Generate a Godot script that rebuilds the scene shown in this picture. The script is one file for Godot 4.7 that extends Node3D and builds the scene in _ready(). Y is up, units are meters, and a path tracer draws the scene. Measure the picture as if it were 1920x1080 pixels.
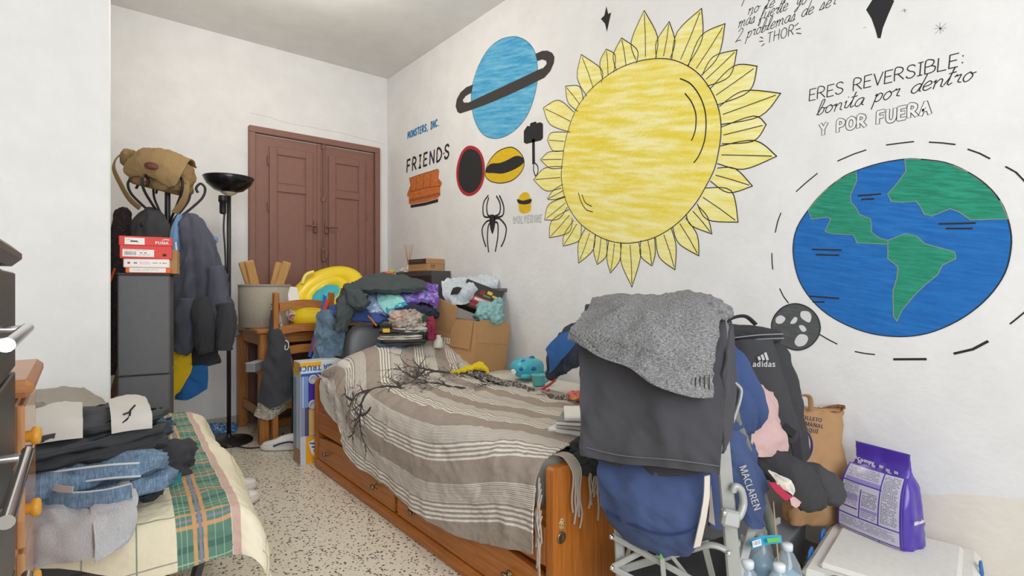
extends Node3D
# A teenager's bedroom with murals. Room axes: x runs along the back wall, z points towards the viewer, metres.
var used := {}
var noises := {}
var M := {}
var wall_r: Node3D

func _ready() -> void:
	set_view()
	make_materials()
	build_shell()
	build_door()
	build_murals()
	build_things()

func set_view() -> void:
	var cam := Camera3D.new(); cam.name = "camera"; add_child(cam)
	cam.position = Vector3(0, 1.05, 0)
	cam.rotation_degrees = Vector3(0, -39.3, 0)
	cam.fov = 56.9
	cam.near = 0.02
	cam.current = true
	var env := Environment.new()
	var sky := Sky.new()
	var ps := ProceduralSkyMaterial.new()
	ps.sky_top_color = Color(0.45, 0.62, 0.85); ps.sky_horizon_color = Color(0.82, 0.88, 0.94)
	ps.ground_bottom_color = Color(0.42, 0.40, 0.37); ps.ground_horizon_color = Color(0.75, 0.76, 0.76)
	ps.sun_angle_max = 0.0
	sky.sky_material = ps
	env.background_mode = Environment.BG_SKY
	env.sky = sky
	env.background_energy_multiplier = 1.0
	env.tonemap_mode = Environment.TONE_MAPPER_LINEAR
	env.tonemap_exposure = 1.26
	env.sdfgi_enabled = true; env.ssao_enabled = true; env.ssil_enabled = true
	var we := WorldEnvironment.new(); we.name = "environment"; we.environment = env; add_child(we)
	# daylight entering through the wide window in the wall behind the viewer
	var al := AreaLight3D.new(); al.name = "window_daylight"; add_child(al)
	al.position = Vector3(-0.1, 1.72, 1.52)
	al.area_size = Vector2(2.3, 1.75)
	al.light_color = Color(0.98, 0.985, 1.0)
	al.light_energy = 7.0
	al.area_range = 12.0
	al.shadow_enabled = true

# ---------- small tools ----------
func numbered(s: String) -> String:
	if not used.has(s):
		used[s] = 0
		return s
	used[s] += 1
	return "%s_%03d" % [s, used[s]]

func thing(called: String, label: String, category: String, at := Vector3.ZERO, turn := 0.0, group := "") -> Node3D:
	var o := Node3D.new(); o.name = numbered(called); add_child(o)
	o.position = at; o.rotation_degrees.y = turn
	o.set_meta("label", label); o.set_meta("category", category)
	if group != "": o.set_meta("group", group)
	return o

func mb() -> SurfaceTool:
	var st := SurfaceTool.new(); st.begin(Mesh.PRIMITIVE_TRIANGLES)
	return st

func part(called: String, st: SurfaceTool, m: Material, parent: Node = null) -> MeshInstance3D:
	st.generate_normals()
	var o := MeshInstance3D.new(); o.mesh = st.commit(); o.material_override = m
	if parent == null:
		o.name = numbered(called); add_child(o)
	else:
		o.name = called; parent.add_child(o, true)
	return o

func solo(called: String, st: SurfaceTool, m: Material, label: String, category: String, group := "") -> MeshInstance3D:
	var o := part(called, st, m)
	o.set_meta("label", label); o.set_meta("category", category)
	if group != "": o.set_meta("group", group)
	return o

func struct(called: String, st: SurfaceTool, m: Material) -> MeshInstance3D:
	var o := part(called, st, m)
	o.set_meta("kind", "structure")
	return o

func tri(st: SurfaceTool, a: Vector3, b: Vector3, c: Vector3, out: Vector3) -> void:
	if (b - a).cross(c - a).dot(out) > 0.0:
		var t := b; b = c; c = t
	for p in [a, b, c]:
		st.set_uv(Vector2(p.x + p.z, p.y)); st.add_vertex(p)

func quad(st: SurfaceTool, a: Vector3, b: Vector3, c: Vector3, d: Vector3, out: Vector3) -> void:
	tri(st, a, b, c, out); tri(st, a, c, d, out)

func uquad(st: SurfaceTool, p: Array, u: Array) -> void:
	for i in [0, 1, 2, 0, 2, 3]:
		st.set_uv(u[i]); st.add_vertex(p[i])

# chamfered box
func box(st: SurfaceTool, c: Vector3, s: Vector3, bev := 0.004, xf := Transform3D()) -> void:
	st.set_smooth_group(-1)
	var hx := s * 0.5
	bev = minf(bev, minf(hx.x, minf(hx.y, hx.z)) * 0.9)
	var P := {}
	for sx in [-1, 1]:
		for sy in [-1, 1]:
			for sz in [-1, 1]:
				var k := Vector3(sx, sy, sz)
				for ax in 3:
					var p := hx - Vector3.ONE * bev
					p[ax] = hx[ax]
					P[[k, ax]] = xf * (c + p * k)
	for ax in 3:
		var i := (ax + 1) % 3
		var j := (ax + 2) % 3
		for s1 in [-1, 1]:
			var n := Vector3.ZERO; n[ax] = s1
			var ks := []
			for e in [[-1, -1], [1, -1], [1, 1], [-1, 1]]:
				var k := Vector3.ZERO; k[ax] = s1; k[i] = e[0]; k[j] = e[1]; ks.append(k)
			quad(st, P[[ks[0], ax]], P[[ks[1], ax]], P[[ks[2], ax]], P[[ks[3], ax]], xf.basis * n)
			if bev > 0.0005:
				for s2 in [-1, 1]:
					var k0 := Vector3.ZERO; k0[ax] = -1; k0[i] = s1; k0[j] = s2
					var k1 := k0; k1[ax] = 1
					var nn := Vector3.ZERO; nn[i] = s1; nn[j] = s2
					quad(st, P[[k0, i]], P[[k0, j]], P[[k1, j]], P[[k1, i]], xf.basis * nn)
	if bev > 0.0005:
		for sx in [-1, 1]:
			for sy in [-1, 1]:
				for sz in [-1, 1]:
					var k := Vector3(sx, sy, sz)
					tri(st, P[[k, 0]], P[[k, 1]], P[[k, 2]], xf.basis * k)

func bx(called: String, c: Vector3, s: Vector3, m: Material, parent: Node, bev := 0.004, xf := Transform3D()) -> MeshInstance3D:
	var st := mb(); box(st, c, s, bev, xf)
	return part(called, st, m, parent)

# bar with a rectangular section between two points
func bar(st: SurfaceTool, a: Vector3, b: Vector3, w: float, d: float, bev := 0.002, up := Vector3.UP) -> void:
	var y := (b - a).normalized()
	if absf(y.dot(up)) > 0.97: up = Vector3(1, 0, 0)
	var x := up.cross(y).normalized()
	var z := x.cross(y)
	box(st, Vector3.ZERO, Vector3(w, a.distance_to(b), d), bev, Transform3D(Basis(x, y, z), (a + b) * 0.5))

func crom(a, b, c, d, t: float):
	return 0.5 * (2.0 * b + (c - a) * t + (2.0 * a - 5.0 * b + 4.0 * c - d) * t * t + (3.0 * b - a - 3.0 * c + d) * t * t * t)

func smooth_line(p: Array, n: int, closed := false) -> Array:
	var out := []
	var k := p.size()
	var m := k if closed else k - 1
	for i in m:
		for j in n:
			var t := float(j) / n
			if closed: out.append(crom(p[(i - 1 + k) % k], p[i], p[(i + 1) % k], p[(i + 2) % k], t))
			else: out.append(crom(p[maxi(i - 1, 0)], p[i], p[i + 1], p[mini(i + 2, k - 1)], t))
	if not closed: out.append(p[k - 1])
	return out

func tube(st: SurfaceTool, pts: Array, r, seg := 8, sq := 1.0) -> void:
	st.set_smooth_group(0)
	var n := pts.size()
	var up := Vector3.UP
	var rings := []
	for i in n:
		var t: Vector3 = (pts[mini(i + 1, n - 1)] - pts[maxi(i - 1, 0)]).normalized()
		if absf(t.dot(up)) > 0.95: up = Vector3(0.3, 0, 1).normalized()
		var x := up.cross(t).normalized()
		up = t.cross(x).normalized()
		var rr: float = r[i] if r is Array else r
		var ring := []
		for k in seg:
			var a := TAU * k / seg
			ring.append(pts[i] + x * cos(a) * rr + up * sin(a) * rr * sq)
		rings.append(ring)
	for i in n - 1:
		for k in seg:
			var k2 := (k + 1) % seg
			var o: Vector3 = rings[i][k] + rings[i + 1][k2] - pts[i] - pts[i + 1]
			quad(st, rings[i][k], rings[i][k2], rings[i + 1][k2], rings[i + 1][k], o)
	st.set_smooth_group(-1)
	for e in [0, n - 1]:
		var o: Vector3 = (pts[0] - pts[1]) if e == 0 else (pts[n - 1] - pts[n - 2])
		for k in seg:
			tri(st, pts[e], rings[e][k], rings[e][(k + 1) % seg], o)

func lathe(st: SurfaceTool, prof: Array, seg := 24, xf := Transform3D(), smooth := true) -> void:
	st.set_smooth_group(0 if smooth else -1)
	for i in prof.size() - 1:
		var a: Vector2 = prof[i]
		var b: Vector2 = prof[i + 1]
		var nrm := Vector2(b.y - a.y, a.x - b.x)
		for k in seg:
			var t0 := TAU * k / seg
			var t1 := TAU * (k + 1) / seg
			if k == seg - 1: t1 = 0.0
			var p := [Vector3(cos(t0) * a.x, a.y, sin(t0) * a.x), Vector3(cos(t1) * a.x, a.y, sin(t1) * a.x), Vector3(cos(t1) * b.x, b.y, sin(t1) * b.x), Vector3(cos(t0) * b.x, b.y, sin(t0) * b.x)]
			var tm := (t0 + TAU * (k + 1) / seg) * 0.5
			var o := Vector3(cos(tm) * nrm.x, nrm.y, sin(tm) * nrm.x)
			var us := [Vector2(float(k) / seg, a.y), Vector2(float(k + 1) / seg, a.y), Vector2(float(k + 1) / seg, b.y), Vector2(float(k) / seg, b.y)]
			var idx := [0, 1, 2, 0, 2, 3]
			if (p[1] - p[0]).cross(p[2] - p[0]).dot(o) + (p[2] - p[0]).cross(p[3] - p[0]).dot(o) > 0.0: idx = [0, 2, 1, 0, 3, 2]
			for q in idx:
				st.set_uv(us[q]); st.add_vertex(xf * p[q])

func v2(a: Array) -> PackedVector2Array:
	var o := PackedVector2Array()
	for i in range(0, a.size() - 1, 2): o.append(Vector2(a[i], a[i + 1]))
	return o

# flat polygon extruded along its local z (0..depth), thin edges chamfered on the far face
func prism(st: SurfaceTool, poly: PackedVector2Array, depth: float, xf := Transform3D(), z0 := 0.0) -> void:
	st.set_smooth_group(-1)
	var id := Geometry2D.triangulate_polygon(poly)
	var nz := xf.basis.z
	for i in range(0, id.size(), 3):
		for e in [[z0 + depth, 1.0], [z0, -1.0]]:
			var p := []
			for k in 3:
				var q: Vector2 = poly[id[i + k]]
				p.append(xf * Vector3(q.x, q.y, e[0]))
			tri(st, p[0], p[1], p[2], nz * e[1])
	var cw := Geometry2D.is_polygon_clockwise(poly)
	var n := poly.size()
	for i in n:
		var a := poly[i]
		var b := poly[(i + 1) % n]
		var o2 := Vector2(b.y - a.y, a.x - b.x)
		if cw: o2 = -o2
		quad(st, xf * Vector3(a.x, a.y, z0), xf * Vector3(b.x, b.y, z0), xf * Vector3(b.x, b.y, z0 + depth), xf * Vector3(a.x, a.y, z0 + depth), xf.basis * Vector3(o2.x, o2.y, 0))

func noise(seed_: int, freq: float, ridged := false) -> FastNoiseLite:
	var k := [seed_, freq, ridged]
	if not noises.has(k):
		var n := FastNoiseLite.new(); n.seed = seed_; n.frequency = freq
		n.noise_type = FastNoiseLite.TYPE_SIMPLEX_SMOOTH
		n.fractal_type = FastNoiseLite.FRACTAL_RIDGED if ridged else FastNoiseLite.FRACTAL_FBM
		n.fractal_octaves = 2 if ridged else 3
		n.domain_warp_enabled = ridged
		n.domain_warp_amplitude = 0.6 / freq; n.domain_warp_frequency = freq * 0.6
		noises[k] = n
	return noises[k]

# cloth: a smooth sheet through a grid of points, with folds, given a real thickness; uv in metres of cloth
func sheet(st: SurfaceTool, g: Array, nu: int, nv: int, amp := 0.006, freq := 6.0, seed_ := 1, thick := 0.004, stretch := Vector3.ONE) -> void:
	var rows := []
	for r in g: rows.append(smooth_line(r, nu))
	var w: int = rows[0].size()
	var cols := []
	for i in w:
		var c := []
		for r in rows: c.append(r[i])
		cols.append(smooth_line(c, nv))
	var hgt: int = cols[0].size()
	var nz := noise(seed_, freq, true)
	var fz := noise(seed_ + 7, freq * 3.0)
	var nor := []
	for i in w:
		var cn := []
		for j in hgt:
			var du: Vector3 = cols[mini(i + 1, w - 1)][j] - cols[maxi(i - 1, 0)][j]
			var dv: Vector3 = cols[i][mini(j + 1, hgt - 1)] - cols[i][maxi(j - 1, 0)]
			cn.append(du.cross(dv).normalized())
		nor.append(cn)
	var top := []
	var bot := []
	for i in w:
		var a := []
		var b := []
		for j in hgt:
			var p: Vector3 = cols[i][j]
			var q := p * stretch
			var dd := (-nz.get_noise_3dv(q) * 0.6 + fz.get_noise_3dv(q) * 0.4) * amp
			a.append(p + nor[i][j] * dd)
			b.append(p + nor[i][j] * (dd - thick))
		top.append(a); bot.append(b)
	# cloth coordinates by length along the middle lines
	var uu := [0.0]
	var jm := hgt >> 1
	for i in range(1, w): uu.append(uu[i - 1] + cols[i][jm].distance_to(cols[i - 1][jm]))
	var vv := []
	for i in w:
		var c := [0.0]
		for j in range(1, hgt): c.append(c[j - 1] + cols[i][j].distance_to(cols[i][j - 1]))
		vv.append(c)
	st.set_smooth_group(0)
	for i in w - 1:
		for j in hgt - 1:
			var ids := [[i, j], [i + 1, j], [i + 1, j + 1], [i, j + 1]]
			var us := []
			var tp := []
			var bp := []
			for e in ids:
				us.append(Vector2(uu[e[0]], vv[e[0]][e[1]])); tp.append(top[e[0]][e[1]]); bp.append(bot[e[0]][e[1]])
			uquad(st, [tp[0], tp[3], tp[2], tp[1]], [us[0], us[3], us[2], us[1]])
			uquad(st, bp, us)
	st.set_smooth_group(1)
	for i in w - 1:
		for j in [0, hgt - 1]:
			var u := [Vector2(uu[i], vv[i][j]), Vector2(uu[i + 1], vv[i + 1][j])]
			if j == 0: uquad(st, [top[i][j], top[i + 1][j], bot[i + 1][j], bot[i][j]], [u[0], u[1], u[1], u[0]])
			else: uquad(st, [top[i][j], bot[i][j], bot[i + 1][j], top[i + 1][j]], [u[0], u[0], u[1], u[1]])
	for j in hgt - 1:
		for i in [0, w - 1]:
			var u := [Vector2(uu[i], vv[i][j]), Vector2(uu[i], vv[i][j + 1])]
			if i == 0: uquad(st, [top[i][j], bot[i][j], bot[i][j + 1], top[i][j + 1]], [u[0], u[0], u[1], u[1]])
			else: uquad(st, [top[i][j], top[i][j + 1], bot[i][j + 1], bot[i][j]], [u[0], u[1], u[1], u[0]])

# loft: rounded sections [centre, half width, half depth] along a path; right = direction of the width
func loft(st: SurfaceTool, secs: Array, right := Vector3(1, 0, 0), seg := 24, sub := 5, e := 2.0, folds := 0, fold_amp := 0.0, amp := 0.0, freq := 6.0, seed_ := 1, grow := true) -> void:
	var cs := []; var ws := []; var ds := []
	for s in secs: cs.append(s[0]); ws.append(Vector2(s[1], s[2]))
	cs = smooth_line(cs, sub); ws = smooth_line(ws, sub)
	var n := cs.size()
	var nz := noise(seed_, freq, true)
	var rings := []
	var lens := [0.0]
	for i in n:
		var t: Vector3 = (cs[mini(i + 1, n - 1)] - cs[maxi(i - 1, 0)]).normalized()
		var z := t.cross(right).normalized()
		var x := z.cross(t).normalized()
		if i > 0: lens.append(lens[i - 1] + cs[i].distance_to(cs[i - 1]))
		var g := float(i) / (n - 1) if grow else 1.0
		var ring := []
		for k in seg:
			var a := TAU * k / seg
			var ca := cos(a); var sa := sin(a)
			var rr := pow(pow(absf(ca), e) + pow(absf(sa), e), -1.0 / e)
			rr *= 1.0 + fold_amp * g * sin(folds * a + seed_ * 1.7 + 0.8 * sin(i * 0.13 + seed_))
			var p: Vector3 = cs[i] + x * ca * rr * maxf(ws[i].x, 0.001) + z * sa * rr * maxf(ws[i].y, 0.001)
			if amp > 0.0: p += (p - cs[i]).normalized() * -nz.get_noise_3dv(p * Vector3(1, 0.6, 1)) * amp
			ring.append(p)
		rings.append(ring)
	st.set_smooth_group(0)
	for i in n - 1:
		for k in seg:
			var k2 := (k + 1) % seg
			var o: Vector3 = rings[i][k] + rings[i + 1][k2] - cs[i] - cs[i + 1]
			var pq := [rings[i][k], rings[i][k2], rings[i + 1][k2], rings[i + 1][k]]
			var per: float = maxf(ws[i].x, ws[i].y) * 5.0
			var uq := [Vector2(per * k / seg, lens[i]), Vector2(per * (k + 1) / seg, lens[i]), Vector2(per * (k + 1) / seg, lens[i + 1]), Vector2(per * k / seg, lens[i + 1])]
			if (pq[1] - pq[0]).cross(pq[2] - pq[0]).dot(o) > 0.0: uquad(st, [pq[0], pq[3], pq[2], pq[1]], [uq[0], uq[3], uq[2], uq[1]])
			else: uquad(st, pq, uq)
	for e2 in [0, n - 1]:
		var o: Vector3 = (cs[0] - cs[1]) if e2 == 0 else (cs[n - 1] - cs[n - 2])
		for k in seg: tri(st, cs[e2], rings[e2][k], rings[e2][(k + 1) % seg], o)

# crumpled lump (cloth, stuffed bags): rounded box of half size r with ridged folds
func lump(st: SurfaceTool, c: Vector3, r: Vector3, e := 2.6, amp := 0.02, freq := 7.0, seed_ := 1, basis := Basis(), sub := 14, flat := 0.75) -> void:
	st.set_smooth_group(0)
	var nz := noise(seed_, freq, true)
	var fz := noise(seed_ + 3, freq * 2.7)
	for ax in 3:
		for s in [-1.0, 1.0]:
			var g := []
			for i in sub + 1:
				var row := []
				for j in sub + 1:
					var d := Vector3.ZERO
					d[ax] = s; d[(ax + 1) % 3] = tan((2.0 * i / sub - 1.0) * PI / 4.0); d[(ax + 2) % 3] = tan((2.0 * j / sub - 1.0) * PI / 4.0)
					d = d.normalized()
					var rr := pow(pow(absf(d.x), e) + pow(absf(d.y), e) + pow(absf(d.z), e), -1.0 / e)
					var p := d * rr * r
					if p.y < -r.y * flat: p.y = -r.y * flat
					var q := p + c
					var k := (-nz.get_noise_3dv(q) * 0.7 + fz.get_noise_3dv(q) * 0.5) * amp
					if p.y <= -r.y * flat + 0.001: k = 0.0
					row.append(basis * (p + d * k) + c)
				g.append(row)
			for i in sub:
				for j in sub:
					var o: Vector3 = g[i][j] + g[i + 1][j + 1] - 2.0 * c
					quad(st, g[i][j], g[i + 1][j], g[i + 1][j + 1], g[i][j + 1], o)

# folded garment: stacked rounded layers, each a little different, on its base point
func folded(st: SurfaceTool, base: Vector3, size: Vector3, turn: float, layers := 3, seed_ := 1, amp := 0.008) -> void:
	var b := Basis(Vector3.UP, deg_to_rad(turn))
	var rng := RandomNumberGenerator.new(); rng.seed = seed_
	var t := size.y / layers
	for i in layers:
		var off := b * Vector3(rng.randf_range(-1, 1) * size.x * 0.02, 0, rng.randf_range(-1, 1) * size.z * 0.02)
		var r := Vector3(size.x * 0.5 * rng.randf_range(0.93, 1.0), t * 0.62, size.z * 0.5 * rng.randf_range(0.95, 1.0))
		lump(st, base + off + Vector3(0, t * (i + 0.5), 0), r, 4.2, amp, 5.0, seed_ + i * 5, b, 12, 0.95)

func colour(h: String) -> Color: return Color(h)

func mat(c: Color, rough := 0.8, tex: Texture2D = null, scale := 1.0, nrm: Texture2D = null, nstr := 0.5, metal := 0.0) -> StandardMaterial3D:
	var m := StandardMaterial3D.new()
	m.albedo_color = c; m.roughness = rough; m.metallic = metal
	if tex: m.albedo_texture = tex
	if nrm: m.normal_enabled = true; m.normal_texture = nrm; m.normal_scale = nstr
	if tex or nrm: m.uv1_triplanar = true; m.uv1_scale = Vector3.ONE * scale
	m.cull_mode = BaseMaterial3D.CULL_DISABLED
	return m

func uvm(m: StandardMaterial3D) -> StandardMaterial3D:
	m.uv1_triplanar = false
	return m

func image_tex(w: int, h: int, f: Callable) -> ImageTexture:
	var b := PackedByteArray(); b.resize(w * h * 3)
	for y in h:
		for x in w:
			var c: Color = f.call(x, y)
			var i := (y * w + x) * 3
			b[i] = int(clampf(c.r, 0, 1) * 255); b[i + 1] = int(clampf(c.g, 0, 1) * 255); b[i + 2] = int(clampf(c.b, 0, 1) * 255)
	return ImageTexture.create_from_image(Image.create_from_data(w, h, false, Image.FORMAT_RGB8, b))

func noise_tex(freq: float, lo: float, hi: float, size := 512, normal := false, seed_ := 3, bump := 2.0) -> NoiseTexture2D:
	var n := FastNoiseLite.new(); n.seed = seed_; n.frequency = freq; n.noise_type = FastNoiseLite.TYPE_SIMPLEX_SMOOTH
	n.fractal_octaves = 4
	var t := NoiseTexture2D.new(); t.width = size; t.height = size; t.seamless = true; t.noise = n
	if normal: t.as_normal_map = true; t.bump_strength = bump
	else:
		var g := Gradient.new(); g.set_color(0, Color(lo, lo, lo)); g.set_color(1, Color(hi, hi, hi))
		t.color_ramp = g
	return t

# ---------- materials ----------
func make_materials() -> void:
	var T := {}
	T.plaster = noise_tex(0.06, 0, 1, 512, true, 5, 1.5)
	T.soft = noise_tex(0.012, 0.965, 1.0, 512, false, 9)
	T.mottle = noise_tex(0.05, 0.72, 1.0, 512, false, 12)
	T.clothn = noise_tex(0.09, 0, 1, 512, true, 8, 3.0)
	var rng := RandomNumberGenerator.new(); rng.seed = 4
	T.weave = image_tex(128, 128, func(x, y):
		var k := 0.86 + 0.10 * (1.0 if (x / 2 + y / 2) % 2 == 0 else 0.0) + rng.randf() * 0.06
		return Color(k, k, k))
	var hn := FastNoiseLite.new(); hn.seed = 2; hn.frequency = 0.05
	T.heather = image_tex(256, 256, func(x, y):
		var k := 0.78 + 0.55 * hn.get_noise_2d(x * 1.2, y * 9.0) + rng.randf() * 0.14
		return Color(k, k, k))
	T.denim = image_tex(256, 256, func(x, y):
		var k := 0.76 + 0.30 * hn.get_noise_2d(x * 6.0, y * 0.7) + 0.10 * rng.randf() + 0.2 * hn.get_noise_2d(x * 0.6 + 900, y * 0.6)
		return Color(k * 0.97, k, k))
	var wn := FastNoiseLite.new(); wn.seed = 21; wn.frequency = 0.02; wn.fractal_octaves = 4
	var wood := func(x, y):
		var g := wn.get_noise_2d(x * 0.25, y * 5.0) * 0.55 + wn.get_noise_2d(x * 0.5 + 500, y * 22.0) * 0.25
		var k := 0.88 + 0.22 * g
		return Color(k, k * (0.97 + 0.06 * g), k * (0.94 + 0.1 * g))
	T.wood_u = image_tex(512, 512, wood)
	T.wood_v = image_tex(512, 512, func(x, y): return wood.call(y, x))
	T.wool = noise_tex(0.25, 0.7, 1.0, 256, false, 31)
	# crayon and brush strokes, running slightly uphill
	T.strokes = image_tex(512, 512, func(x, y):
		var a := 0.0
		for q in [[0, 0], [512, 0], [0, 512], [512, 512]]:
			var s: float = (x - q[0]) * 0.97 - (y - q[1]) * 0.2
			var c: float = (y - q[1]) * 0.97 + (x - q[0]) * 0.2
			var wq: float = (1.0 - absf(x - q[0]) / 512.0) * (1.0 - absf(y - q[1]) / 512.0)
			a += 1.4 * wq * (hn.get_noise_2d(s * 0.15, c * 1.6) + 0.5 * hn.get_noise_2d(s * 0.5 + 300, c * 5.0))
		var k := clampf(0.5 + 0.8 * a, 0, 1)
		return Color(k, k, k))
	T.terrazzo = terrazzo()
	T.melange = image_tex(256, 256, func(x, y):
		var k := 0.62 + 0.75 * hn.get_noise_2d(x * 3.0, y * 11.0) + rng.randf() * 0.3 + 0.25 * hn.get_noise_2d(x * 12.0 + 70, y * 2.0)
		return Color(k, k, k))
	M.T = T
	M.wall = mat(Color(0.92, 0.92, 0.915), 0.9, T.soft, 0.7, T.plaster, 0.25)
	M.ceiling = mat(Color(0.92, 0.92, 0.91), 0.95, T.soft, 0.6, T.plaster, 0.1)
	M.floor = mat(Color.WHITE, 0.32, T.terrazzo, 1.0); M.floor.uv1_world_triplanar = true
	M.base = mat(Color(0.82, 0.80, 0.76), 0.6, T.mottle, 3.0)
	M.door = mat(Color("8a6255"), 0.5, T.soft, 2.0, T.plaster, 0.12)
	M.doormetal = mat(Color("7d5a4e"), 0.4)
	M.ink = mat(Color("2f2f30"), 0.9, T.mottle, 9.0)
	M.pencil = mat(Color("b9babb"), 0.9)
	M.bed_wood = mat(Color("c5782e"), 0.38, T.wood_u, 1.3)
	M.bed_wood_v = mat(Color("c5782e"), 0.38, T.wood_v, 1.3)
	M.pine_v = mat(Color("c98640"), 0.45, T.wood_v, 2.0)
	M.pine_u = mat(Color("c98640"), 0.45, T.wood_u, 2.0)
	M.pale_wood = mat(Color("dcae6c"), 0.6, T.wood_v, 3.0)
	M.brass = mat(Color("8a7658"), 0.35, null, 1, null, 0, 0.9)
	M.chrome = mat(Color("d8d8da"), 0.16, null, 1, null, 0, 1.0)
	M.black_metal = mat(Color("2a2a2c"), 0.35, null, 1, null, 0, 0.3)
	M.black_box = mat(Color("5e5e60"), 0.55, T.soft, 4.0, T.clothn, 0.12)
	M.card = mat(Color("b88e60"), 0.85, T.soft, 3.0, T.plaster, 0.1)
	M.card_dark = mat(Color("8f6a45"), 0.85, T.mottle, 4.0)
	M.white = mat(Color("ecebe6"), 0.6)
	M.white_cloth = cloth("e9e5da")
	M.grey_metal = mat(Color("a9aba6"), 0.45, T.soft, 8.0, null, 0.5, 0.25)

func cloth(hex: String, kind := "weave", sc := 18.0, nrm := 0.35) -> StandardMaterial3D:
	var m := mat(Color(hex), 0.92, M.T[kind], sc, M.T.clothn, nrm)
	return m

func terrazzo() -> ImageTexture:
	var S := 1024
	var im := Image.create(S, S, false, Image.FORMAT_RGB8)
	im.fill(Color("e8dfca"))
	var rng := RandomNumberGenerator.new(); rng.seed = 77
	var cols := [Color("3a332d"), Color("4b4239"), Color("2b2724"), Color("6a5d4f"), Color("8d8171"), Color("5a4f43"), Color("c9b999"), Color("efe8d8"), Color("463d35")]
	for i in 6800:
		var c: Color = cols[rng.randi() % cols.size()]
		var x := rng.randi() % S
		var y := rng.randi() % S
		var big := rng.randf()
		var r := 1.2 + 5.0 * big * big * big
		if i < 1500: r = rng.randf_range(3.2, 6.5); c = cols[rng.randi() % 6]
		var ang := rng.randf() * PI
		var ex := rng.randf_range(1.0, 1.9)
		var n := int(ceil(r * ex))
		for dy in range(-n, n + 1):
			for dx in range(-n, n + 1):
				var p := Vector2(dx, dy).rotated(ang)
				if absf(p.x) / ex + absf(p.y) * 1.1 + 0.25 * absf(p.x - p.y) <= r:
					im.set_pixel(posmod(x + dx, S), posmod(y + dy, S), c)
	return ImageTexture.create_from_image(im)

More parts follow.
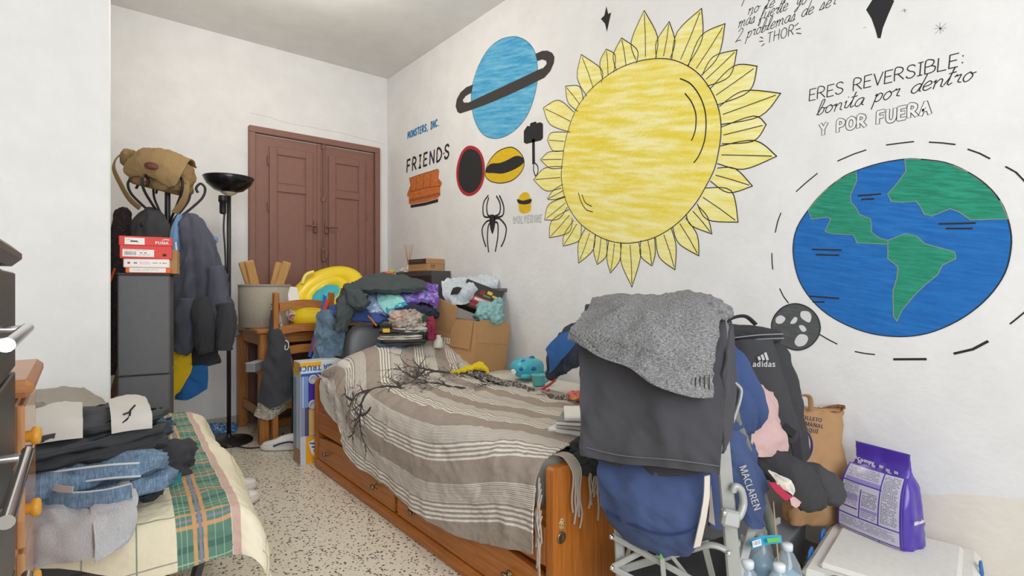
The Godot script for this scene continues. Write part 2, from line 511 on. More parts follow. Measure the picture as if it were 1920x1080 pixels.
# ---------- the room ----------
func build_shell() -> void:
	var W := 2.217
	var B := -4.515
	var H := 2.975
	var st := mb(); box(st, Vector3(0.3, -0.06, -1.45), Vector3(4.2, 0.12, 6.5), 0); struct("floor", st, M.floor)
	st = mb(); box(st, Vector3(0.3, H + 0.06, -1.45), Vector3(4.2, 0.12, 6.5), 0); struct("ceiling", st, M.ceiling)
	st = mb(); box(st, Vector3(W + 0.075, H / 2, -1.45), Vector3(0.15, H, 6.5), 0); wall_r = struct("wall_right", st, M.wall)
	st = mb(); box(st, Vector3(1.15, H / 2, B - 0.075), Vector3(2.13, H, 0.15), 0)
	var wb := struct("wall_back", st, M.wall)
	var crack := mb()
	stroke(crack, smooth_line(pts2([1.049, 2.42, 1.175, 2.414, 1.337, 2.396, 1.494, 2.397, 1.645, 2.396, 1.787, 2.397, 1.935, 2.384, 2.074, 2.376, 2.202, 2.368]), 3), 0.0025, Transform3D(Basis(), Vector3(0, 0, B + 0.0006)))
	part("plaster_crack", crack, mat(Color("bdb5a8"), 0.95), wb)
	st = mb(); box(st, Vector3(-0.87, H / 2, (B - 0.15 - 2.8) / 2), Vector3(1.96, H, -2.8 - B + 0.15), 0.006); struct("wall_alcove", st, M.wall)
	st = mb(); box(st, Vector3(-1.775, H / 2, -0.6), Vector3(0.15, H, 4.4), 0); struct("wall_left", st, M.wall)
	# wall behind the viewer with the window that lights the room
	st = mb()
	box(st, Vector3(0.25, 0.4, 1.655), Vector3(3.9, 0.8, 0.15), 0)
	box(st, Vector3(0.25, 2.8, 1.655), Vector3(3.9, 0.35, 0.15), 0)
	box(st, Vector3(-1.5, 1.7, 1.655), Vector3(0.4, 1.9, 0.15), 0)
	box(st, Vector3(1.65, 1.7, 1.655), Vector3(1.1, 1.9, 0.15), 0)
	struct("wall_front", st, M.wall)
	# flush ceiling lamp over the middle of the room
	var lamp := thing("ceiling_lamp", "round white ceiling lamp above the middle of the room", "lamp", Vector3(0.95, H, -2.98))
	st = mb(); lathe(st, [Vector2(0, 0), Vector2(0.2, 0), Vector2(0.2, -0.03), Vector2(0.19, -0.035), Vector2(0, -0.035)], 32); part("base", st, M.white, lamp)
	var glow := mat(Color(1, 0.97, 0.92), 0.6); glow.emission_enabled = true; glow.emission = Color(1, 0.95, 0.87); glow.emission_energy_multiplier = 2.0
	st = mb(); lathe(st, [Vector2(0, -0.035), Vector2(0.185, -0.036), Vector2(0.17, -0.07), Vector2(0.11, -0.1), Vector2(0, -0.11)], 32); part("diffuser", st, glow, lamp)
	var ol := OmniLight3D.new(); ol.name = "lamp_light"; add_child(ol)
	ol.position = Vector3(0.95, H - 0.3, -2.98); ol.light_size = 0.18; ol.light_color = Color(1.0, 0.965, 0.92); ol.light_energy = 0.47; ol.omni_range = 9.0; ol.omni_attenuation = 2.0; ol.shadow_enabled = true
	var w := thing("window_1", "", "", Vector3(-0.1, 1.71, 1.66)); w.remove_meta("label"); w.remove_meta("category"); w.set_meta("kind", "structure")
	st = mb()
	for s in [-1, 1]:
		box(st, Vector3(s * 1.17, 0, 0), Vector3(0.06, 1.83, 0.06)); box(st, Vector3(0, s * 0.885, 0), Vector3(2.4, 0.06, 0.06))
	box(st, Vector3.ZERO, Vector3(0.06, 1.8, 0.05))
	part("window_frame", st, M.white, w)
	var glass := mat(Color(0.95, 0.98, 1.0, 0.06), 0.02); glass.transparency = BaseMaterial3D.TRANSPARENCY_ALPHA
	for s in [-1, 1]: bx("pane", Vector3(s * 0.585, 0, 0), Vector3(1.1, 1.7, 0.005), glass, w, 0)
	st = mb(); box(st, Vector3(1.15, 0.035, B + 0.006), Vector3(2.05, 0.07, 0.012), 0.003); struct("baseboard_back", st, M.base)
	st = mb(); box(st, Vector3(W - 0.006, 0.035, -1.45), Vector3(0.012, 0.07, 6.1), 0.003); struct("baseboard_right", st, M.base)

func build_door() -> void:
	var d := thing("door_1", "", "", Vector3(1.577, 0, -4.515)); d.remove_meta("label"); d.remove_meta("category"); d.set_meta("kind", "structure")
	var fr := mb()
	for s in [-1, 1]: box(fr, Vector3(s * 0.5215, 1.1325, 0.022), Vector3(0.047, 2.265, 0.044), 0.004)
	box(fr, Vector3(0, 2.29, 0.022), Vector3(1.09, 0.05, 0.044), 0.004)
	part("frame", fr, M.door, d)
	for s in [-1, 1]:
		# leaf: stiles and rails with a shutter panel standing proud
		var lf := mb()
		box(lf, Vector3(s * 0.252, 1.13, 0.008), Vector3(0.488, 2.25, 0.016), 0.003)
		part("leaf", lf, M.door, d)
		var x0 := -0.396 if s < 0 else 0.079
		var x1 := -0.056 if s < 0 else 0.404
		var sh := mb()
		var wd := 0.057
		box(sh, Vector3((x0 + x1) / 2, 1.1, 0.020), Vector3(x1 - x0, 2.15, 0.012), 0.003)
		for xx in [x0 + wd / 2, x1 - wd / 2]: box(sh, Vector3(xx, 1.1, 0.031), Vector3(wd, 2.15, 0.012), 0.003)
		for yy in [2.147, 1.852, 0.95, 0.06]: box(sh, Vector3((x0 + x1) / 2, yy, 0.031), Vector3(x1 - x0 - wd * 2, 0.06, 0.0118), 0.003)
		var so := part("shutter", sh, M.door, d)
		for r in [[1.882, 2.117], [0.98, 1.822]]:
			bx("panel", Vector3((x0 + x1) / 2, (r[0] + r[1]) / 2, 0.0265), Vector3(x1 - x0 - wd * 2 - 0.02, r[1] - r[0] - 0.02, 0.006), M.door, so, 0.004)
		for yy in [2.03, 1.66, 1.0, 0.3]:
			var hg := mb(); var hx := x0 - 0.008 if s < 0 else x1 + 0.008
			tube(hg, [Vector3(hx, yy, 0.03), Vector3(hx, yy + 0.07, 0.03)], 0.007, 8)
			part("hinge", hg, M.doormetal, d)
		var hd := mb(); var px := -0.038 if s < 0 else 0.056
		box(hd, Vector3(px, 1.563, 0.042), Vector3(0.026, 0.10, 0.012), 0.003)
		tube(hd, [Vector3(px, 1.565, 0.045), Vector3(px, 1.565, 0.078)], 0.008, 8)
		tube(hd, [Vector3(px, 1.565, 0.078), Vector3(px + s * 0.03, 1.563, 0.08), Vector3(px + s * 0.085, 1.565, 0.078)], [0.009, 0.007, 0.006], 8)
		part("lever_handle", hd, M.doormetal, d)
	bx("meeting_stile", Vector3(0.0, 1.13, 0.012), Vector3(0.03, 2.25, 0.022), M.door, d, 0.003)
	var cr := mb()
	tube(cr, [Vector3(0.037, 0.1, 0.03), Vector3(0.037, 2.27, 0.03)], 0.007, 8)
	for yy in [2.245, 2.275, 1.80, 0.7]: box(cr, Vector3(0.037, yy, 0.026), Vector3(0.034, 0.045, 0.02), 0.006)
	part("bolt_rod", cr, M.doormetal, d)
	var lk := mb()
	box(lk, Vector3(0.037, 1.33, 0.032), Vector3(0.036, 0.12, 0.03), 0.008)
	tube(lk, [Vector3(0.043, 1.37, 0.05), Vector3(0.043, 1.36, 0.075), Vector3(0.043, 1.30, 0.075)], 0.009, 8)
	part("bolt_handle", lk, M.doormetal, d)

# ---------- drawing on walls ----------
func pts2(a: Array) -> Array:
	var o := []
	for i in range(0, a.size() - 1, 2): o.append(Vector2(a[i], a[i + 1]))
	return o

# a drawn line: ribbon with round joints in the xy plane of xf
func stroke(st: SurfaceTool, p: Array, w: float, xf: Transform3D, closed := false) -> void:
	st.set_smooth_group(-1)
	var n := p.size()
	var r := w * 0.5
	for i in (n if closed else n - 1):
		var a: Vector2 = p[i]
		var b: Vector2 = p[(i + 1) % n]
		if a.distance_squared_to(b) < 1e-10: continue
		var d := (b - a).normalized()
		var m := Vector2(-d.y, d.x) * r
		var e := d * r * 0.5
		var lift := xf.basis.z * (0.00002 * (i % 7))
		quad(st, xf * v3d(a - e + m) + lift, xf * v3d(b + e + m) + lift, xf * v3d(b + e - m) + lift, xf * v3d(a - e - m) + lift, xf.basis.z)
func v3d(p: Vector2) -> Vector3: return Vector3(p.x, p.y, 0)

# the right wall faces -x; drawings use (z, y) metres on it
func wx(layer: float) -> Transform3D: return Transform3D(Basis(Vector3(0, 0, 1), Vector3(0, 1, 0), Vector3(-1, 0, 0)), Vector3(2.217 - 0.0005 * layer, 0, 0))

func fill(st: SurfaceTool, p: Array, xf: Transform3D) -> void:
	st.set_smooth_group(-1)
	var poly := PackedVector2Array(p)
	var id := Geometry2D.triangulate_polygon(poly)
	for i in range(0, id.size(), 3):
		tri(st, xf * v3d(poly[id[i]]), xf * v3d(poly[id[i + 1]]), xf * v3d(poly[id[i + 2]]), xf.basis.z)

func oval(c: Vector2, rx: float, ry: float, n := 32, tilt := 0.0) -> Array:
	var o := []
	for i in n: o.append(c + Vector2(cos(TAU * i / n) * rx, sin(TAU * i / n) * ry).rotated(tilt))
	return o

# hand lettering: each glyph is pen strokes on a unit-high grid, first value its width
const GLYPH := {
	"A": "0.7;0 0 .35 1 .7 0;.15 .38 .55 .38", "B": "0.6;0 0 0 1 .4 .98 .5 .78 .35 .55 0 .52;.35 .55 .6 .4 .55 .1 .3 0 0 0", "C": "0.6;.6 .85 .4 1 .15 .9 0 .5 .15 .1 .4 0 .6 .15", "D": "0.65;0 0 0 1 .4 .92 .65 .5 .4 .08 0 0",
	"E": "0.5;.5 1 0 1 0 0 .5 0;0 .52 .42 .52", "F": "0.5;.5 1 0 1 0 0;0 .52 .42 .52", "G": "0.6;.6 .85 .4 1 .15 .9 0 .5 .15 .1 .4 0 .6 .15 .6 .45 .4 .45", "H": "0.6;0 0 0 1;.6 0 .6 1;0 .5 .6 .5", "I": "0.3;.15 0 .15 1;0 1 .3 1;0 0 .3 0",
	"i": "0.12;.06 0 .06 1", "K": "0.6;0 0 0 1;.55 1 0 .45 .6 0", "L": "0.5;0 1 0 0 .5 0", "M": "0.75;0 0 .08 1 .38 .35 .67 1 .75 0", "N": "0.6;0 0 0 1 .6 0 .6 1", "O": "0.7;.35 1 .1 .85 0 .5 .1 .12 .35 0 .6 .12 .7 .5 .6 .85 .35 1",
	"P": "0.55;0 0 0 1 .4 .97 .55 .75 .4 .5 0 .48", "R": "0.6;0 0 0 1 .4 .97 .52 .75 .38 .53 0 .5;.2 .5 .6 0", "S": "0.55;.52 .85 .35 1 .1 .95 .03 .75 .2 .55 .45 .42 .54 .2 .35 0 .1 .03 0 .18", "T": "0.6;0 1 .6 1;.3 1 .3 0", "U": "0.6;0 1 0 .3 .15 0 .45 0 .6 .3 .6 1", "V": "0.6;0 1 .3 0 .6 1", "W": "0.9;0 1 .2 0 .45 .7 .68 0 .9 1", "Y": "0.6;0 1 .3 .5 .6 1;.3 .5 .3 0", "Q": "0.7;.35 1 .1 .85 0 .5 .1 .12 .35 0 .6 .12 .7 .5 .6 .85 .35 1;.45 .25 .75 -.05",
	"a": "0.5;.42 .42 .28 .5 .08 .4 .02 .15 .15 0 .3 .05 .42 .42 .4 .08 .5 .02", "b": "0.45;0 .02 .1 .2 .22 .8 .16 1 .06 .85 .06 .1 .2 0 .36 .15 .32 .42 .15 .42;.34 .38 .48 .4", "c": "0.42;.38 .42 .2 .5 .03 .3 .08 .05 .25 0 .42 .1", "d": "0.5;.42 .4 .28 .5 .08 .4 .02 .15 .15 0 .3 .05 .44 .5 .5 1;.44 .5 .4 .06 .5 .02", "e": "0.42;.04 .22 .34 .3 .32 .46 .18 .5 .03 .3 .08 .05 .25 0 .42 .1", "f": "0.4;0 .0 .15 .3 .3 .85 .24 1 .14 .85 .1 .3 .06 -.35 .14 -.42 .2 -.2 .12 .02 .4 .1",
	"l": "0.3;0 .02 .15 .3 .26 .85 .18 1 .1 .8 .1 .1 .2 0 .3 .08", "m": "0.75;.0 .4 .08 .5 .1 0;.1 .3 .22 .5 .32 .42 .34 0;.34 .3 .46 .5 .58 .42 .6 .08 .72 .02", "n": "0.52;.0 .4 .08 .5 .1 0;.1 .3 .25 .5 .38 .42 .4 .08 .52 .02", "o": "0.45;.22 .5 .06 .4 .02 .18 .14 0 .3 .05 .38 .28 .22 .5 .3 .4 .47 .42", "p": "0.45;.0 .4 .08 .5 .06 -.42;.07 .3 .22 .5 .38 .38 .34 .1 .18 0 .08 .1", "r": "0.38;.0 .4 .08 .5 .1 .42 .26 .46 .22 .1 .38 .02", "s": "0.4;0 .02 .2 .5 .3 .2 .22 0 .06 .04;.22 .0 .4 .06", "t": "0.34;.0 .05 .14 .4 .2 .95;.18 .9 .14 .08 .22 0 .34 .08;.04 .66 .34 .68", "u": "0.5;.02 .5 .04 .1 .16 0 .32 .12 .38 .5 .38 .08 .5 .02", "y": "0.45;.02 .5 .06 .18 .18 .12 .36 .5;.36 .5 .3 -.2 .14 -.42 .08 -.3 .45 .05",
	"á": "0.5;.42 .42 .28 .5 .08 .4 .02 .15 .15 0 .3 .05 .42 .42 .4 .08 .5 .02;.22 .62 .36 .8", "ı": "0.25;.02 .4 .1 .5 .1 .08 .25 .02;.12 .7 .13 .73", "2": "0.55;.02 .8 .2 1 .42 .9 .4 .6 .1 .1 0 0 .2 .06 .55 0", ":": "0.2;.1 .2 .1 .26;.1 .7 .1 .76", ".": "0.2;.1 0 .1 .05", ",": "0.2;.1 .05 .05 -.12", "\"": "0.25;.05 1 .03 .8;.18 1 .16 .8", " ": "0.45"}

func hand(st: SurfaceTool, text: String, a: Array, hgt: float, w: float, layer: float, slant := 0.0, gap := 0.16, xf0 = null, wob := 0.02) -> void:
	var p0 := Vector2(a[0], a[1])
	var p1 := Vector2(a[2], a[3])
	var xf: Transform3D = wx(layer) if xf0 == null else xf0
	var total := 0.0
	var gl := []
	for ch in text:
		var bits: PackedStringArray = GLYPH[ch].split(";")
		gl.append(bits)
		total += float(bits[0]) + gap
	total -= gap
	var sx := p0.distance_to(p1) / total
	var dirx := (p1 - p0).normalized()
	var diry := Vector2(-dirx.y, dirx.x)
	var x := 0.0
	var k := 0
	for bits in gl:
		var j := wob * sin(k * 2.3)
		for i in range(1, bits.size()):
			var nn: PackedFloat64Array = bits[i].split_floats(" ", false)
			var line := []
			for q in range(0, nn.size() - 1, 2):
				line.append(p0 + dirx * ((x + nn[q]) * sx + nn[q + 1] * slant * hgt) + diry * (nn[q + 1] + j) * hgt)
			if line.size() > 4: line = smooth_line(line, 3)
			stroke(st, line, w, xf)
		x += float(bits[0]) + gap
		k += 1

func build_murals() -> void:
	var T: Dictionary = M.T
	var paint := func(c0: String, c1: String, sc: float):
		var t := GradientTexture1D.new()
		var n := NoiseTexture2D.new(); n.width = 512; n.height = 512; n.seamless = true
		return mat(Color(c0), 0.9)
	# sunflower
	var sun := Node3D.new(); sun.name = "sunflower_mural"; wall_r.add_child(sun); sun.set_meta("label", "big yellow sunflower painted on the white wall")
	var disc := pts2([-1.556, 2.176, -1.478, 2.141, -1.403, 2.088, -1.346, 2.031, -1.298, 1.96, -1.264, 1.888, -1.244, 1.815, -1.24, 1.74, -1.251, 1.663, -1.271, 1.586, -1.311, 1.517, -1.36, 1.448, -1.433, 1.379, -1.508, 1.333, -1.596, 1.299, -1.688, 1.285, -1.777, 1.284, -1.889, 1.306, -2.008, 1.36, -2.113, 1.432, -2.191, 1.528, -2.232, 1.623, -2.248, 1.723, -2.234, 1.818, -2.213, 1.912, -2.168, 2.014, -2.113, 2.088, -2.029, 2.15, -1.937, 2.185, -1.85, 2.206, -1.75, 2.211, -1.654, 2.201])
	disc = smooth_line(disc, 3, true)
	var ym := streaky("f9f1b4", "ead444", 0.55)
	var ym2 := streaky("f8f3bc", "eee072", 0.9)
	var st := mb(); fill(st, disc, wx(2)); part("disc", st, ym, sun)
	var petals := [[-1.706, 2.221, -1.735, 2.324, -1.654, 2.451, -1.575, 2.293, -1.585, 2.185], [-1.581, 2.189, -1.58, 2.268, -1.507, 2.338, -1.475, 2.23, -1.501, 2.159], [-1.493, 2.154, -1.462, 2.272, -1.335, 2.332, -1.332, 2.192, -1.406, 2.094], [-1.403, 2.091, -1.339, 2.207, -1.221, 2.218, -1.251, 2.088, -1.335, 2.025], [-1.332, 2.025, -1.277, 2.091, -1.166, 2.083, -1.199, 1.98, -1.307, 1.967], [-1.291, 1.952, -1.18, 2.018, -1.078, 1.984, -1.112, 1.888, -1.254, 1.869], [-1.248, 1.859, -1.137, 1.897, -0.981, 1.842, -1.065, 1.77, -1.24, 1.777], [-1.24, 1.765, -1.094, 1.778, -1.04, 1.729, -1.094, 1.672, -1.235, 1.69], [-1.243, 1.682, -1.088, 1.673, -0.997, 1.589, -1.137, 1.56, -1.257, 1.606], [-1.257, 1.586, -1.174, 1.569, -1.098, 1.482, -1.205, 1.469, -1.291, 1.533], [-1.318, 1.506, -1.193, 1.476, -1.161, 1.335, -1.305, 1.36, -1.356, 1.437], [-1.353, 1.428, -1.305, 1.372, -1.284, 1.294, -1.389, 1.342, -1.415, 1.397], [-1.418, 1.38, -1.357, 1.295, -1.349, 1.198, -1.455, 1.263, -1.488, 1.345], [-1.496, 1.339, -1.469, 1.25, -1.475, 1.137, -1.564, 1.202, -1.585, 1.298], [-1.591, 1.299, -1.588, 1.217, -1.607, 1.16, -1.676, 1.214, -1.674, 1.291], [-1.688, 1.283, -1.676, 1.207, -1.73, 1.055, -1.8, 1.183, -1.798, 1.285], [-1.804, 1.285, -1.809, 1.198, -1.873, 1.131, -1.898, 1.209, -1.885, 1.303], [-1.898, 1.314, -1.902, 1.224, -1.967, 1.179, -1.994, 1.259, -1.977, 1.342], [-1.983, 1.343, -1.998, 1.26, -2.107, 1.191, -2.109, 1.305, -2.054, 1.387], [-2.085, 1.406, -2.103, 1.321, -2.232, 1.297, -2.225, 1.362, -2.146, 1.44], [-2.157, 1.452, -2.184, 1.374, -2.35, 1.354, -2.331, 1.453, -2.184, 1.508], [-2.197, 1.521, -2.271, 1.46, -2.392, 1.467, -2.355, 1.556, -2.213, 1.584], [-2.22, 1.588, -2.307, 1.58, -2.367, 1.591, -2.319, 1.635, -2.236, 1.661], [-2.248, 1.641, -2.379, 1.643, -2.494, 1.729, -2.392, 1.784, -2.236, 1.767], [-2.236, 1.758, -2.343, 1.775, -2.429, 1.842, -2.355, 1.875, -2.234, 1.857], [-2.229, 1.858, -2.319, 1.876, -2.367, 1.95, -2.331, 1.987, -2.202, 1.961], [-2.175, 1.955, -2.343, 2.04, -2.404, 2.156, -2.271, 2.167, -2.146, 2.065], [-2.113, 2.059, -2.191, 2.132, -2.213, 2.233, -2.103, 2.2, -2.07, 2.116], [-2.045, 2.127, -2.118, 2.255, -2.087, 2.376, -1.937, 2.245, -1.937, 2.17], [-1.928, 2.186, -1.947, 2.286, -1.902, 2.342, -1.841, 2.288, -1.85, 2.2], [-1.832, 2.204, -1.854, 2.292, -1.798, 2.365, -1.697, 2.267, -1.702, 2.201]]
	var ln := mb()
	for a in petals:
		var q := pts2(a)
		var left := smooth_line([q[0], q[1], q[2]], 5)
		var right := smooth_line([q[2], q[3], q[4]], 5)
		var mid: Vector2 = (q[0] + q[4]) * 0.5
		var pl := left + right.slice(1)
		st = mb(); fill(st, pl, wx(0.8 + 0.3 * (sun.get_child_count() % 3) if sun.get_child_count() < 31 else 0.6)); part("petal", st, ym2, sun)
		stroke(ln, left + right.slice(1), 0.0042, wx(3))
		stroke(ln, [mid.lerp(q[2], 0.05), mid.lerp(q[2], 0.5) + Vector2(0.003, 0), mid.lerp(q[2], 0.92)], 0.0038, wx(3))
	stroke(ln, disc, 0.0045, wx(3), true)
	stroke(ln, smooth_line(pts2([-1.447, 2.044, -1.389, 2, -1.339, 1.921, -1.314, 1.833, -1.318, 1.733, -1.346, 1.663, -1.374, 1.632]), 4), 0.006, wx(3))
	stroke(ln, smooth_line(pts2([-1.421, 1.966, -1.386, 1.915, -1.364, 1.852, -1.367, 1.782, -1.386, 1.737]), 4), 0.006, wx(3))
	stroke(ln, smooth_line(pts2([-2.109, 1.593, -2.087, 1.539, -2.049, 1.491, -2, 1.473]), 4), 0.005, wx(3))
	stroke(ln, smooth_line(pts2([-2.081, 1.578, -2.054, 1.53, -2.006, 1.504]), 4), 0.005, wx(3))
	part("outline", ln, M.ink, sun)
	# blue ringed planet
	var pn := Node3D.new(); pn.name = "planet_mural"; wall_r.add_child(pn); pn.set_meta("label", "blue ringed planet painted on the white wall")
	var pd := smooth_line(pts2([-2.696, 2.701, -2.618, 2.663, -2.548, 2.611, -2.497, 2.552, -2.469, 2.491, -2.458, 2.421, -2.458, 2.347, -2.475, 2.278, -2.509, 2.206, -2.56, 2.144, -2.63, 2.1, -2.715, 2.073, -2.816, 2.064, -2.921, 2.081, -3.018, 2.125, -3.089, 2.192, -3.14, 2.272, -3.17, 2.357, -3.178, 2.445, -3.163, 2.518, -3.126, 2.584, -3.075, 2.644, -3.004, 2.696, -2.921, 2.725, -2.816, 2.729]), 3, true)
	st = mb(); fill(st, pd, wx(1)); part("globe", st, streaky("7cc0de", "3a97c9", 0.8), pn)
	st = mb(); fill(st, pts2([-3.151, 2.521, -3.238, 2.527, -3.316, 2.51, -3.364, 2.475, -3.381, 2.425, -3.356, 2.374, -3.316, 2.353, -3.163, 2.342, -2.949, 2.332, -2.752, 2.33, -2.595, 2.331, -2.458, 2.336, -2.394, 2.338, -2.341, 2.362, -2.31, 2.402, -2.305, 2.436, -2.325, 2.467, -2.367, 2.495, -2.415, 2.51, -2.475, 2.513, -2.458, 2.461, -2.415, 2.457, -2.378, 2.436, -2.374, 2.416, -2.404, 2.402, -2.458, 2.405, -2.571, 2.404, -2.752, 2.405, -2.949, 2.406, -3.133, 2.407, -3.208, 2.406, -3.269, 2.422, -3.285, 2.444, -3.246, 2.464, -3.17, 2.467]), wx(2)); part("ring", st, mat(Color("4a4542"), 0.9, T.mottle, 6.0), pn)
	st = mb(); stroke(st, pd, 0.004, wx(1.5), true); part("outline", st, mat(Color("2f5d7d"), 0.9), pn)
	# earth and moon
	var ea := Node3D.new(); ea.name = "earth_mural"; wall_r.add_child(ea); ea.set_meta("label", "blue and green planet Earth painted on the white wall")
	var ed := smooth_line(pts2([-0.562, 1.496, -0.518, 1.487, -0.451, 1.464, -0.393, 1.422, -0.349, 1.375, -0.317, 1.321, -0.299, 1.263, -0.291, 1.206, -0.294, 1.151, -0.306, 1.095, -0.333, 1.039, -0.371, 0.988, -0.421, 0.942, -0.481, 0.905, -0.537, 0.886, -0.595, 0.88, -0.664, 0.886, -0.737, 0.91, -0.807, 0.95, -0.864, 1.005, -0.906, 1.072, -0.927, 1.145, -0.933, 1.217, -0.918, 1.289, -0.876, 1.356, -0.823, 1.416, -0.76, 1.462, -0.711, 1.481, -0.636, 1.495]), 3, true)
	st = mb(); fill(st, ed, wx(1)); part("ocean", st, streaky("2273bd", "1660ab", 1.6), ea)
	var gm := streaky("2e9a7c", "1d7a62", 2.2)
	var lands := [[-0.711, 1.481, -0.708, 1.446, -0.73, 1.39, -0.726, 1.364, -0.711, 1.346, -0.7, 1.32, -0.664, 1.299, -0.661, 1.25, -0.633, 1.225, -0.612, 1.218, -0.612, 1.204, -0.657, 1.21, -0.708, 1.216, -0.719, 1.246, -0.791, 1.256, -0.815, 1.267, -0.795, 1.313, -0.807, 1.32, -0.864, 1.319, -0.876, 1.356, -0.823, 1.416, -0.76, 1.462], [-0.612, 1.218, -0.562, 1.238, -0.53, 1.228, -0.505, 1.199, -0.427, 1.168, -0.424, 1.146, -0.459, 1.125, -0.471, 1.095, -0.505, 1.061, -0.537, 1.022, -0.569, 0.975, -0.585, 0.934, -0.595, 0.95, -0.597, 1.038, -0.585, 1.085, -0.582, 1.125, -0.612, 1.154, -0.612, 1.204], [-0.562, 1.496, -0.559, 1.454, -0.582, 1.418, -0.612, 1.382, -0.602, 1.355, -0.569, 1.347, -0.53, 1.346, -0.518, 1.327, -0.508, 1.299, -0.487, 1.291, -0.439, 1.31, -0.416, 1.297, -0.387, 1.268, -0.299, 1.263, -0.317, 1.321, -0.349, 1.375, -0.393, 1.422, -0.451, 1.464, -0.518, 1.487]]
	ln = mb()
	for a in lands:
		var q := pts2(a)
		st = mb(); fill(st, q, wx(2)); part("continent", st, gm, ea)
		stroke(ln, q, 0.003, wx(3), true)
	part("coastline", ln, mat(Color("7f8f80"), 0.9), ea)
	ln = mb()
	stroke(ln, ed, 0.0035, wx(3), true)
	for a in [[-0.772, 1.528, -0.722, 1.543, -0.679, 1.551], [-0.616, 1.556, -0.575, 1.554, -0.537, 1.551], [-0.494, 1.54, -0.459, 1.53, -0.426, 1.518], [-0.394, 1.496, -0.365, 1.477, -0.341, 1.456], [-0.304, 1.424, -0.281, 1.403, -0.264, 1.376, -0.251, 1.352], [-0.843, 1.493, -0.884, 1.464, -0.921, 1.434], [-0.981, 1.355, -0.994, 1.319, -1.003, 1.278], [-1.017, 1.193, -1.016, 1.157, -1.013, 1.127], [-0.985, 1.047, -0.971, 1.017, -0.951, 0.99], [-0.833, 0.87, -0.803, 0.853, -0.774, 0.839], [-0.714, 0.816, -0.682, 0.812, -0.652, 0.811], [-0.294, 0.94, -0.278, 0.958, -0.261, 0.978]]: stroke(ln, pts2(a), 0.0045, wx(2))
	for a in [[-0.594, 0.8, -0.503, 0.81], [-0.428, 0.836, -0.382, 0.854, -0.346, 0.882]]: stroke(ln, pts2(a), 0.008, wx(2))
	for a in [[-0.704, 1.388, -0.634, 1.385], [-0.693, 1.373, -0.655, 1.37], [-0.468, 1.263, -0.376, 1.257], [-0.449, 1.246, -0.384, 1.24], [-0.861, 1.2, -0.76, 1.192], [-0.847, 1.179, -0.768, 1.173], [-0.87, 1.018, -0.768, 1.011], [-0.859, 0.996, -0.819, 0.996]]: stroke(ln, pts2(a), 0.006, wx(2))
	part("dashes", ln, M.ink, ea)
	var mo := Node3D.new(); mo.name = "moon_mural"; wall_r.add_child(mo); mo.set_meta("label", "small grey moon with white craters painted on the white wall")
	var md := smooth_line(pts2([-0.923, 0.988, -0.876, 0.974, -0.843, 0.94, -0.832, 0.896, -0.843, 0.856, -0.872, 0.821, -0.914, 0.803, -0.958, 0.811, -0.998, 0.84, -1.018, 0.886, -1.007, 0.933, -0.971, 0.973]), 4, true)
	st = mb(); fill(st, md, wx(3)); part("disc", st, streaky("5f6163", "4c4e50", 3.0), mo)
	st = mb()
	for a in [[-0.901, 0.957, -0.876, 0.958, -0.864, 0.941, -0.87, 0.916, -0.889, 0.922, -0.904, 0.937], [-0.998, 0.929, -0.98, 0.939, -0.962, 0.927, -0.974, 0.908, -0.992, 0.904, -1.001, 0.913], [-0.927, 0.836, -0.91, 0.865, -0.884, 0.865, -0.876, 0.849, -0.889, 0.826, -0.914, 0.818], [-0.942, 0.913, -0.927, 0.934, -0.916, 0.929, -0.923, 0.911, -0.94, 0.906], [-0.91, 0.901, -0.893, 0.902, -0.882, 0.886, -0.893, 0.877, -0.904, 0.885]]: fill(st, smooth_line(pts2(a), 3, true), wx(4))
	part("craters", st, mat(Color("d9dadb"), 0.9), mo)
	st = mb(); stroke(st, md, 0.004, wx(4), true); part("outline", st, M.ink, mo)
	var rp := smooth_line(pts2([-0.524, 0.335, -0.469, 0.362, -0.414, 0.382, -0.349, 0.395, -0.287, 0.404, -0.218, 0.411, -0.185, 0.103, -0.287, -0.19, -0.469, -0.209, -0.516, 0.037, -0.533, 0.212]), 3, true)
	st = mb(); fill(st, rp, wx(0.6)); part("repainted_patch", st, mat(Color(0.915, 0.89, 0.845), 0.9, T.soft, 0.7, T.plaster, 0.25), wall_r)
	# stars
	for a in [[-1.902, 2.575, -1.889, 2.528, -1.868, 2.527, -1.879, 2.494, -1.898, 2.434, -1.912, 2.484, -1.941, 2.521, -1.916, 2.531], [-0.638, 2.15, -0.624, 2.1, -0.593, 2.056, -0.61, 2.017, -0.627, 1.974, -0.634, 1.94, -0.643, 1.944, -0.65, 1.977, -0.662, 2.021, -0.679, 2.06, -0.66, 2.087, -0.65, 2.117]]:
		st = mb(); fill(st, pts2(a), wx(1)); part("star_mural", st, M.ink, wall_r)
	st = mb()
	for a in [[-0.478, 1.899, -0.45, 1.922], [-0.476, 1.927, -0.456, 1.899], [-0.48, 1.916, -0.449, 1.907], [-0.466, 1.931, -0.464, 1.894], [-0.571, 2.012, -0.556, 2.01], [-0.565, 2.019, -0.561, 2.003], [-0.687, 1.996, -0.679, 1.998]]: stroke(st, pts2(a), 0.003, wx(1))
	part("pencil_star", st, M.pencil, wall_r)
	# writing
	st = mb()
	hand(st, "ERES REVERSIBLE:", [-0.873, 1.782, -0.404, 1.769], 0.043, 0.0036, 1, 0.05)
	hand(st, "bonıta por dentro", [-0.847, 1.719, -0.383, 1.716], 0.055, 0.0034, 1, 0.35, 0.02)
	part("wall_lettering", st, M.ink, wall_r)
	var o1 := mb(); var o2 := mb()
	hand(o1, "Y POR FUERA", [-0.833, 1.64, -0.493, 1.637], 0.040, 0.0135, 1, 0.03, 0.34)
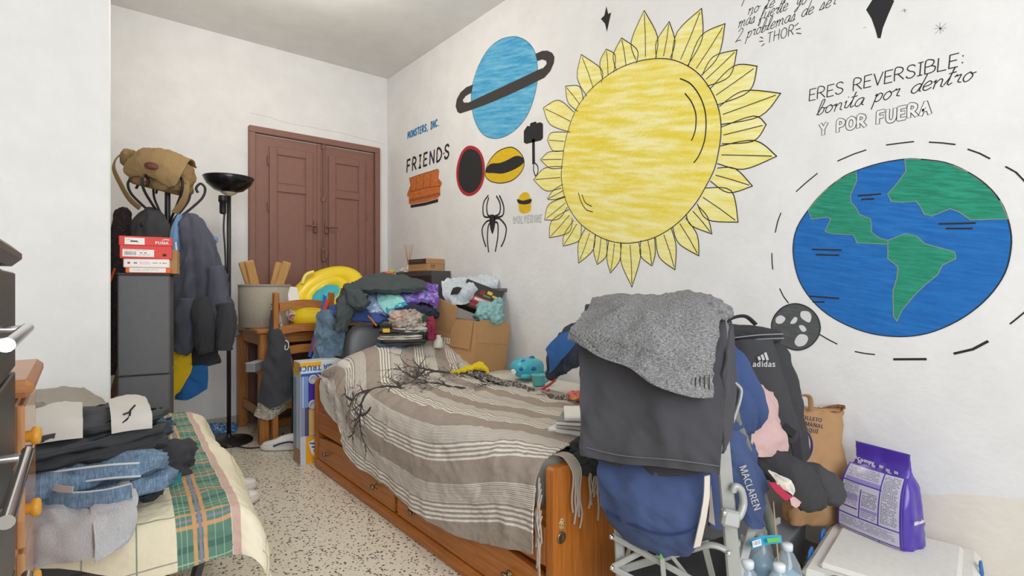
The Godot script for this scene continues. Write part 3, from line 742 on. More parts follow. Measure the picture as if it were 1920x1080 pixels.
	hand(o2, "Y POR FUERA", [-0.833, 1.64, -0.493, 1.637], 0.040, 0.009, 2, 0.03, 0.34)
	var hl := part("outlined_lettering", o1, M.ink, wall_r); part("letter_fill", o2, M.wall, hl)
	st = mb()
	hand(st, "no te p", [-1.122, 2.217, -0.964, 2.202], 0.048, 0.003, 1, 0.35, 0.05)
	hand(st, "más fuerte \"yo", [-1.164, 2.176, -0.884, 2.17], 0.05, 0.003, 1, 0.35, 0.03)
	hand(st, "2 problemas de ser", [-1.174, 2.119, -0.779, 2.121], 0.05, 0.003, 1, 0.35, 0.03)
	hand(st, "THOR", [-1.037, 2.066, -0.932, 2.063], 0.04, 0.003, 1, 0.08, 0.25)
	for a in [[-1.065, 2.102, -1.054, 2.093], [-1.069, 2.085, -1.053, 2.081], [-1.059, 2.062, -1.048, 2.068], [-0.926, 2.095, -0.913, 2.102], [-0.922, 2.079, -0.905, 2.078], [-0.92, 2.065, -0.903, 2.056], [-1.146, 2.265, -1.132, 2.291]]: stroke(st, pts2(a), 0.0036, wx(1))
	part("wall_lettering", st, M.ink, wall_r)
	st = mb(); hand(st, "MONSTERS, INC.", [-4.134, 2.345, -3.627, 2.336], 0.052, 0.0155, 1, 0.05, 0.42)
	part("blue_lettering", st, mat(Color("2f7fb4"), 0.9), wall_r)
	st = mb(); hand(st, "F R I E N D S", [-4.149, 2.056, -3.48, 2.055], 0.1, 0.019, 1, 0.08, 0.0)
	var fl := part("black_lettering", st, M.ink, wall_r)
	var dots := [["c0392b", [-4.054, 2.113]], ["d9b23a", [-3.923, 2.094]], ["d9b23a", [-3.86, 2.115]], ["3a78b4", [-3.755, 2.102]], ["c9a13a", [-3.64, 2.104]], ["c0392b", [-3.548, 2.1]]]
	for dd in dots:
		st = mb(); fill(st, oval(Vector2(dd[1][0], dd[1][1]), 0.012, 0.009, 12), wx(1.2)); part("dot", st, mat(Color(dd[0]), 0.9), fl)
	# small drawings; known emblems are kept as plain shapes
	var so := Node3D.new(); so.name = "sofa_drawing"; wall_r.add_child(so); so.set_meta("label", "small orange sofa drawn on the wall")
	st = mb(); fill(st, pts2([-4.107, 1.995, -3.938, 1.998, -3.783, 1.996, -3.636, 1.993, -3.615, 1.977, -3.627, 1.918, -3.575, 1.877, -3.583, 1.855, -3.601, 1.844, -3.601, 1.779, -3.645, 1.761, -3.841, 1.757, -4.092, 1.768, -4.113, 1.781, -4.113, 1.837, -4.145, 1.844, -4.141, 1.872, -4.086, 1.93, -4.102, 1.974]), wx(1)); part("sofa_shape", st, streaky("d98245", "b95d24", 3.0), so)
	st = mb(); fill(st, pts2([-4.086, 1.764, -3.841, 1.754, -3.633, 1.758, -3.633, 1.731, -3.841, 1.728, -4.081, 1.737]), wx(0.8)); part("sofa_base", st, M.ink, so)
	st = mb()
	for a in [[-4.107, 1.995, -3.938, 1.998, -3.783, 1.996, -3.636, 1.993], [-4.086, 1.874, -3.919, 1.876, -3.765, 1.87, -3.61, 1.855], [-4.098, 1.797, -3.841, 1.791, -3.601, 1.788], [-4.102, 1.81, -3.841, 1.803, -3.601, 1.799], [-4.086, 1.93, -4.077, 1.873], [-3.627, 1.918, -3.61, 1.855], [-3.979, 1.979, -3.989, 1.881], [-3.86, 1.98, -3.87, 1.878], [-3.746, 1.976, -3.755, 1.871]]: stroke(st, pts2(a), 0.005, wx(2))
	part("sofa_lines", st, mat(Color("6b3415"), 0.9), so)
	var red := mat(Color("cf3038"), 0.9, T.mottle, 7.0)
	var ov := smooth_line(pts2([-3.178, 2.085, -3.089, 2.044, -3.032, 1.978, -3.009, 1.899, -3.018, 1.817, -3.06, 1.756, -3.133, 1.724, -3.215, 1.722, -3.293, 1.755, -3.348, 1.816, -3.373, 1.9, -3.361, 1.978, -3.316, 2.05, -3.254, 2.086]), 4, true)
	var oi := smooth_line(pts2([-3.178, 2.061, -3.104, 2.027, -3.058, 1.974, -3.038, 1.899, -3.045, 1.825, -3.082, 1.775, -3.145, 1.745, -3.212, 1.745, -3.277, 1.775, -3.324, 1.826, -3.345, 1.895, -3.332, 1.964, -3.298, 2.029, -3.241, 2.063]), 4, true)
	var em := Node3D.new(); em.name = "red_oval_drawing"; wall_r.add_child(em); em.set_meta("label", "black oval with a red rim painted on the wall")
	st = mb(); fill(st, ov, wx(1)); part("rim", st, red, em)
	st = mb(); fill(st, oi, wx(2)); part("field", st, M.ink, em)
	var yo := Node3D.new(); yo.name = "yellow_oval_drawing"; wall_r.add_child(yo); yo.set_meta("label", "yellow oval with a black band painted on the wall")
	var yv := smooth_line(pts2([-2.746, 1.984, -2.678, 1.963, -2.618, 1.918, -2.585, 1.866, -2.595, 1.818, -2.642, 1.78, -2.715, 1.757, -2.816, 1.757, -2.921, 1.781, -2.983, 1.815, -3.004, 1.848, -2.983, 1.902, -2.935, 1.947, -2.855, 1.98]), 4, true)
	st = mb(); fill(st, yv, wx(1)); part("field", st, streaky("e6c526", "d6ab14", 3.0), yo)
	st = mb(); fill(st, smooth_line(pts2([-2.987, 1.891, -2.935, 1.91, -2.842, 1.897, -2.752, 1.902, -2.666, 1.912, -2.597, 1.887, -2.588, 1.855, -2.642, 1.834, -2.727, 1.822, -2.816, 1.821, -2.908, 1.84, -2.997, 1.859]), 3, true), wx(2)); part("band", st, M.ink, yo)
	st = mb(); stroke(st, yv, 0.006, wx(3), true); part("outline", st, M.ink, yo)
	st = mb()
	fill(st, pts2([-2.589, 2.056, -2.554, 2.082, -2.531, 2.073, -2.525, 2.091, -2.475, 2.09, -2.464, 2.077, -2.431, 2.075, -2.407, 2.059, -2.407, 1.971, -2.426, 1.961, -2.566, 1.968, -2.589, 1.984]), wx(1))
	stroke(st, pts2([-2.496, 1.979, -2.494, 1.834]), 0.026, wx(1))
	stroke(st, smooth_line(pts2([-2.492, 1.83, -2.495, 1.793, -2.475, 1.749, -2.453, 1.775, -2.458, 1.809, -2.483, 1.832]), 3), 0.008, wx(1))
	part("hammer_drawing", st, M.ink, wall_r)
	st = mb()
	fill(st, smooth_line(pts2([-2.935, 1.558, -2.901, 1.55, -2.888, 1.512, -2.897, 1.464, -2.921, 1.422, -2.946, 1.465, -2.955, 1.519, -2.949, 1.551]), 3, true), wx(1))
	for a in [[-2.949, 1.541, -3.018, 1.554, -3.032, 1.61, -3.018, 1.658, -2.969, 1.694], [-2.942, 1.546, -2.976, 1.562, -2.987, 1.621, -2.965, 1.677], [-2.895, 1.536, -2.809, 1.537, -2.797, 1.599, -2.842, 1.676], [-2.901, 1.542, -2.842, 1.556, -2.835, 1.619, -2.875, 1.677], [-2.946, 1.518, -2.99, 1.514, -3.039, 1.473, -3.032, 1.409, -2.997, 1.34], [-2.942, 1.505, -2.969, 1.479, -2.979, 1.389, -2.965, 1.301], [-2.895, 1.521, -2.842, 1.52, -2.771, 1.457, -2.784, 1.383, -2.822, 1.33], [-2.895, 1.501, -2.861, 1.486, -2.861, 1.397, -2.888, 1.301]]:
		stroke(st, smooth_line(pts2(a), 4), 0.013, wx(1))
	part("spider_drawing", st, M.ink, wall_r)
	var yb := Node3D.new(); yb.name = "yellow_patch_drawing"; wall_r.add_child(yb); yb.set_meta("label", "small yellow and black shape painted on the wall")
	st = mb(); fill(st, smooth_line(pts2([-2.589, 1.664, -2.546, 1.653, -2.525, 1.619, -2.518, 1.566, -2.531, 1.533, -2.583, 1.526, -2.63, 1.544, -2.642, 1.588, -2.636, 1.641]), 3, true), wx(1)); part("field", st, streaky("e6c526", "d6ab14", 3.0), yb)
	st = mb(); fill(st, smooth_line(pts2([-2.654, 1.628, -2.595, 1.611, -2.516, 1.612, -2.523, 1.587, -2.583, 1.585, -2.642, 1.6]), 3, true), wx(2)); part("band", st, M.ink, yb)
	o1 = mb(); o2 = mb()
	hand(o1, "WOLVERiNE", [-2.696, 1.474, -2.424, 1.458], 0.042, 0.010, 1, 0.05, 0.5)
	hand(o2, "WOLVERiNE", [-2.696, 1.474, -2.424, 1.458], 0.042, 0.005, 2, 0.05, 0.5)
	hl = part("small_outlined_lettering", o1, mat(Color("77797a"), 0.9), wall_r); part("letter_fill", o2, M.wall, hl)

# crayon colouring between two tones
func streaky(c0: String, c1: String, sc: float) -> StandardMaterial3D:
	var a := Color(c0); var b := Color(c1)
	var src: Image = M.T.strokes.get_image()
	var t := image_tex(256, 256, func(x, y): return a.lerp(b, src.get_pixel(x * 2, y * 2).r))
	var m := mat(Color.WHITE, 0.9, t, sc)
	return m

# ---------- the bed with drawers ----------
func build_bed() -> void:
	var b := thing("trundle_bed", "honey brown wooden bed with drawers along the muralled wall", "bed", Vector3(0, 0, 0))
	var st := mb()
	# headboard and footboard with rounded front corners
	for e in [[-3.165, 0.535, 0.035], [-1.165, 0.515, 0.03]]:
		var pr := PackedVector2Array()
		for p in [[1.085, 0.0], [2.17, 0.0], [2.17, e[1]]]: pr.append(Vector2(p[0], p[1]))
		for k in 7:
			var a := PI / 2 + PI / 2 * k / 6.0
			pr.append(Vector2(1.085 + 0.055 + cos(a) * 0.055, e[1] - 0.055 + sin(a) * 0.055) if e[0] < -2 else Vector2(1.085 + 0.012 + cos(a) * 0.012, e[1] - 0.012 + sin(a) * 0.012))
		st = mb(); prism(st, pr, e[2], Transform3D(Basis(), Vector3(0, 0, e[0]))); part("headboard" if e[0] < -2 else "footboard", st, M.bed_wood_v, b)
	st = mb(); box(st, Vector3(1.103, 0.27, -2.15), Vector3(0.03, 0.12, 1.96), 0.006); part("side_rail", st, M.bed_wood, b)
	st = mb(); box(st, Vector3(1.108, 0.352, -2.15), Vector3(0.022, 0.05, 1.96), 0.005); part("side_rail", st, M.bed_wood, b)
	st = mb(); box(st, Vector3(1.095, 0.025, -2.15), Vector3(0.03, 0.05, 1.97), 0.008); part("plinth", st, M.bed_wood, b)
	st = mb(); box(st, Vector3(1.62, 0.16, -2.15), Vector3(0.98, 0.28, 1.95), 0.004); part("carcass", st, M.bed_wood, b)
	for z in [-2.642, -1.648]:
		var pr := PackedVector2Array([Vector2(-0.483, 0.055), Vector2(0.483, 0.055)])
		for k in 13:
			var q := 1.0 - k / 6.0
			pr.append(Vector2(q * 0.483, 0.175 + 0.028 * (1.0 - q * q)))
		st = mb(); prism(st, pr, 0.02, Transform3D(Basis(Vector3(0, 0, 1), Vector3(0, 1, 0), Vector3(-1, 0, 0)), Vector3(1.112, 0, z)))
		var dr := part("drawer", st, M.bed_wood, b)
		for dz in [-0.33, 0.3]:
			var kx := Transform3D(Basis(Vector3(0, 1, 0), Vector3(-1, 0, 0), Vector3(0, 0, 1)), Vector3(1.092, 0.116, z + dz))
			st = mb(); lathe(st, [Vector2(0, 0), Vector2(0.014, 0), Vector2(0.012, 0.004), Vector2(0.006, 0.006), Vector2(0.006, 0.014), Vector2(0.013, 0.018), Vector2(0.015, 0.024), Vector2(0.01, 0.03), Vector2(0, 0.031)], 16, kx); part("knob", st, M.brass, dr)
	# brass plate screwed to the end of the footboard
	st = mb(); lathe(st, [Vector2(0, 0), Vector2(0.018, 0), Vector2(0.018, 0.003), Vector2(0.013, 0.005), Vector2(0.008, 0.003), Vector2(0, 0.003)], 20, Transform3D(Basis(Vector3(1, 0, 0), Vector3(0, 0, 1), Vector3(0, -1, 0)), Vector3(1.118, 0.305, -1.135))); part("bolt_cap", st, M.brass, b)
	st = mb(); lump(st, Vector3(1.122, 0.345, -1.1345), Vector3(0.014, 0.02, 0.0008), 1.8, 0.004, 60.0, 9, Basis(), 6, 1.0); part("chipped_patch", st, mat(Color("c9a878"), 0.7), b)
	st = mb(); lump(st, Vector3(1.655, 0.415, -2.15), Vector3(0.535, 0.115, 0.975), 9.0, 0.006, 3.0, 5, Basis(), 18, 1.0)
	var mt := solo("mattress", st, cloth("ece8dc"), "white sheeted mattress on the bed with drawers", "mattress")
	# pillow under the throw
	st = mb(); lump(st, Vector3(1.58, 0.585, -2.93), Vector3(0.44, 0.08, 0.19), 3.0, 0.015, 5.0, 6, Basis(), 14, 0.8)
	solo("pillow", st, M.white_cloth, "pillow hidden under the striped throw at the head of the bed", "pillow")
	build_throw()

func build_throw() -> void:
	var zs := [-3.13, -3.0, -2.86, -2.7, -2.52, -2.3, -2.05, -1.8, -1.55, -1.35, -1.19]
	# per column: hem height, far edge x, height over the pillow
	var hem := [0.545, 0.50, 0.45, 0.32, 0.20, 0.175, 0.165, 0.16, 0.17, 0.21, 0.265]
	var far := [1.95, 1.97, 1.95, 1.90, 1.83, 1.80, 1.79, 1.80, 1.86, 1.92, 1.95]
	var hump := [0.10, 0.165, 0.165, 0.09, 0.02, 0.004, 0.0, 0.0, 0.0, 0.0, 0.0]
	var g := []
	var fr := [0.0, 0.3, 0.6, 0.85, 1.0]
	for f in fr:
		var row := []
		for i in zs.size():
			var x: float = lerpf(far[i], 1.14, f)
			var y: float = 0.542 + hump[i] * (1.0 - pow(absf(f - 0.45) / 0.62, 3.0)) - (0.012 if f == 1.0 else 0.0)
			row.append(Vector3(x, y, zs[i] + 0.03 * sin(f * 3.0) * (1.0 if i < 3 else 0.0)))
		g.append(row)
	for q in [0.12, 0.4, 0.7, 1.0]:
		var row := []
		for i in zs.size():
			var y: float = lerpf(0.525, hem[i], q)
			row.append(Vector3((1.105 if i < 2 else 1.068) - 0.012 * q - 0.014 * sin(i * 1.9 + q) * q - (0.0 if q > 0.2 else -0.018), y, zs[i] + 0.02 * q * sin(i * 2.7)))
		g.append(row)
	var m := mat(Color.WHITE, 0.95, throw_texture(), 1.0, M.T.clothn, 0.3)
	m.uv1_triplanar = false; m.uv1_scale = Vector3(1.0 / 2.2, 1.0 / 1.6, 1)
	var st := mb(); sheet(st, g, 9, 9, 0.017, 2.6, 14, 0.004, Vector3(1, 1, 1.6))
	var t := thing("throw_blanket", "taupe and white striped throw with a black tree print on the bed", "blanket")
	part("cloth", st, m, t)
	# twisted fringe at the foot end
	var fm := cloth("b5a99c")
	var rng := RandomNumberGenerator.new(); rng.seed = 8
	for i in 16:
		var x := 1.14 + i * 0.007 if i < 6 else 1.215 + (i - 6) * 0.008
		var p := [Vector3(x, 0.535, -1.19), Vector3(x + 0.005, 0.535, -1.15), Vector3(x + 0.01, 0.50, -1.118)]
		var L := rng.randf_range(0.07, 0.17)
		for k in 4: p.append(Vector3(x + 0.01 + rng.randf_range(-0.006, 0.006), 0.49 - L * (k + 1) / 4.0, -1.117))
		st = mb(); tube(st, smooth_line(p, 3), 0.0032, 5); part("tassel", st, fm, t)
	for i in 12:
		var z := -1.186 + (i % 4) * 0.004
		var y0 := 0.48 - i * 0.016
		var p := [Vector3(1.076, y0, z)]
		for k in 4: p.append(Vector3(1.068 - 0.002 * (i % 3) + rng.randf_range(-0.004, 0.004), y0 - 0.035 * (k + 1), z + rng.randf_range(-0.004, 0.008)))
		st = mb(); tube(st, smooth_line(p, 3), 0.0034, 5); part("tassel", st, fm, t)

func throw_texture() -> ImageTexture:
	var w := 1400
	var h := 1800
	var im := Image.create(w, h, false, Image.FORMAT_RGB8)
	var taupe := Color("a3968b"); var light := Color("e6e1d8")
	var rng := RandomNumberGenerator.new(); rng.seed = 3
	for y in h:
		var v := fmod(y * 1.6 / h, 0.215)
		var c := taupe
		if v > 0.06 and v < 0.128: c = light.lerp(taupe, 0.12) if fmod(v - 0.06, 0.0058) < 0.0030 else taupe
		elif v >= 0.135 and v < 0.20: c = light if fmod(v - 0.135, 0.0165) < 0.0085 else taupe
		c = c.darkened(rng.randf() * 0.04)
		im.fill_rect(Rect2i(0, y, w, 1), c)
	# black tree print spreading over the head end
	var ink := Color("3a3735")
	var px := w / 2.2; var py := h / 1.6
	var stack := [[Vector2(0.95, 0.08), 2.8, 0.015, 0], [Vector2(0.92, 0.30), 3.0, 0.016, 0], [Vector2(0.75, 0.56), 2.7, 0.014, 0], [Vector2(0.6, 0.2), 2.0, 0.010, 0], [Vector2(0.75, 0.75), 2.2, 0.007, 1]]
	var guard := 0
	while stack.size() > 0 and guard < 1500:
		guard += 1
		var s: Array = stack.pop_front()
		var p: Vector2 = s[0]
		var a: float = s[1]
		var r: float = s[2]
		var len := rng.randf_range(0.14, 0.24) * pow(0.72, s[3])
		var bend := rng.randf_range(-5.0, 5.0)
		var steps := int(len / 0.0025)
		for k in steps:
			p += Vector2(cos(a), sin(a)) * 0.0025
			a += bend * 0.0025 + rng.randf_range(-0.08, 0.08)
			var rr := maxf(r * (1.0 - 0.45 * k / steps), 0.0013)
			im.fill_rect(Rect2i(int((p.x - rr) * px), int((p.y - rr) * py), maxi(int(rr * 2 * px), 1), maxi(int(rr * 2 * py), 1)), ink)
			if s[3] < 6 and rng.randf() < 0.055 + 0.02 * s[3]: stack.append([p, a + (0.9 if rng.randf() < 0.5 else -0.9) * rng.randf_range(0.6, 1.4), r * 0.42, s[3] + 2])
			if s[3] >= 3 and rng.randf() < 0.05: im.fill_rect(Rect2i(int((p.x + rng.randf_range(-0.006, 0.006)) * px), int((p.y + rng.randf_range(-0.006, 0.006)) * py), 3, 3), ink)
		if s[3] < 7:
			stack.append([p, a + rng.randf_range(0.2, 0.8), r * 0.6, s[3] + 1])
			stack.append([p, a - rng.randf_range(0.2, 0.8), r * 0.6, s[3] + 1])
	return ImageTexture.create_from_image(im)

# ---------- printed faces ----------
# a printed rectangle lying flat on a face: origin corner, two edges; drawn from a function of (x, y) in 0..1
func print_face(called: String, o: Vector3, e1: Vector3, e2: Vector3, t: Texture2D, parent: Node, rough := 0.6) -> MeshInstance3D:
	var st := mb(); st.set_smooth_group(-1)
	var n := e1.cross(e2).normalized() * 0.0008
	var u := [Vector2(0, 1), Vector2(1, 1), Vector2(1, 0), Vector2(0, 0)]
	var p := [o, o + e1, o + e1 + e2, o + e2]
	var a := []; var b := []
	for q in p: a.append(q + n); b.append(q)
	uquad(st, [a[0], a[3], a[2], a[1]], [u[0], u[3], u[2], u[1]])
	for i in 4: uquad(st, [b[i], a[i], a[(i + 1) % 4], b[(i + 1) % 4]], [u[i], u[i], u[(i + 1) % 4], u[(i + 1) % 4]])
	var m := mat(Color.WHITE, rough); m.albedo_texture = t
	return part(called, st, m, parent)

# simple picture: background plus filled rectangles given as [x, y, w, h, colour] in 0..1
func rects_tex(w: int, h: int, bg: String, rs: Array, lines := []) -> ImageTexture:
	var im := Image.create(w, h, false, Image.FORMAT_RGB8)
	im.fill(Color(bg))
	for r in rs: im.fill_rect(Rect2i(int(r[0] * w), int(r[1] * h), maxi(int(r[2] * w), 1), maxi(int(r[3] * h), 1)), Color(r[4]))
	# rows of tiny print: [x, y, w, h, rows, colour]
	var rng := RandomNumberGenerator.new(); rng.seed = 12
	for l in lines:
		for k in l[4]:
			var x: float = l[0]
			while x < l[0] + l[2]:
				var ww := rng.randf_range(0.01, 0.035)
				if x + ww < l[0] + l[2] and rng.randf() > 0.12:
					im.fill_rect(Rect2i(int(x * w), int((l[1] + l[3] * k / l[4]) * h), maxi(int(ww * w), 1), maxi(int(l[3] / l[4] * 0.5 * h), 1)), Color(l[5]))
				x += ww + 0.006
	return ImageTexture.create_from_image(im)

# raised text on a face, centred at p, running along ex with up ey
func letters(text: String, p: Vector3, ex: Vector3, ey: Vector3, hgt: float, m: Material, parent: Node, bold := true, serif := false, called := "lettering") -> void:
	var f := SystemFont.new(); f.font_names = PackedStringArray(["Droid Serif" if serif else "Droid Sans"]); f.font_weight = 700 if bold else 400
	var tm := TextMesh.new(); tm.text = text; tm.font = f; tm.font_size = 32; tm.pixel_size = hgt / 23.0; tm.depth = 0.0008; tm.curve_step = 2.0
	var o := MeshInstance3D.new(); o.mesh = tm; o.name = called; o.material_override = m
	ex = ex.normalized(); var ez := ex.cross(ey).normalized(); ey = ez.cross(ex)
	parent.add_child(o, true)
	o.transform = Transform3D(Basis(ex, ey, ez), p + ez * 0.0008)

# cardboard box standing on its base centre: size, turn; with a lid lip
func carton(called: String, label: String, cat: String, base: Vector3, size: Vector3, turn: float, m: Material, lid: Material = null, group := "") -> Node3D:
	var t := thing(called, label, cat, base, turn, group)
	if lid:
		bx("body", Vector3(0, size.y * 0.34, 0), Vector3(size.x - 0.006, size.y * 0.68, size.z - 0.006), m, t, 0.002)
		bx("lid", Vector3(0, size.y * 0.79, 0), Vector3(size.x, size.y * 0.42, size.z), lid, t, 0.003)
	else:
		bx("body", Vector3(0, size.y / 2, 0), size, m, t, 0.003)
	return t

# ---------- far end: table, chair, lamp, coat rack ----------
func build_far() -> void:
	var st := mb()
	# pine side table
	var tb := thing("side_table", "pine side table against the back wall carrying the fabric drum", "table", Vector3(1.42, 0, -4.14))
	bx("table_top", Vector3(0, 0.758, 0), Vector3(1.0, 0.03, 0.72), M.pine_u, tb, 0.008)
	for x in [-0.445, 0.445]:
		for z in [-0.3, 0.3]: bx("leg", Vector3(x, 0.372, z), Vector3(0.062, 0.743, 0.062), M.pine_v, tb, 0.006)
	for z in [-0.3, 0.3]:
		var ap := PackedVector2Array([Vector2(-0.414, 0.743), Vector2(-0.414, 0.60), Vector2(-0.39, 0.65), Vector2(-0.33, 0.675), Vector2(0.33, 0.675), Vector2(0.39, 0.65), Vector2(0.414, 0.60), Vector2(0.414, 0.743)])
		st = mb(); prism(st, ap, 0.022, Transform3D(Basis(), Vector3(0, 0, z - 0.011))); part("apron", st, M.pine_u, tb)
	for x in [-0.445, 0.445]:
		bx("apron", Vector3(x, 0.7, 0), Vector3(0.022, 0.086, 0.538), M.pine_u, tb, 0.003)
		bx("stretcher", Vector3(x, 0.19, 0), Vector3(0.024, 0.06, 0.538), M.pine_u, tb, 0.004)
	# upside-down drum stool
	var dr := thing("drum_stool", "beige woven fabric drum stool turned upside down on the pine table", "stool", Vector3(1.045, 0.773, -4.08))
	st = mb(); lathe(st, [Vector2(0, 0), Vector2(0.16, 0), Vector2(0.168, 0.006), Vector2(0.172, 0.15), Vector2(0.172, 0.29), Vector2(0.168, 0.296), Vector2(0.14, 0.296), Vector2(0, 0.29)], 40); part("drum", st, cloth("cfc5b4", "heather", 9.0, 0.5), dr)
	st = mb(); lathe(st, [Vector2(0.1715, 0.285), Vector2(0.175, 0.288), Vector2(0.175, 0.30), Vector2(0.168, 0.303), Vector2(0.16, 0.297)], 40); part("rim", st, mat(Color("9a9088"), 0.8), dr)
	for a in [35.0, 145.0, 215.0, 325.0]:
		var dxz := Vector3(cos(deg_to_rad(a)), 0, sin(deg_to_rad(a)))
		st = mb(); bar(st, dxz * 0.095 + Vector3(0, 0.285, 0), dxz * 0.155 + Vector3(0, 0.465, 0), 0.06, 0.028, 0.006, Vector3(0, 0, 1)); part("leg", st, M.pale_wood, dr)
	# things on the table
	var wc := thing("white_tray", "white plastic trays leaning between drum stool and yellow float", "tray", Vector3(1.21, 1, -3.985), 20.0)
	bx("tray", Vector3(0, 0, 0), Vector3(0.09, 0.13, 0.03), M.white, wc, 0.008, Transform3D(Basis(Vector3(1, 0, 0.3).normalized(), -0.5), Vector3.ZERO))
	bx("tray", Vector3(0.035, -0.06, 0.03), Vector3(0.11, 0.035, 0.09), M.white, wc, 0.008, Transform3D(Basis(Vector3(0, 0, 1), -0.25), Vector3.ZERO))
	st = mb(); lump(st, Vector3(1.222, 0.849, -3.975), Vector3(0.07, 0.045, 0.06), 2.4, 0.03, 14.0, 41, Basis(), 12, 0.7)
	solo("red_print_cloth", st, speckled("d9cfc6", ["b33a3a", "e9e2da", "8a3a44"]), "crumpled red and white cloth under the white trays", "cloth")
	# yellow float
	var fl := thing("inflatable_float", "yellow inflatable baby float with turquoise seat leaning on the brown door", "float", Vector3(1.446, 0.986, -3.96))
	var tilt := Basis(Vector3(0.774, 0, 0.633), deg_to_rad(50)) * Basis(Vector3.UP, 0.2)
	var ym := mat(Color("f2d31c"), 0.28); ym.clearcoat_enabled = true; ym.clearcoat = 0.4
	st = mb(); torus(st, tilt, 0.235, 0.185, 0.075, 40, 0.85); part("tube", st, ym, fl)
	st = mb(); torus(st, Transform3D(tilt, tilt * Vector3(0, 0.02, 0)).basis, 0.15, 0.12, 0.055, 32, 0.9); part("inner_tube", st, ym, fl)
	st = mb(); lump(st, tilt * Vector3(0, 0.02, 0.02), Vector3(0.12, 0.035, 0.1), 2.2, 0.012, 12.0, 4, tilt, 10, 1.0); part("seat", st, mat(Color("39b4c4"), 0.35), fl)
	st = mb(); tube(st, smooth_line([tilt * Vector3(-0.06, 0.07, -0.18), tilt * Vector3(0, 0.10, -0.2), tilt * Vector3(0.06, 0.09, -0.19)], 5), 0.014, 8); part("handle", st, mat(Color("f4e27a"), 0.3), fl)
	letters("na", tilt * Vector3(-0.02, 0.05, 0.245) , Vector3(0.774, 0, 0.633), Vector3(0, 1, 0.3), 0.05, mat(Color("e0992a"), 0.5), fl)
	# ladder-back chair tucked under the table
	var ch := thing("ladder_back_chair", "orange pine ladder-back chair tucked under the side table", "chair", Vector3(1.2, 0, -3.74))
	for s in [-1, 1]:
		st = mb(); bar(st, Vector3(s * 0.18, 0, 0.0), Vector3(s * 0.18, 0.46, 0.0), 0.046, 0.036, 0.005); bar(st, Vector3(s * 0.18, 0.45, 0.0), Vector3(s * 0.185, 1.02, 0.04), 0.046, 0.034, 0.005); part("back_post", st, M.pine_v, ch)
		bx("leg", Vector3(s * 0.17, 0.22, -0.36), Vector3(0.04, 0.44, 0.04), M.pine_v, ch, 0.005)
		bx("stretcher", Vector3(s * 0.175, 0.2, -0.18), Vector3(0.02, 0.035, 0.33), M.pine_u, ch, 0.003)
		bx("stretcher", Vector3(0, 0.16 + 0.1 * s, -0.18 + 0.18 * s), Vector3(0.33, 0.05, 0.02), M.pine_u, ch, 0.003)
	bx("seat", Vector3(0, 0.45, -0.18), Vector3(0.42, 0.03, 0.42), M.pine_u, ch, 0.008)
	for y in [0.96, 0.80, 0.655]:
		var sl := PackedVector2Array()
		for k in 9:
			var q := k / 4.0 - 1.0
			sl.append(Vector2(q * 0.165, 0.042 - 0.022 * q * q))
		for k in 9:
			var q := 1.0 - k / 4.0
			sl.append(Vector2(q * 0.165, -0.012 - 0.022 * q * q))
		st = mb(); prism(st, sl, 0.018, Transform3D(Basis(), Vector3(0, y - 0.03, 0.01 + (y - 0.45) * 0.06))); part("slat", st, M.pine_u, ch)
	var gb := thing("grey_board", "grey board end sticking out left of the chair behind the black vest", "board", Vector3(0.918, 0.531, -3.797), 50.0)
	bx("board", Vector3(0.05, 0, 0), Vector3(0.26, 0.055, 0.06), mat(Color("8f9294"), 0.5), gb, 0.004)
	bx("edge_trim", Vector3(0.05, 0.03, 0), Vector3(0.262, 0.008, 0.063), mat(Color("b3b6b8"), 0.5), gb, 0.002)
	# dark green stool
	var gs := thing("green_stool", "dark green wooden stool beside the toy truck box", "stool", Vector3(1.24, 0, -3.52))
	var gm := mat(Color("1f4a38"), 0.4, M.T.wood_v, 2.0)
	bx("seat", Vector3(0, 0.45, 0), Vector3(0.3, 0.03, 0.26), gm, gs, 0.006)
	for x in [-0.12, 0.12]:
		for z in [-0.1, 0.1]:
			st = mb(); bar(st, Vector3(x * 1.1, 0, z * 1.1), Vector3(x, 0.44, z), 0.055, 0.03, 0.004); part("leg", st, gm, gs)
	# black vest hung over the chair post, a patterned garment under it
	st = mb(); sheet(st, [[Vector3(1, 0.943, -3.782), Vector3(1.034, 0.956, -3.806), Vector3(1.065, 0.933, -3.832)], [Vector3(0.981, 0.696, -3.759), Vector3(1.025, 0.694, -3.748), Vector3(1.09, 0.73, -3.786)], [Vector3(0.962, 0.523, -3.736), Vector3(1.027, 0.52, -3.708), Vector3(1.13, 0.542, -3.753)], [Vector3(0.935, 0.348, -3.758), Vector3(1.011, 0.313, -3.696), Vector3(1.146, 0.367, -3.74)], [Vector3(0.91, 0.212, -3.791), Vector3(0.989, 0.186, -3.713), Vector3(1.133, 0.256, -3.764)]], 5, 6, 0.02, 5.0, 51, 0.004)
	solo("patterned_top", st, speckled("b9b3a2", ["4a4840", "8d8878", "d8d3c4"]), "black and cream patterned top hanging under the black vest", "clothing")
	st = mb(); sheet(st, [[Vector3(0.995, 0.891, -3.748), Vector3(1.011, 0.915, -3.747), Vector3(1.025, 0.89, -3.748)], [Vector3(0.975, 0.699, -3.725), Vector3(1.005, 0.734, -3.7), Vector3(1.049, 0.767, -3.703)], [Vector3(0.956, 0.589, -3.714), Vector3(1.016, 0.603, -3.666), Vector3(1.088, 0.661, -3.671)], [Vector3(0.932, 0.453, -3.708), Vector3(1.007, 0.451, -3.66), Vector3(1.104, 0.52, -3.645)], [Vector3(0.919, 0.312, -3.732), Vector3(0.996, 0.273, -3.656), Vector3(1.118, 0.351, -3.634)]], 6, 6, 0.025, 4.0, 52, 0.004)
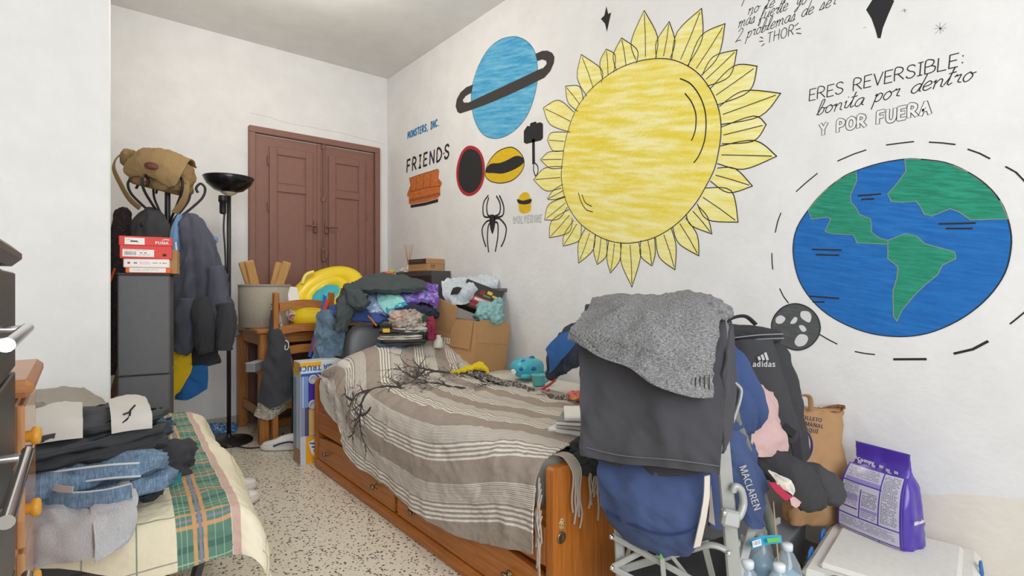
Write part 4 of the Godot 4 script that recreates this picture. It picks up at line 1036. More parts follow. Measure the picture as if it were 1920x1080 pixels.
	var vest := thing("black_vest", "black sleeveless vest hanging on the post of the pine chair", "clothing"); part("cloth", st, cloth("46464b"), vest)
	st = mb(); stroke3(st, smooth_line([Vector3(1.062, 0.706, -3.653), Vector3(1.076, 0.692, -3.642), Vector3(1.079, 0.664, -3.64), Vector3(1.07, 0.643, -3.647), Vector3(1.06, 0.65, -3.656), Vector3(1.062, 0.674, -3.653)], 3), 0.004); part("badge", st, M.white, vest)
	# floor lamp
	var lp := thing("floor_lamp", "black torchiere floor lamp with reading arm beside the coat rack", "lamp", Vector3(0.80, 0, -4.02))
	st = mb(); lathe(st, [Vector2(0, 0), Vector2(0.148, 0), Vector2(0.15, 0.012), Vector2(0.14, 0.022), Vector2(0.05, 0.034), Vector2(0.018, 0.04), Vector2(0.015, 0.06), Vector2(0, 0.06)], 40); part("base", st, M.black_metal, lp)
	st = mb(); lathe(st, [Vector2(0, 0.05), Vector2(0.0135, 0.05), Vector2(0.0135, 1.70), Vector2(0, 1.70)], 16); part("pole", st, M.black_metal, lp)
	st = mb(); lathe(st, [Vector2(0, 1.695), Vector2(0.045, 1.70), Vector2(0.09, 1.715), Vector2(0.135, 1.755), Vector2(0.158, 1.80), Vector2(0.156, 1.803), Vector2(0.13, 1.762), Vector2(0.085, 1.725), Vector2(0, 1.715)], 40); part("bowl", st, mat(Color("26262a"), 0.22, null, 1, null, 0, 0.5), lp)
	st = mb(); lathe(st, [Vector2(0.014, 1.675), Vector2(0.05, 1.697), Vector2(0.046, 1.702)], 24); part("bowl_collar", st, mat(Color("b9ab92"), 0.4), lp)
	st = mb(); tube(st, smooth_line([Vector3(-0.02, 1.12, 0.01), Vector3(-0.025, 1.3, 0.012), Vector3(-0.035, 1.45, 0.018), Vector3(-0.03, 1.56, 0.02)], 6), 0.006, 8); part("reading_arm", st, M.black_metal, lp)
	st = mb(); lathe(st, [Vector2(0, 1.545), Vector2(0.018, 1.55), Vector2(0.021, 1.56), Vector2(0.021, 1.625), Vector2(0.028, 1.63), Vector2(0.028, 1.67), Vector2(0, 1.672)], 20, Transform3D(Basis(), Vector3(-0.04, -0.0, 0.02))); part("reading_head", st, M.black_metal, lp)
	st = mb(); lathe(st, [Vector2(0.018, 1.10), Vector2(0.02, 1.11), Vector2(0.02, 1.14), Vector2(0.018, 1.15)], 16, Transform3D(Basis(), Vector3(-0.008, 0, 0.004))); part("arm_clamp", st, M.black_metal, lp)
	st = mb(); tube(st, smooth_line([Vector3(0.78, 0.02, -3.88), Vector3(0.86, 0.006, -3.78), Vector3(0.96, 0.006, -3.74), Vector3(1.05, 0.006, -3.8), Vector3(1.15, 0.006, -4.0)], 6), 0.0045, 8)
	solo("lamp_cable", st, M.black_metal, "black cable running from the floor lamp base under the table", "cable")
	st = mb(); tube(st, smooth_line([Vector3(0.36, 0.02, -3.3), Vector3(0.42, 0.06, -3.4), Vector3(0.5, 0.10, -3.5), Vector3(0.44, 0.12, -3.55), Vector3(0.4, 0.06, -3.5), Vector3(0.52, 0.02, -3.55), Vector3(0.66, 0.02, -3.7), Vector3(0.75, 0.02, -3.85)], 8), 0.007, 8)
	solo("black_cable", st, M.black_metal, "looped black cable on the floor beside the black tower", "cable")
	st = mb(); sheet(st, [[Vector3(0.62, 0.03, -4.42), Vector3(0.75, 0.05, -4.44), Vector3(0.92, 0.03, -4.42)], [Vector3(0.62, 0.02, -4.33), Vector3(0.75, 0.035, -4.33), Vector3(0.92, 0.02, -4.33)], [Vector3(0.63, 0.008, -4.25), Vector3(0.75, 0.012, -4.24), Vector3(0.9, 0.008, -4.25)]], 6, 6, 0.02, 12.0, 61, 0.003)
	solo("blue_bag", st, speckled("2c6fb4", ["174a86", "d9dde0", "6fb0d8"]), "shiny blue plastic bag on the floor behind the lamp base", "bag")
	# sneakers
	shoe("white_sneaker", "white sneaker with navy stripe on the floor by the pine chair", Vector3(1.04, 0, -3.61), -36.0, Color("e8e6e2"), Color("2f3a52"))
	var s1 := shoe("white_shoe", "plain white shoe sticking out under the checked blanket, nearer the bed end", Vector3(0.56, 0, -2.80), 196.0, Color("f0efec"), Color("e2e0dc"))
	var s2 := shoe("white_shoe", "plain white shoe under the checked blanket, further from the viewer", Vector3(0.60, 0, -2.97), 205.0, Color("f0efec"), Color("e2e0dc"))
	for q in [s1, s2]: q.set_meta("group", "white shoes under the checked bed")

# sneaker pointing along its local -x
func shoe(called: String, label: String, at: Vector3, turn: float, c: Color, stripe: Color) -> Node3D:
	var t := thing(called, label, "shoe", at, turn)
	var st := mb()
	loft(st, [[Vector3(0.135, 0.02, 0), 0.018, 0.015], [Vector3(0.12, 0.02, 0), 0.036, 0.02], [Vector3(0.05, 0.02, 0), 0.036, 0.02], [Vector3(-0.05, 0.02, 0), 0.044, 0.02], [Vector3(-0.11, 0.02, 0), 0.04, 0.019], [Vector3(-0.145, 0.022, 0), 0.015, 0.012]], Vector3(0, 0, 1), 20, 5, 3.0)
	part("sole", st, mat(Color("dedad2"), 0.7), t)
	st = mb()
	loft(st, [[Vector3(0.128, 0.05, 0), 0.012, 0.022], [Vector3(0.115, 0.065, 0), 0.03, 0.036], [Vector3(0.06, 0.065, 0), 0.035, 0.04], [Vector3(0.0, 0.062, 0), 0.037, 0.034], [Vector3(-0.06, 0.048, 0), 0.04, 0.022], [Vector3(-0.11, 0.04, 0), 0.036, 0.016], [Vector3(-0.138, 0.035, 0), 0.012, 0.008]], Vector3(0, 0, 1), 20, 5, 2.3, 0, 0, 0.003, 20.0, 3)
	part("upper", st, mat(c, 0.7), t)
	st = mb(); lump(st, Vector3(0.085, 0.1, 0), Vector3(0.03, 0.012, 0.022), 2.2, 0.004, 30, 3, Basis(), 8, 1.0); part("collar", st, mat(Color("b9b5ae"), 0.9), t)
	for k in 4:
		st = mb(); tube(st, smooth_line([Vector3(0.035 - k * 0.02, 0.088 - k * 0.006, -0.022), Vector3(0.033 - k * 0.02, 0.099 - k * 0.007, 0), Vector3(0.035 - k * 0.02, 0.088 - k * 0.006, 0.022)], 4), 0.0035, 6); part("lace", st, M.white, t)
	for s in [-1, 1]:
		st = mb(); stroke3(st, smooth_line([Vector3(0.10, 0.05, s * 0.039), Vector3(0.05, 0.06, s * 0.039), Vector3(-0.01, 0.05, s * 0.041), Vector3(-0.05, 0.035, s * 0.043)], 5), 0.007); part("stripe", st, mat(stripe, 0.7), t)
	return t

func stroke3(st: SurfaceTool, p: Array, r: float) -> void:
	tube(st, p, r, 6, 0.8)

func torus(st: SurfaceTool, b: Basis, rx: float, rz: float, r: float, seg := 32, sq := 1.0) -> void:
	st.set_smooth_group(0)
	for i in seg:
		for j in 14:
			var p := []
			for e in [[0, 0], [1, 0], [1, 1], [0, 1]]:
				var a: float = TAU * ((i + e[0]) % seg) / seg
				var c: float = TAU * ((j + e[1]) % 14) / 14.0
				p.append(b * Vector3(cos(a) * (rx + r * cos(c)), r * sin(c) * sq, sin(a) * (rz + r * cos(c))))
			var am := TAU * (i + 0.5) / seg
			var cm := TAU * (j + 0.5) / 14.0
			quad(st, p[0], p[1], p[2], p[3], b * Vector3(cos(am) * cos(cm), sin(cm), sin(am) * cos(cm)))

# printed cloth: random dabs of several colours
func speckled(bg: String, cols: Array, sc := 6.0) -> StandardMaterial3D:
	var S := 256
	var im := Image.create(S, S, false, Image.FORMAT_RGB8); im.fill(Color(bg))
	var rng := RandomNumberGenerator.new(); rng.seed = bg.hash()
	for i in 260:
		var c := Color(cols[rng.randi() % cols.size()])
		var x := rng.randi() % S
		var y := rng.randi() % S
		var r := rng.randi_range(3, 11)
		var ex := rng.randf_range(0.6, 1.6)
		for dy in range(-r, r + 1):
			for dx in range(-r, r + 1):
				if dx * dx * ex + dy * dy / ex < r * r: im.set_pixel(posmod(x + dx, S), posmod(y + dy, S), c)
	return mat(Color.WHITE, 0.9, ImageTexture.create_from_image(im), sc, M.T.clothn, 0.3)

func build_rack() -> void:
	var base := Vector3(0.44, 0, -3.95)
	var rk := thing("coat_rack", "black iron coat rack with curled hooks loaded with jackets", "coat rack", base)
	var st := mb(); tube(st, [Vector3(0, 0.02, 0), Vector3(0, 1.68, 0)], 0.016, 12); part("pole", st, M.black_metal, rk)
	for k in 4:
		var a := TAU * k / 4 + 0.5
		var d := Vector3(cos(a), 0, sin(a))
		st = mb(); tube(st, smooth_line([Vector3(0, 0.25, 0), d * 0.1 + Vector3(0, 0.15, 0), d * 0.24 + Vector3(0, 0.03, 0), d * 0.28 + Vector3(0, 0.012, 0)], 6), 0.011, 8); part("foot", st, M.black_metal, rk)
	for k in 6:
		var a := TAU * k / 6 + 0.25
		var d := Vector3(cos(a), 0, sin(a))
		st = mb(); tube(st, smooth_line([d * 0.01 + Vector3(0, 1.42, 0), d * 0.05 + Vector3(0, 1.48, 0), d * 0.13 + Vector3(0, 1.56, 0), d * 0.19 + Vector3(0, 1.63, 0), d * 0.205 + Vector3(0, 1.69, 0), d * 0.18 + Vector3(0, 1.72, 0), d * 0.155 + Vector3(0, 1.69, 0), d * 0.165 + Vector3(0, 1.66, 0)], 6), 0.0075, 8); part("upper_hook", st, M.black_metal, rk)
	for k in 5:
		var a := TAU * k / 5 + 0.1
		var d := Vector3(cos(a), 0, sin(a))
		st = mb(); tube(st, smooth_line([d * 0.01 + Vector3(0, 1.34, 0), d * 0.07 + Vector3(0, 1.35, 0), d * 0.15 + Vector3(0, 1.42, 0)], 5), 0.007, 8)
		lathe(st, [Vector2(0, -0.018), Vector2(0.012, -0.013), Vector2(0.018, 0), Vector2(0.012, 0.013), Vector2(0, 0.018)], 14, Transform3D(Basis(), d * 0.155 + Vector3(0, 1.43, 0))); part("lower_hook", st, M.black_metal, rk)
	st = mb(); lathe(st, [Vector2(0, 1.65), Vector2(0.02, 1.66), Vector2(0.028, 1.685), Vector2(0.02, 1.71), Vector2(0, 1.72)], 16); part("finial", st, M.black_metal, rk)
	# satchel lying on the rack
	var bg := thing("canvas_satchel", "tan canvas satchel with brown leather patch on top of the coat rack", "bag", Vector3(0.407, 1.762, -3.931))
	var R := Vector3(0.774, 0, 0.633)
	var U := Vector3(0.0, 1, 0)
	var Fw := Vector3(-0.633, 0, 0.774)
	var roll := Basis(Fw, deg_to_rad(-14))
	var bs := roll * Basis(R, U, Fw)
	var tan := cloth("a88a5c", "heather", 10.0, 0.5)
	st = mb(); lump(st, Vector3(0, -0.01, 0), Vector3(0.195, 0.115, 0.10), 3.0, 0.02, 9.0, 71, bs, 18, 0.85); part("body", st, tan, bg)
	var fg := []
	for r in [[0.105, -0.07, 0.12], [0.135, 0.0, 0.135], [0.125, 0.06, 0.15], [0.07, 0.118, 0.165], [0.0, 0.135, 0.16], [-0.04, 0.13, 0.12]]:
		var row := []
		for q in [-1.0, -0.5, 0.0, 0.5, 1.0]: row.append(bs * Vector3(0.02 + r[2] * q, r[0] - 0.012 * q * q * 4.0 * (0.4 if r[1] < 0.1 else 1.0) + (0.02 if r[0] < 0 and absf(q) > 0.9 else 0.0), r[1] - 0.025 * q * q))
		fg.append(row)
	st = mb(); sheet(st, fg, 6, 6, 0.012, 7.0, 72, 0.008); part("flap", st, cloth("b09366", "heather", 10.0, 0.5), bg)
	st = mb(); lathe(st, [Vector2(0, 0.0), Vector2(0.042, 0.0), Vector2(0.042, 0.004), Vector2(0, 0.005)], 24, Transform3D(bs * Basis(Vector3(1, 0, 0), 1.2) * Basis.from_scale(Vector3(1, 1, 0.55)), bs * Vector3(0.035, 0.02, 0.150))); part("leather_patch", st, mat(Color("6b3a34"), 0.6), bg)
	for x in [-0.05, 0.075]:
		st = mb(); lump(st, bs * Vector3(x, -0.075, 0.09), Vector3(0.05, 0.035, 0.025), 3.0, 0.006, 15, 73, bs, 10, 1.0); part("pocket", st, tan, bg)
	st = mb(); tube(st, smooth_line([bs * Vector3(-0.19, 0.07, 0.02), bs * Vector3(-0.235, 0.04, 0.06), bs * Vector3(-0.22, -0.04, 0.1), bs * Vector3(-0.13, -0.13, 0.13), bs * Vector3(-0.06, -0.2, 0.13), bs * Vector3(0.0, -0.24, 0.11)], 6), 0.022, 10, 0.2); part("strap", st, cloth("9c8058"), bg)
	st = mb(); tube(st, smooth_line([bs * Vector3(0.17, 0.0, 0.03), bs * Vector3(0.205, -0.07, 0.05), bs * Vector3(0.2, -0.15, 0.05), bs * Vector3(0.17, -0.22, 0.05)], 6), 0.02, 10, 0.2); part("strap", st, cloth("9c8058"), bg)
	st = mb(); lump(st, bs * Vector3(-0.20, 0.04, 0.03), Vector3(0.03, 0.06, 0.06), 2.6, 0.012, 14, 75, bs, 10, 1.0); part("side_pocket", st, tan, bg)
	bx("woven_label", bs * Vector3(-0.005, -0.055, 0.125), Vector3(0.042, 0.038, 0.004), mat(Color("c9766a"), 0.8), bg, 0.001, Transform3D(Basis(), Vector3.ZERO))
	# jackets
	var navy := cloth("545764"); var black := cloth("464649"); var blk2 := cloth("3c3c40")
	var rt := Vector3(0.774, 0, 0.633)
	var j := thing("floral_jacket", "black jacket with tiny red flower print behind the wall corner", "jacket")
	st = mb(); loft(st, [[Vector3(0.232, 1.568, -4.204), 0.012, 0.03], [Vector3(0.227, 1.51, -4.208), 0.05, 0.05], [Vector3(0.216, 1.289, -4.216), 0.085, 0.07], [Vector3(0.206, 0.982, -4.225), 0.09, 0.08], [Vector3(0.201, 0.709, -4.229), 0.085, 0.08], [Vector3(0.195, 0.504, -4.234), 0.08, 0.07]], rt, 44, 6, 2.2, 11, 0.14, 0.02, 8.0, 81); part("cloth", st, speckled("343338", ["343338", "2c2b30", "3a383e", "343338", "7a4038"], 9.0), j)
	j = thing("hooded_jacket", "black hooded jacket behind the red shoe boxes", "jacket")
	st = mb(); loft(st, [[Vector3(0.368, 1.539, -3.898), 0.03, 0.03], [Vector3(0.363, 1.506, -3.902), 0.07, 0.05], [Vector3(0.352, 1.407, -3.899), 0.11, 0.07], [Vector3(0.363, 1.18, -3.902), 0.11, 0.08], [Vector3(0.376, 0.853, -3.918), 0.12, 0.09], [Vector3(0.397, 0.589, -3.913), 0.1, 0.08]], rt, 44, 6, 2.2, 9, 0.14, 0.02, 7.0, 82); part("cloth", st, black, j)
	j = thing("navy_tracksuit_jacket", "navy jacket with light blue and white lining hanging right of the shoe boxes", "jacket")
	st = mb(); loft(st, [[Vector3(0.504, 1.492, -3.658), 0.02, 0.03], [Vector3(0.509, 1.467, -3.654), 0.075, 0.05], [Vector3(0.52, 1.364, -3.619), 0.12, 0.07], [Vector3(0.538, 1.175, -3.592), 0.155, 0.085], [Vector3(0.557, 0.987, -3.576), 0.17, 0.09], [Vector3(0.562, 0.831, -3.572), 0.165, 0.09], [Vector3(0.569, 0.72, -3.579), 0.15, 0.085]], rt, 56, 6, 2.2, 11, 0.14, 0.03, 5.0, 83); part("cloth", st, navy, j)
	st = mb(); loft(st, [[Vector3(0.488, 0.989, -3.503), 0.055, 0.035], [Vector3(0.481, 0.869, -3.496), 0.06, 0.04], [Vector3(0.474, 0.747, -3.515), 0.055, 0.04], [Vector3(0.461, 0.685, -3.538), 0.05, 0.035]], rt, 24, 6, 2.2, 6, 0.06, 0.012, 10.0, 84); part("sleeve", st, navy, j)
	st = mb(); loft(st, [[Vector3(0.61, 1.171, -3.404), 0.05, 0.035], [Vector3(0.619, 0.99, -3.37), 0.06, 0.045], [Vector3(0.641, 0.9, -3.34), 0.065, 0.05], [Vector3(0.661, 0.809, -3.335), 0.055, 0.045], [Vector3(0.671, 0.767, -3.328), 0.05, 0.04]], rt, 24, 6, 2.2, 6, 0.06, 0.012, 10.0, 85); part("sleeve", st, navy, j)
	st = mb(); sheet(st, [[Vector3(0.438, 1.452, -3.622), Vector3(0.455, 1.476, -3.634), Vector3(0.475, 1.482, -3.643)], [Vector3(0.42, 1.357, -3.61), Vector3(0.44, 1.356, -3.581), Vector3(0.464, 1.386, -3.626)], [Vector3(0.414, 1.31, -3.602), Vector3(0.434, 1.3, -3.573), Vector3(0.457, 1.328, -3.606)], [Vector3(0.421, 1.264, -3.596), Vector3(0.434, 1.248, -3.573), Vector3(0.449, 1.24, -3.587)], [Vector3(0.431, 1.203, -3.589), Vector3(0.439, 1.187, -3.569), Vector3(0.452, 1.178, -3.571)]], 4, 4, 0.008, 12, 86, 0.005); part("lining", st, cloth("6f97c0"), j)
	st = mb(); sheet(st, [[Vector3(0.432, 1.308, -3.555), Vector3(0.439, 1.314, -3.55)], [Vector3(0.439, 1.232, -3.55), Vector3(0.446, 1.238, -3.544)], [Vector3(0.447, 1.172, -3.55), Vector3(0.454, 1.178, -3.544)]], 4, 5, 0.0, 6, 1, 0.002); part("white_piping", st, M.white, j)
	st = mb(); lump(st, Vector3(0.631, 1.334, -3.554), Vector3(0.02, 0.022, 0.02), 2.2, 0.006, 20, 5, Basis(), 8, 1.0); part("lining", st, cloth("6f97c0"), j)
	j = thing("black_sweatshirt", "black sweatshirt with ribbed cuffs hanging under the navy jacket", "sweatshirt")
	st = mb(); loft(st, [[Vector3(0.559, 0.99, -3.419), 0.06, 0.04], [Vector3(0.558, 0.871, -3.381), 0.075, 0.05], [Vector3(0.563, 0.722, -3.378), 0.06, 0.05], [Vector3(0.567, 0.687, -3.374), 0.05, 0.04]], rt, 28, 6, 2.4, 6, 0.07, 0.015, 9.0, 87); part("sleeve", st, blk2, j)
	st = mb(); loft(st, [[Vector3(0.634, 0.961, -3.306), 0.045, 0.04], [Vector3(0.641, 0.843, -3.287), 0.05, 0.045], [Vector3(0.634, 0.754, -3.293), 0.05, 0.045], [Vector3(0.632, 0.707, -3.295), 0.045, 0.04]], rt, 24, 6, 2.4, 5, 0.07, 0.012, 9.0, 88); part("sleeve", st, blk2, j)
	st = mb(); loft(st, [[Vector3(0.566, 0.857, -3.672), 0.13, 0.06], [Vector3(0.566, 0.665, -3.672), 0.12, 0.06], [Vector3(0.581, 0.569, -3.659), 0.11, 0.055]], rt, 32, 6, 2.4, 8, 0.07, 0.015, 9.0, 89); part("cloth", st, blk2, j)
	st = mb(); sheet(st, [[Vector3(0.409, 0.719, -3.62), Vector3(0.454, 0.725, -3.583), Vector3(0.513, 0.72, -3.586)], [Vector3(0.405, 0.622, -3.61), Vector3(0.452, 0.628, -3.571), Vector3(0.513, 0.615, -3.586)], [Vector3(0.401, 0.544, -3.626), Vector3(0.434, 0.556, -3.573), Vector3(0.509, 0.562, -3.563)], [Vector3(0.397, 0.405, -3.63), Vector3(0.411, 0.41, -3.592), Vector3(0.43, 0.421, -3.602)]], 5, 6, 0.02, 8, 90, 0.006)
	solo("yellow_shirt", st, cloth("e3bd17"), "yellow shirt hanging below the black sweatshirt on the coat rack", "shirt")
	st = mb(); sheet(st, [[Vector3(0.443, 0.581, -3.669), Vector3(0.484, 0.584, -3.61), Vector3(0.532, 0.599, -3.571), Vector3(0.597, 0.593, -3.569)], [Vector3(0.438, 0.49, -3.647), Vector3(0.481, 0.509, -3.587), Vector3(0.52, 0.515, -3.581), Vector3(0.6, 0.515, -3.567)], [Vector3(0.434, 0.405, -3.638), Vector3(0.473, 0.401, -3.593), Vector3(0.515, 0.406, -3.584), Vector3(0.595, 0.458, -3.571)]], 5, 6, 0.022, 9, 91, 0.006)
	solo("blue_shirt", st, cloth("2468a8"), "bright blue shirt hanging lowest on the coat rack below the yellow one", "shirt")
	st = mb(); sheet(st, [[Vector3(0.18, 0.602, -3.703), Vector3(0.194, 0.617, -3.692), Vector3(0.224, 0.629, -3.694)], [Vector3(0.161, 0.499, -3.706), Vector3(0.186, 0.51, -3.673), Vector3(0.224, 0.502, -3.694)], [Vector3(0.143, 0.41, -3.721), Vector3(0.175, 0.397, -3.682), Vector3(0.219, 0.373, -3.698)], [Vector3(0.141, 0.275, -3.723), Vector3(0.175, 0.275, -3.695), Vector3(0.219, 0.268, -3.698)]], 4, 4, 0.012, 8, 92, 0.01)
	solo("brown_bag", st, mat(Color("7a5a44"), 0.7, M.T.mottle, 4.0), "brown bag hanging between the wall corner and the black tower", "bag")
	st = mb(); bar(st, Vector3(0.144, 1.08, -3.759), Vector3(0.165, 1.161, -3.741), 0.012, 0.006, 0.002); solo("orange_strap", st, mat(Color("e8642c"), 0.6), "orange strap tip at the wall corner by the floral jacket", "strap")
	# black tower with shoe boxes
	var bt := thing("black_tower", "tall narrow black cabinet carrying the red shoe boxes", "cabinet", Vector3.ZERO)
	bt.position = Vector3(0.257, 0, -3.03); bt.rotation_degrees.y = -10
	bx("body", Vector3(0, 0.327, -0.0), Vector3(0.196, 0.654, 0.26), M.black_box, bt, 0.006)
	bx("door", Vector3(0, 0.883, 0), Vector3(0.196, 0.452, 0.26), M.black_box, bt, 0.006)
	bx("top_edge", Vector3(0.0, 1.113, 0), Vector3(0.2, 0.008, 0.264), mat(Color("3a3a3c"), 0.5), bt, 0.002)
	var y := 1.117
	var bp := Vector3(0.257, 0, -3.03)
	var ex := Vector3(cos(deg_to_rad(10)), 0, sin(deg_to_rad(10)))
	var ez := Vector3(-sin(deg_to_rad(10)), 0, cos(deg_to_rad(10)))
	var boxes := [["shoe_box", "white shoe box with orange edges at the bottom of the shoe box stack", Vector3(0.17, 0.024, 0.3), "e9652e", Vector2(0.018, 0.0)], ["shoe_box", "white shoe box with small red print under the red one", Vector3(0.172, 0.04, 0.3), "efe9e2", Vector2(0.012, 0.004)], ["shoe_box", "bright red shoe box with white labels on top of the black tower", Vector3(0.198, 0.098, 0.31), "dd3f36", Vector2(0.0, 0.008)]]
	for i in 3:
		var b: Array = boxes[i]
		var p: Vector3 = bp + ex * b[4].x + ez * (0.0 + b[4].y) + Vector3(0, y, 0)
		var m := mat(Color(b[3]), 0.55)
		var t: Node3D = carton(b[0], b[1], "box", p, b[2], -10.0 + (4 if i == 2 else 0), m, m if i == 2 else null, "shoe boxes on the black tower")
		var zf: float = b[2].z / 2 + 0.001
		if i == 0: print_face("label", Vector3(-0.070, 0.003, zf), Vector3(0.135, 0, 0), Vector3(0, 0.02, 0), rects_tex(128, 32, "f2ece6", [], [[0.1, 0.3, 0.7, 0.4, 2, "c08a78"]]), t)
		if i == 1:
			print_face("label", Vector3(-0.08, 0.004, zf), Vector3(0.16, 0, 0), Vector3(0, 0.032, 0), rects_tex(256, 64, "f4efea", [[0.06, 0.35, 0.06, 0.3, "b34a40"], [0.2, 0.4, 0.08, 0.2, "8a6a66"]], [[0.34, 0.3, 0.25, 0.45, 3, "c4908a"], [0.64, 0.4, 0.33, 0.3, 1, "c0504a"]]), t)
		if i == 2:
			print_face("size_label", Vector3(-0.086, 0.008, zf - 0.003), Vector3(0.115, 0, 0), Vector3(0, 0.032, 0), rects_tex(256, 80, "f0ece8", barcode(0.06, 0.3, 0.36, 0.5) + [[0.55, 0.4, 0.08, 0.12, "444444"], [0.68, 0.4, 0.08, 0.12, "444444"]], [[0.1, 0.1, 0.7, 0.12, 1, "8a8a8a"], [0.52, 0.68, 0.35, 0.15, 2, "666666"]]), t)
			print_face("shoe_label", Vector3(-0.078, 0.061, zf), Vector3(0.072, 0, 0), Vector3(0, 0.03, 0), rects_tex(128, 64, "f0ece8", [[0.3, 0.42, 0.35, 0.2, "555555"], [0.25, 0.55, 0.45, 0.08, "333333"]], [[0.08, 0.2, 0.3, 0.3, 2, "777777"]]), t)
			bx("finger_hole", Vector3(0.068, 0.018, zf - 0.004), Vector3(0.014, 0.011, 0.004), mat(Color("3a2a2c"), 0.8), t, 0.003)
			letters("PUMA", Vector3(0.058, 0.072, zf), Vector3(1, 0, 0), Vector3(0, 1, 0), 0.013, M.white, t)
			st = mb(); tube(st, smooth_line([Vector3(0.058, 0.083, zf + 0.001), Vector3(0.07, 0.088, zf + 0.001), Vector3(0.08, 0.087, zf + 0.001), Vector3(0.083, 0.083, zf + 0.001), Vector3(0.086, 0.092, zf + 0.001)], 4), [0.0005, 0.0012, 0.0018, 0.0018, 0.002, 0.002, 0.002, 0.002, 0.002, 0.0015, 0.0012, 0.001, 0.001, 0.001, 0.0008, 0.0008, 0.0005], 6); part("leaping_cat_mark", st, M.white, t)
		y += b[2].y
	var cb := thing("open_carton", "brown cardboard flap behind the shoe boxes", "box", bp + ex * 0.06 - ez * 0.04 + Vector3(0, 1.117, 0), -10)
	bx("side", Vector3(0.062, 0.055, 0.05), Vector3(0.006, 0.11, 0.2), M.card, cb, 0.001)
	bx("side", Vector3(0.04, 0.055, 0.15), Vector3(0.05, 0.11, 0.006), M.card, cb, 0.001)

func barcode(x: float, y: float, w: float, h: float) -> Array:
	var rng := RandomNumberGenerator.new(); rng.seed = 5
	var o := []
	var k := 0.0
	while k < 1.0:
		var b := rng.randf_range(0.015, 0.04)
		o.append([x + k * w, y, b * w, h, "333333"])
		k += b + rng.randf_range(0.015, 0.04)
	return o

# ---------- the heap at the head of the bed ----------
func heap(called: String, label: String, cat: String, c: Vector3, r: Vector3, m: Material, seed_: int, amp := 0.03, freq := 8.0, turn := 0.0, e := 2.3, flat := 0.8) -> Node3D:
	var st := mb(); lump(st, c, r, e, amp, freq, seed_, Basis(Vector3.UP, deg_to_rad(turn)), 20, flat)
	return solo(called, st, m, label, cat)

func drape(called: String, label: String, cat: String, g: Array, m: Material, seed_: int, amp := 0.02, freq := 7.0, th := 0.006) -> MeshInstance3D:
	var st := mb(); sheet(st, g, 6, 6, amp, freq, seed_, th)
	return solo(called, st, m, label, cat)

func drape_part(called: String, parent: Node, g: Array, m: Material, seed_: int, amp := 0.02, freq := 7.0, th := 0.006) -> void:
	var st := mb(); sheet(st, g, 6, 6, amp, freq, seed_, th)
	part(called, st, m, parent)

func heap_part(called: String, parent: Node, c: Vector3, r: Vector3, m: Material, seed_: int, amp := 0.03, freq := 8.0, turn := 0.0, e := 2.3, flat := 0.8) -> void:
	var st := mb(); lump(st, c, r, e, amp, freq, seed_, Basis(Vector3.UP, deg_to_rad(turn)), 20, flat)
	part(called, st, m, parent)

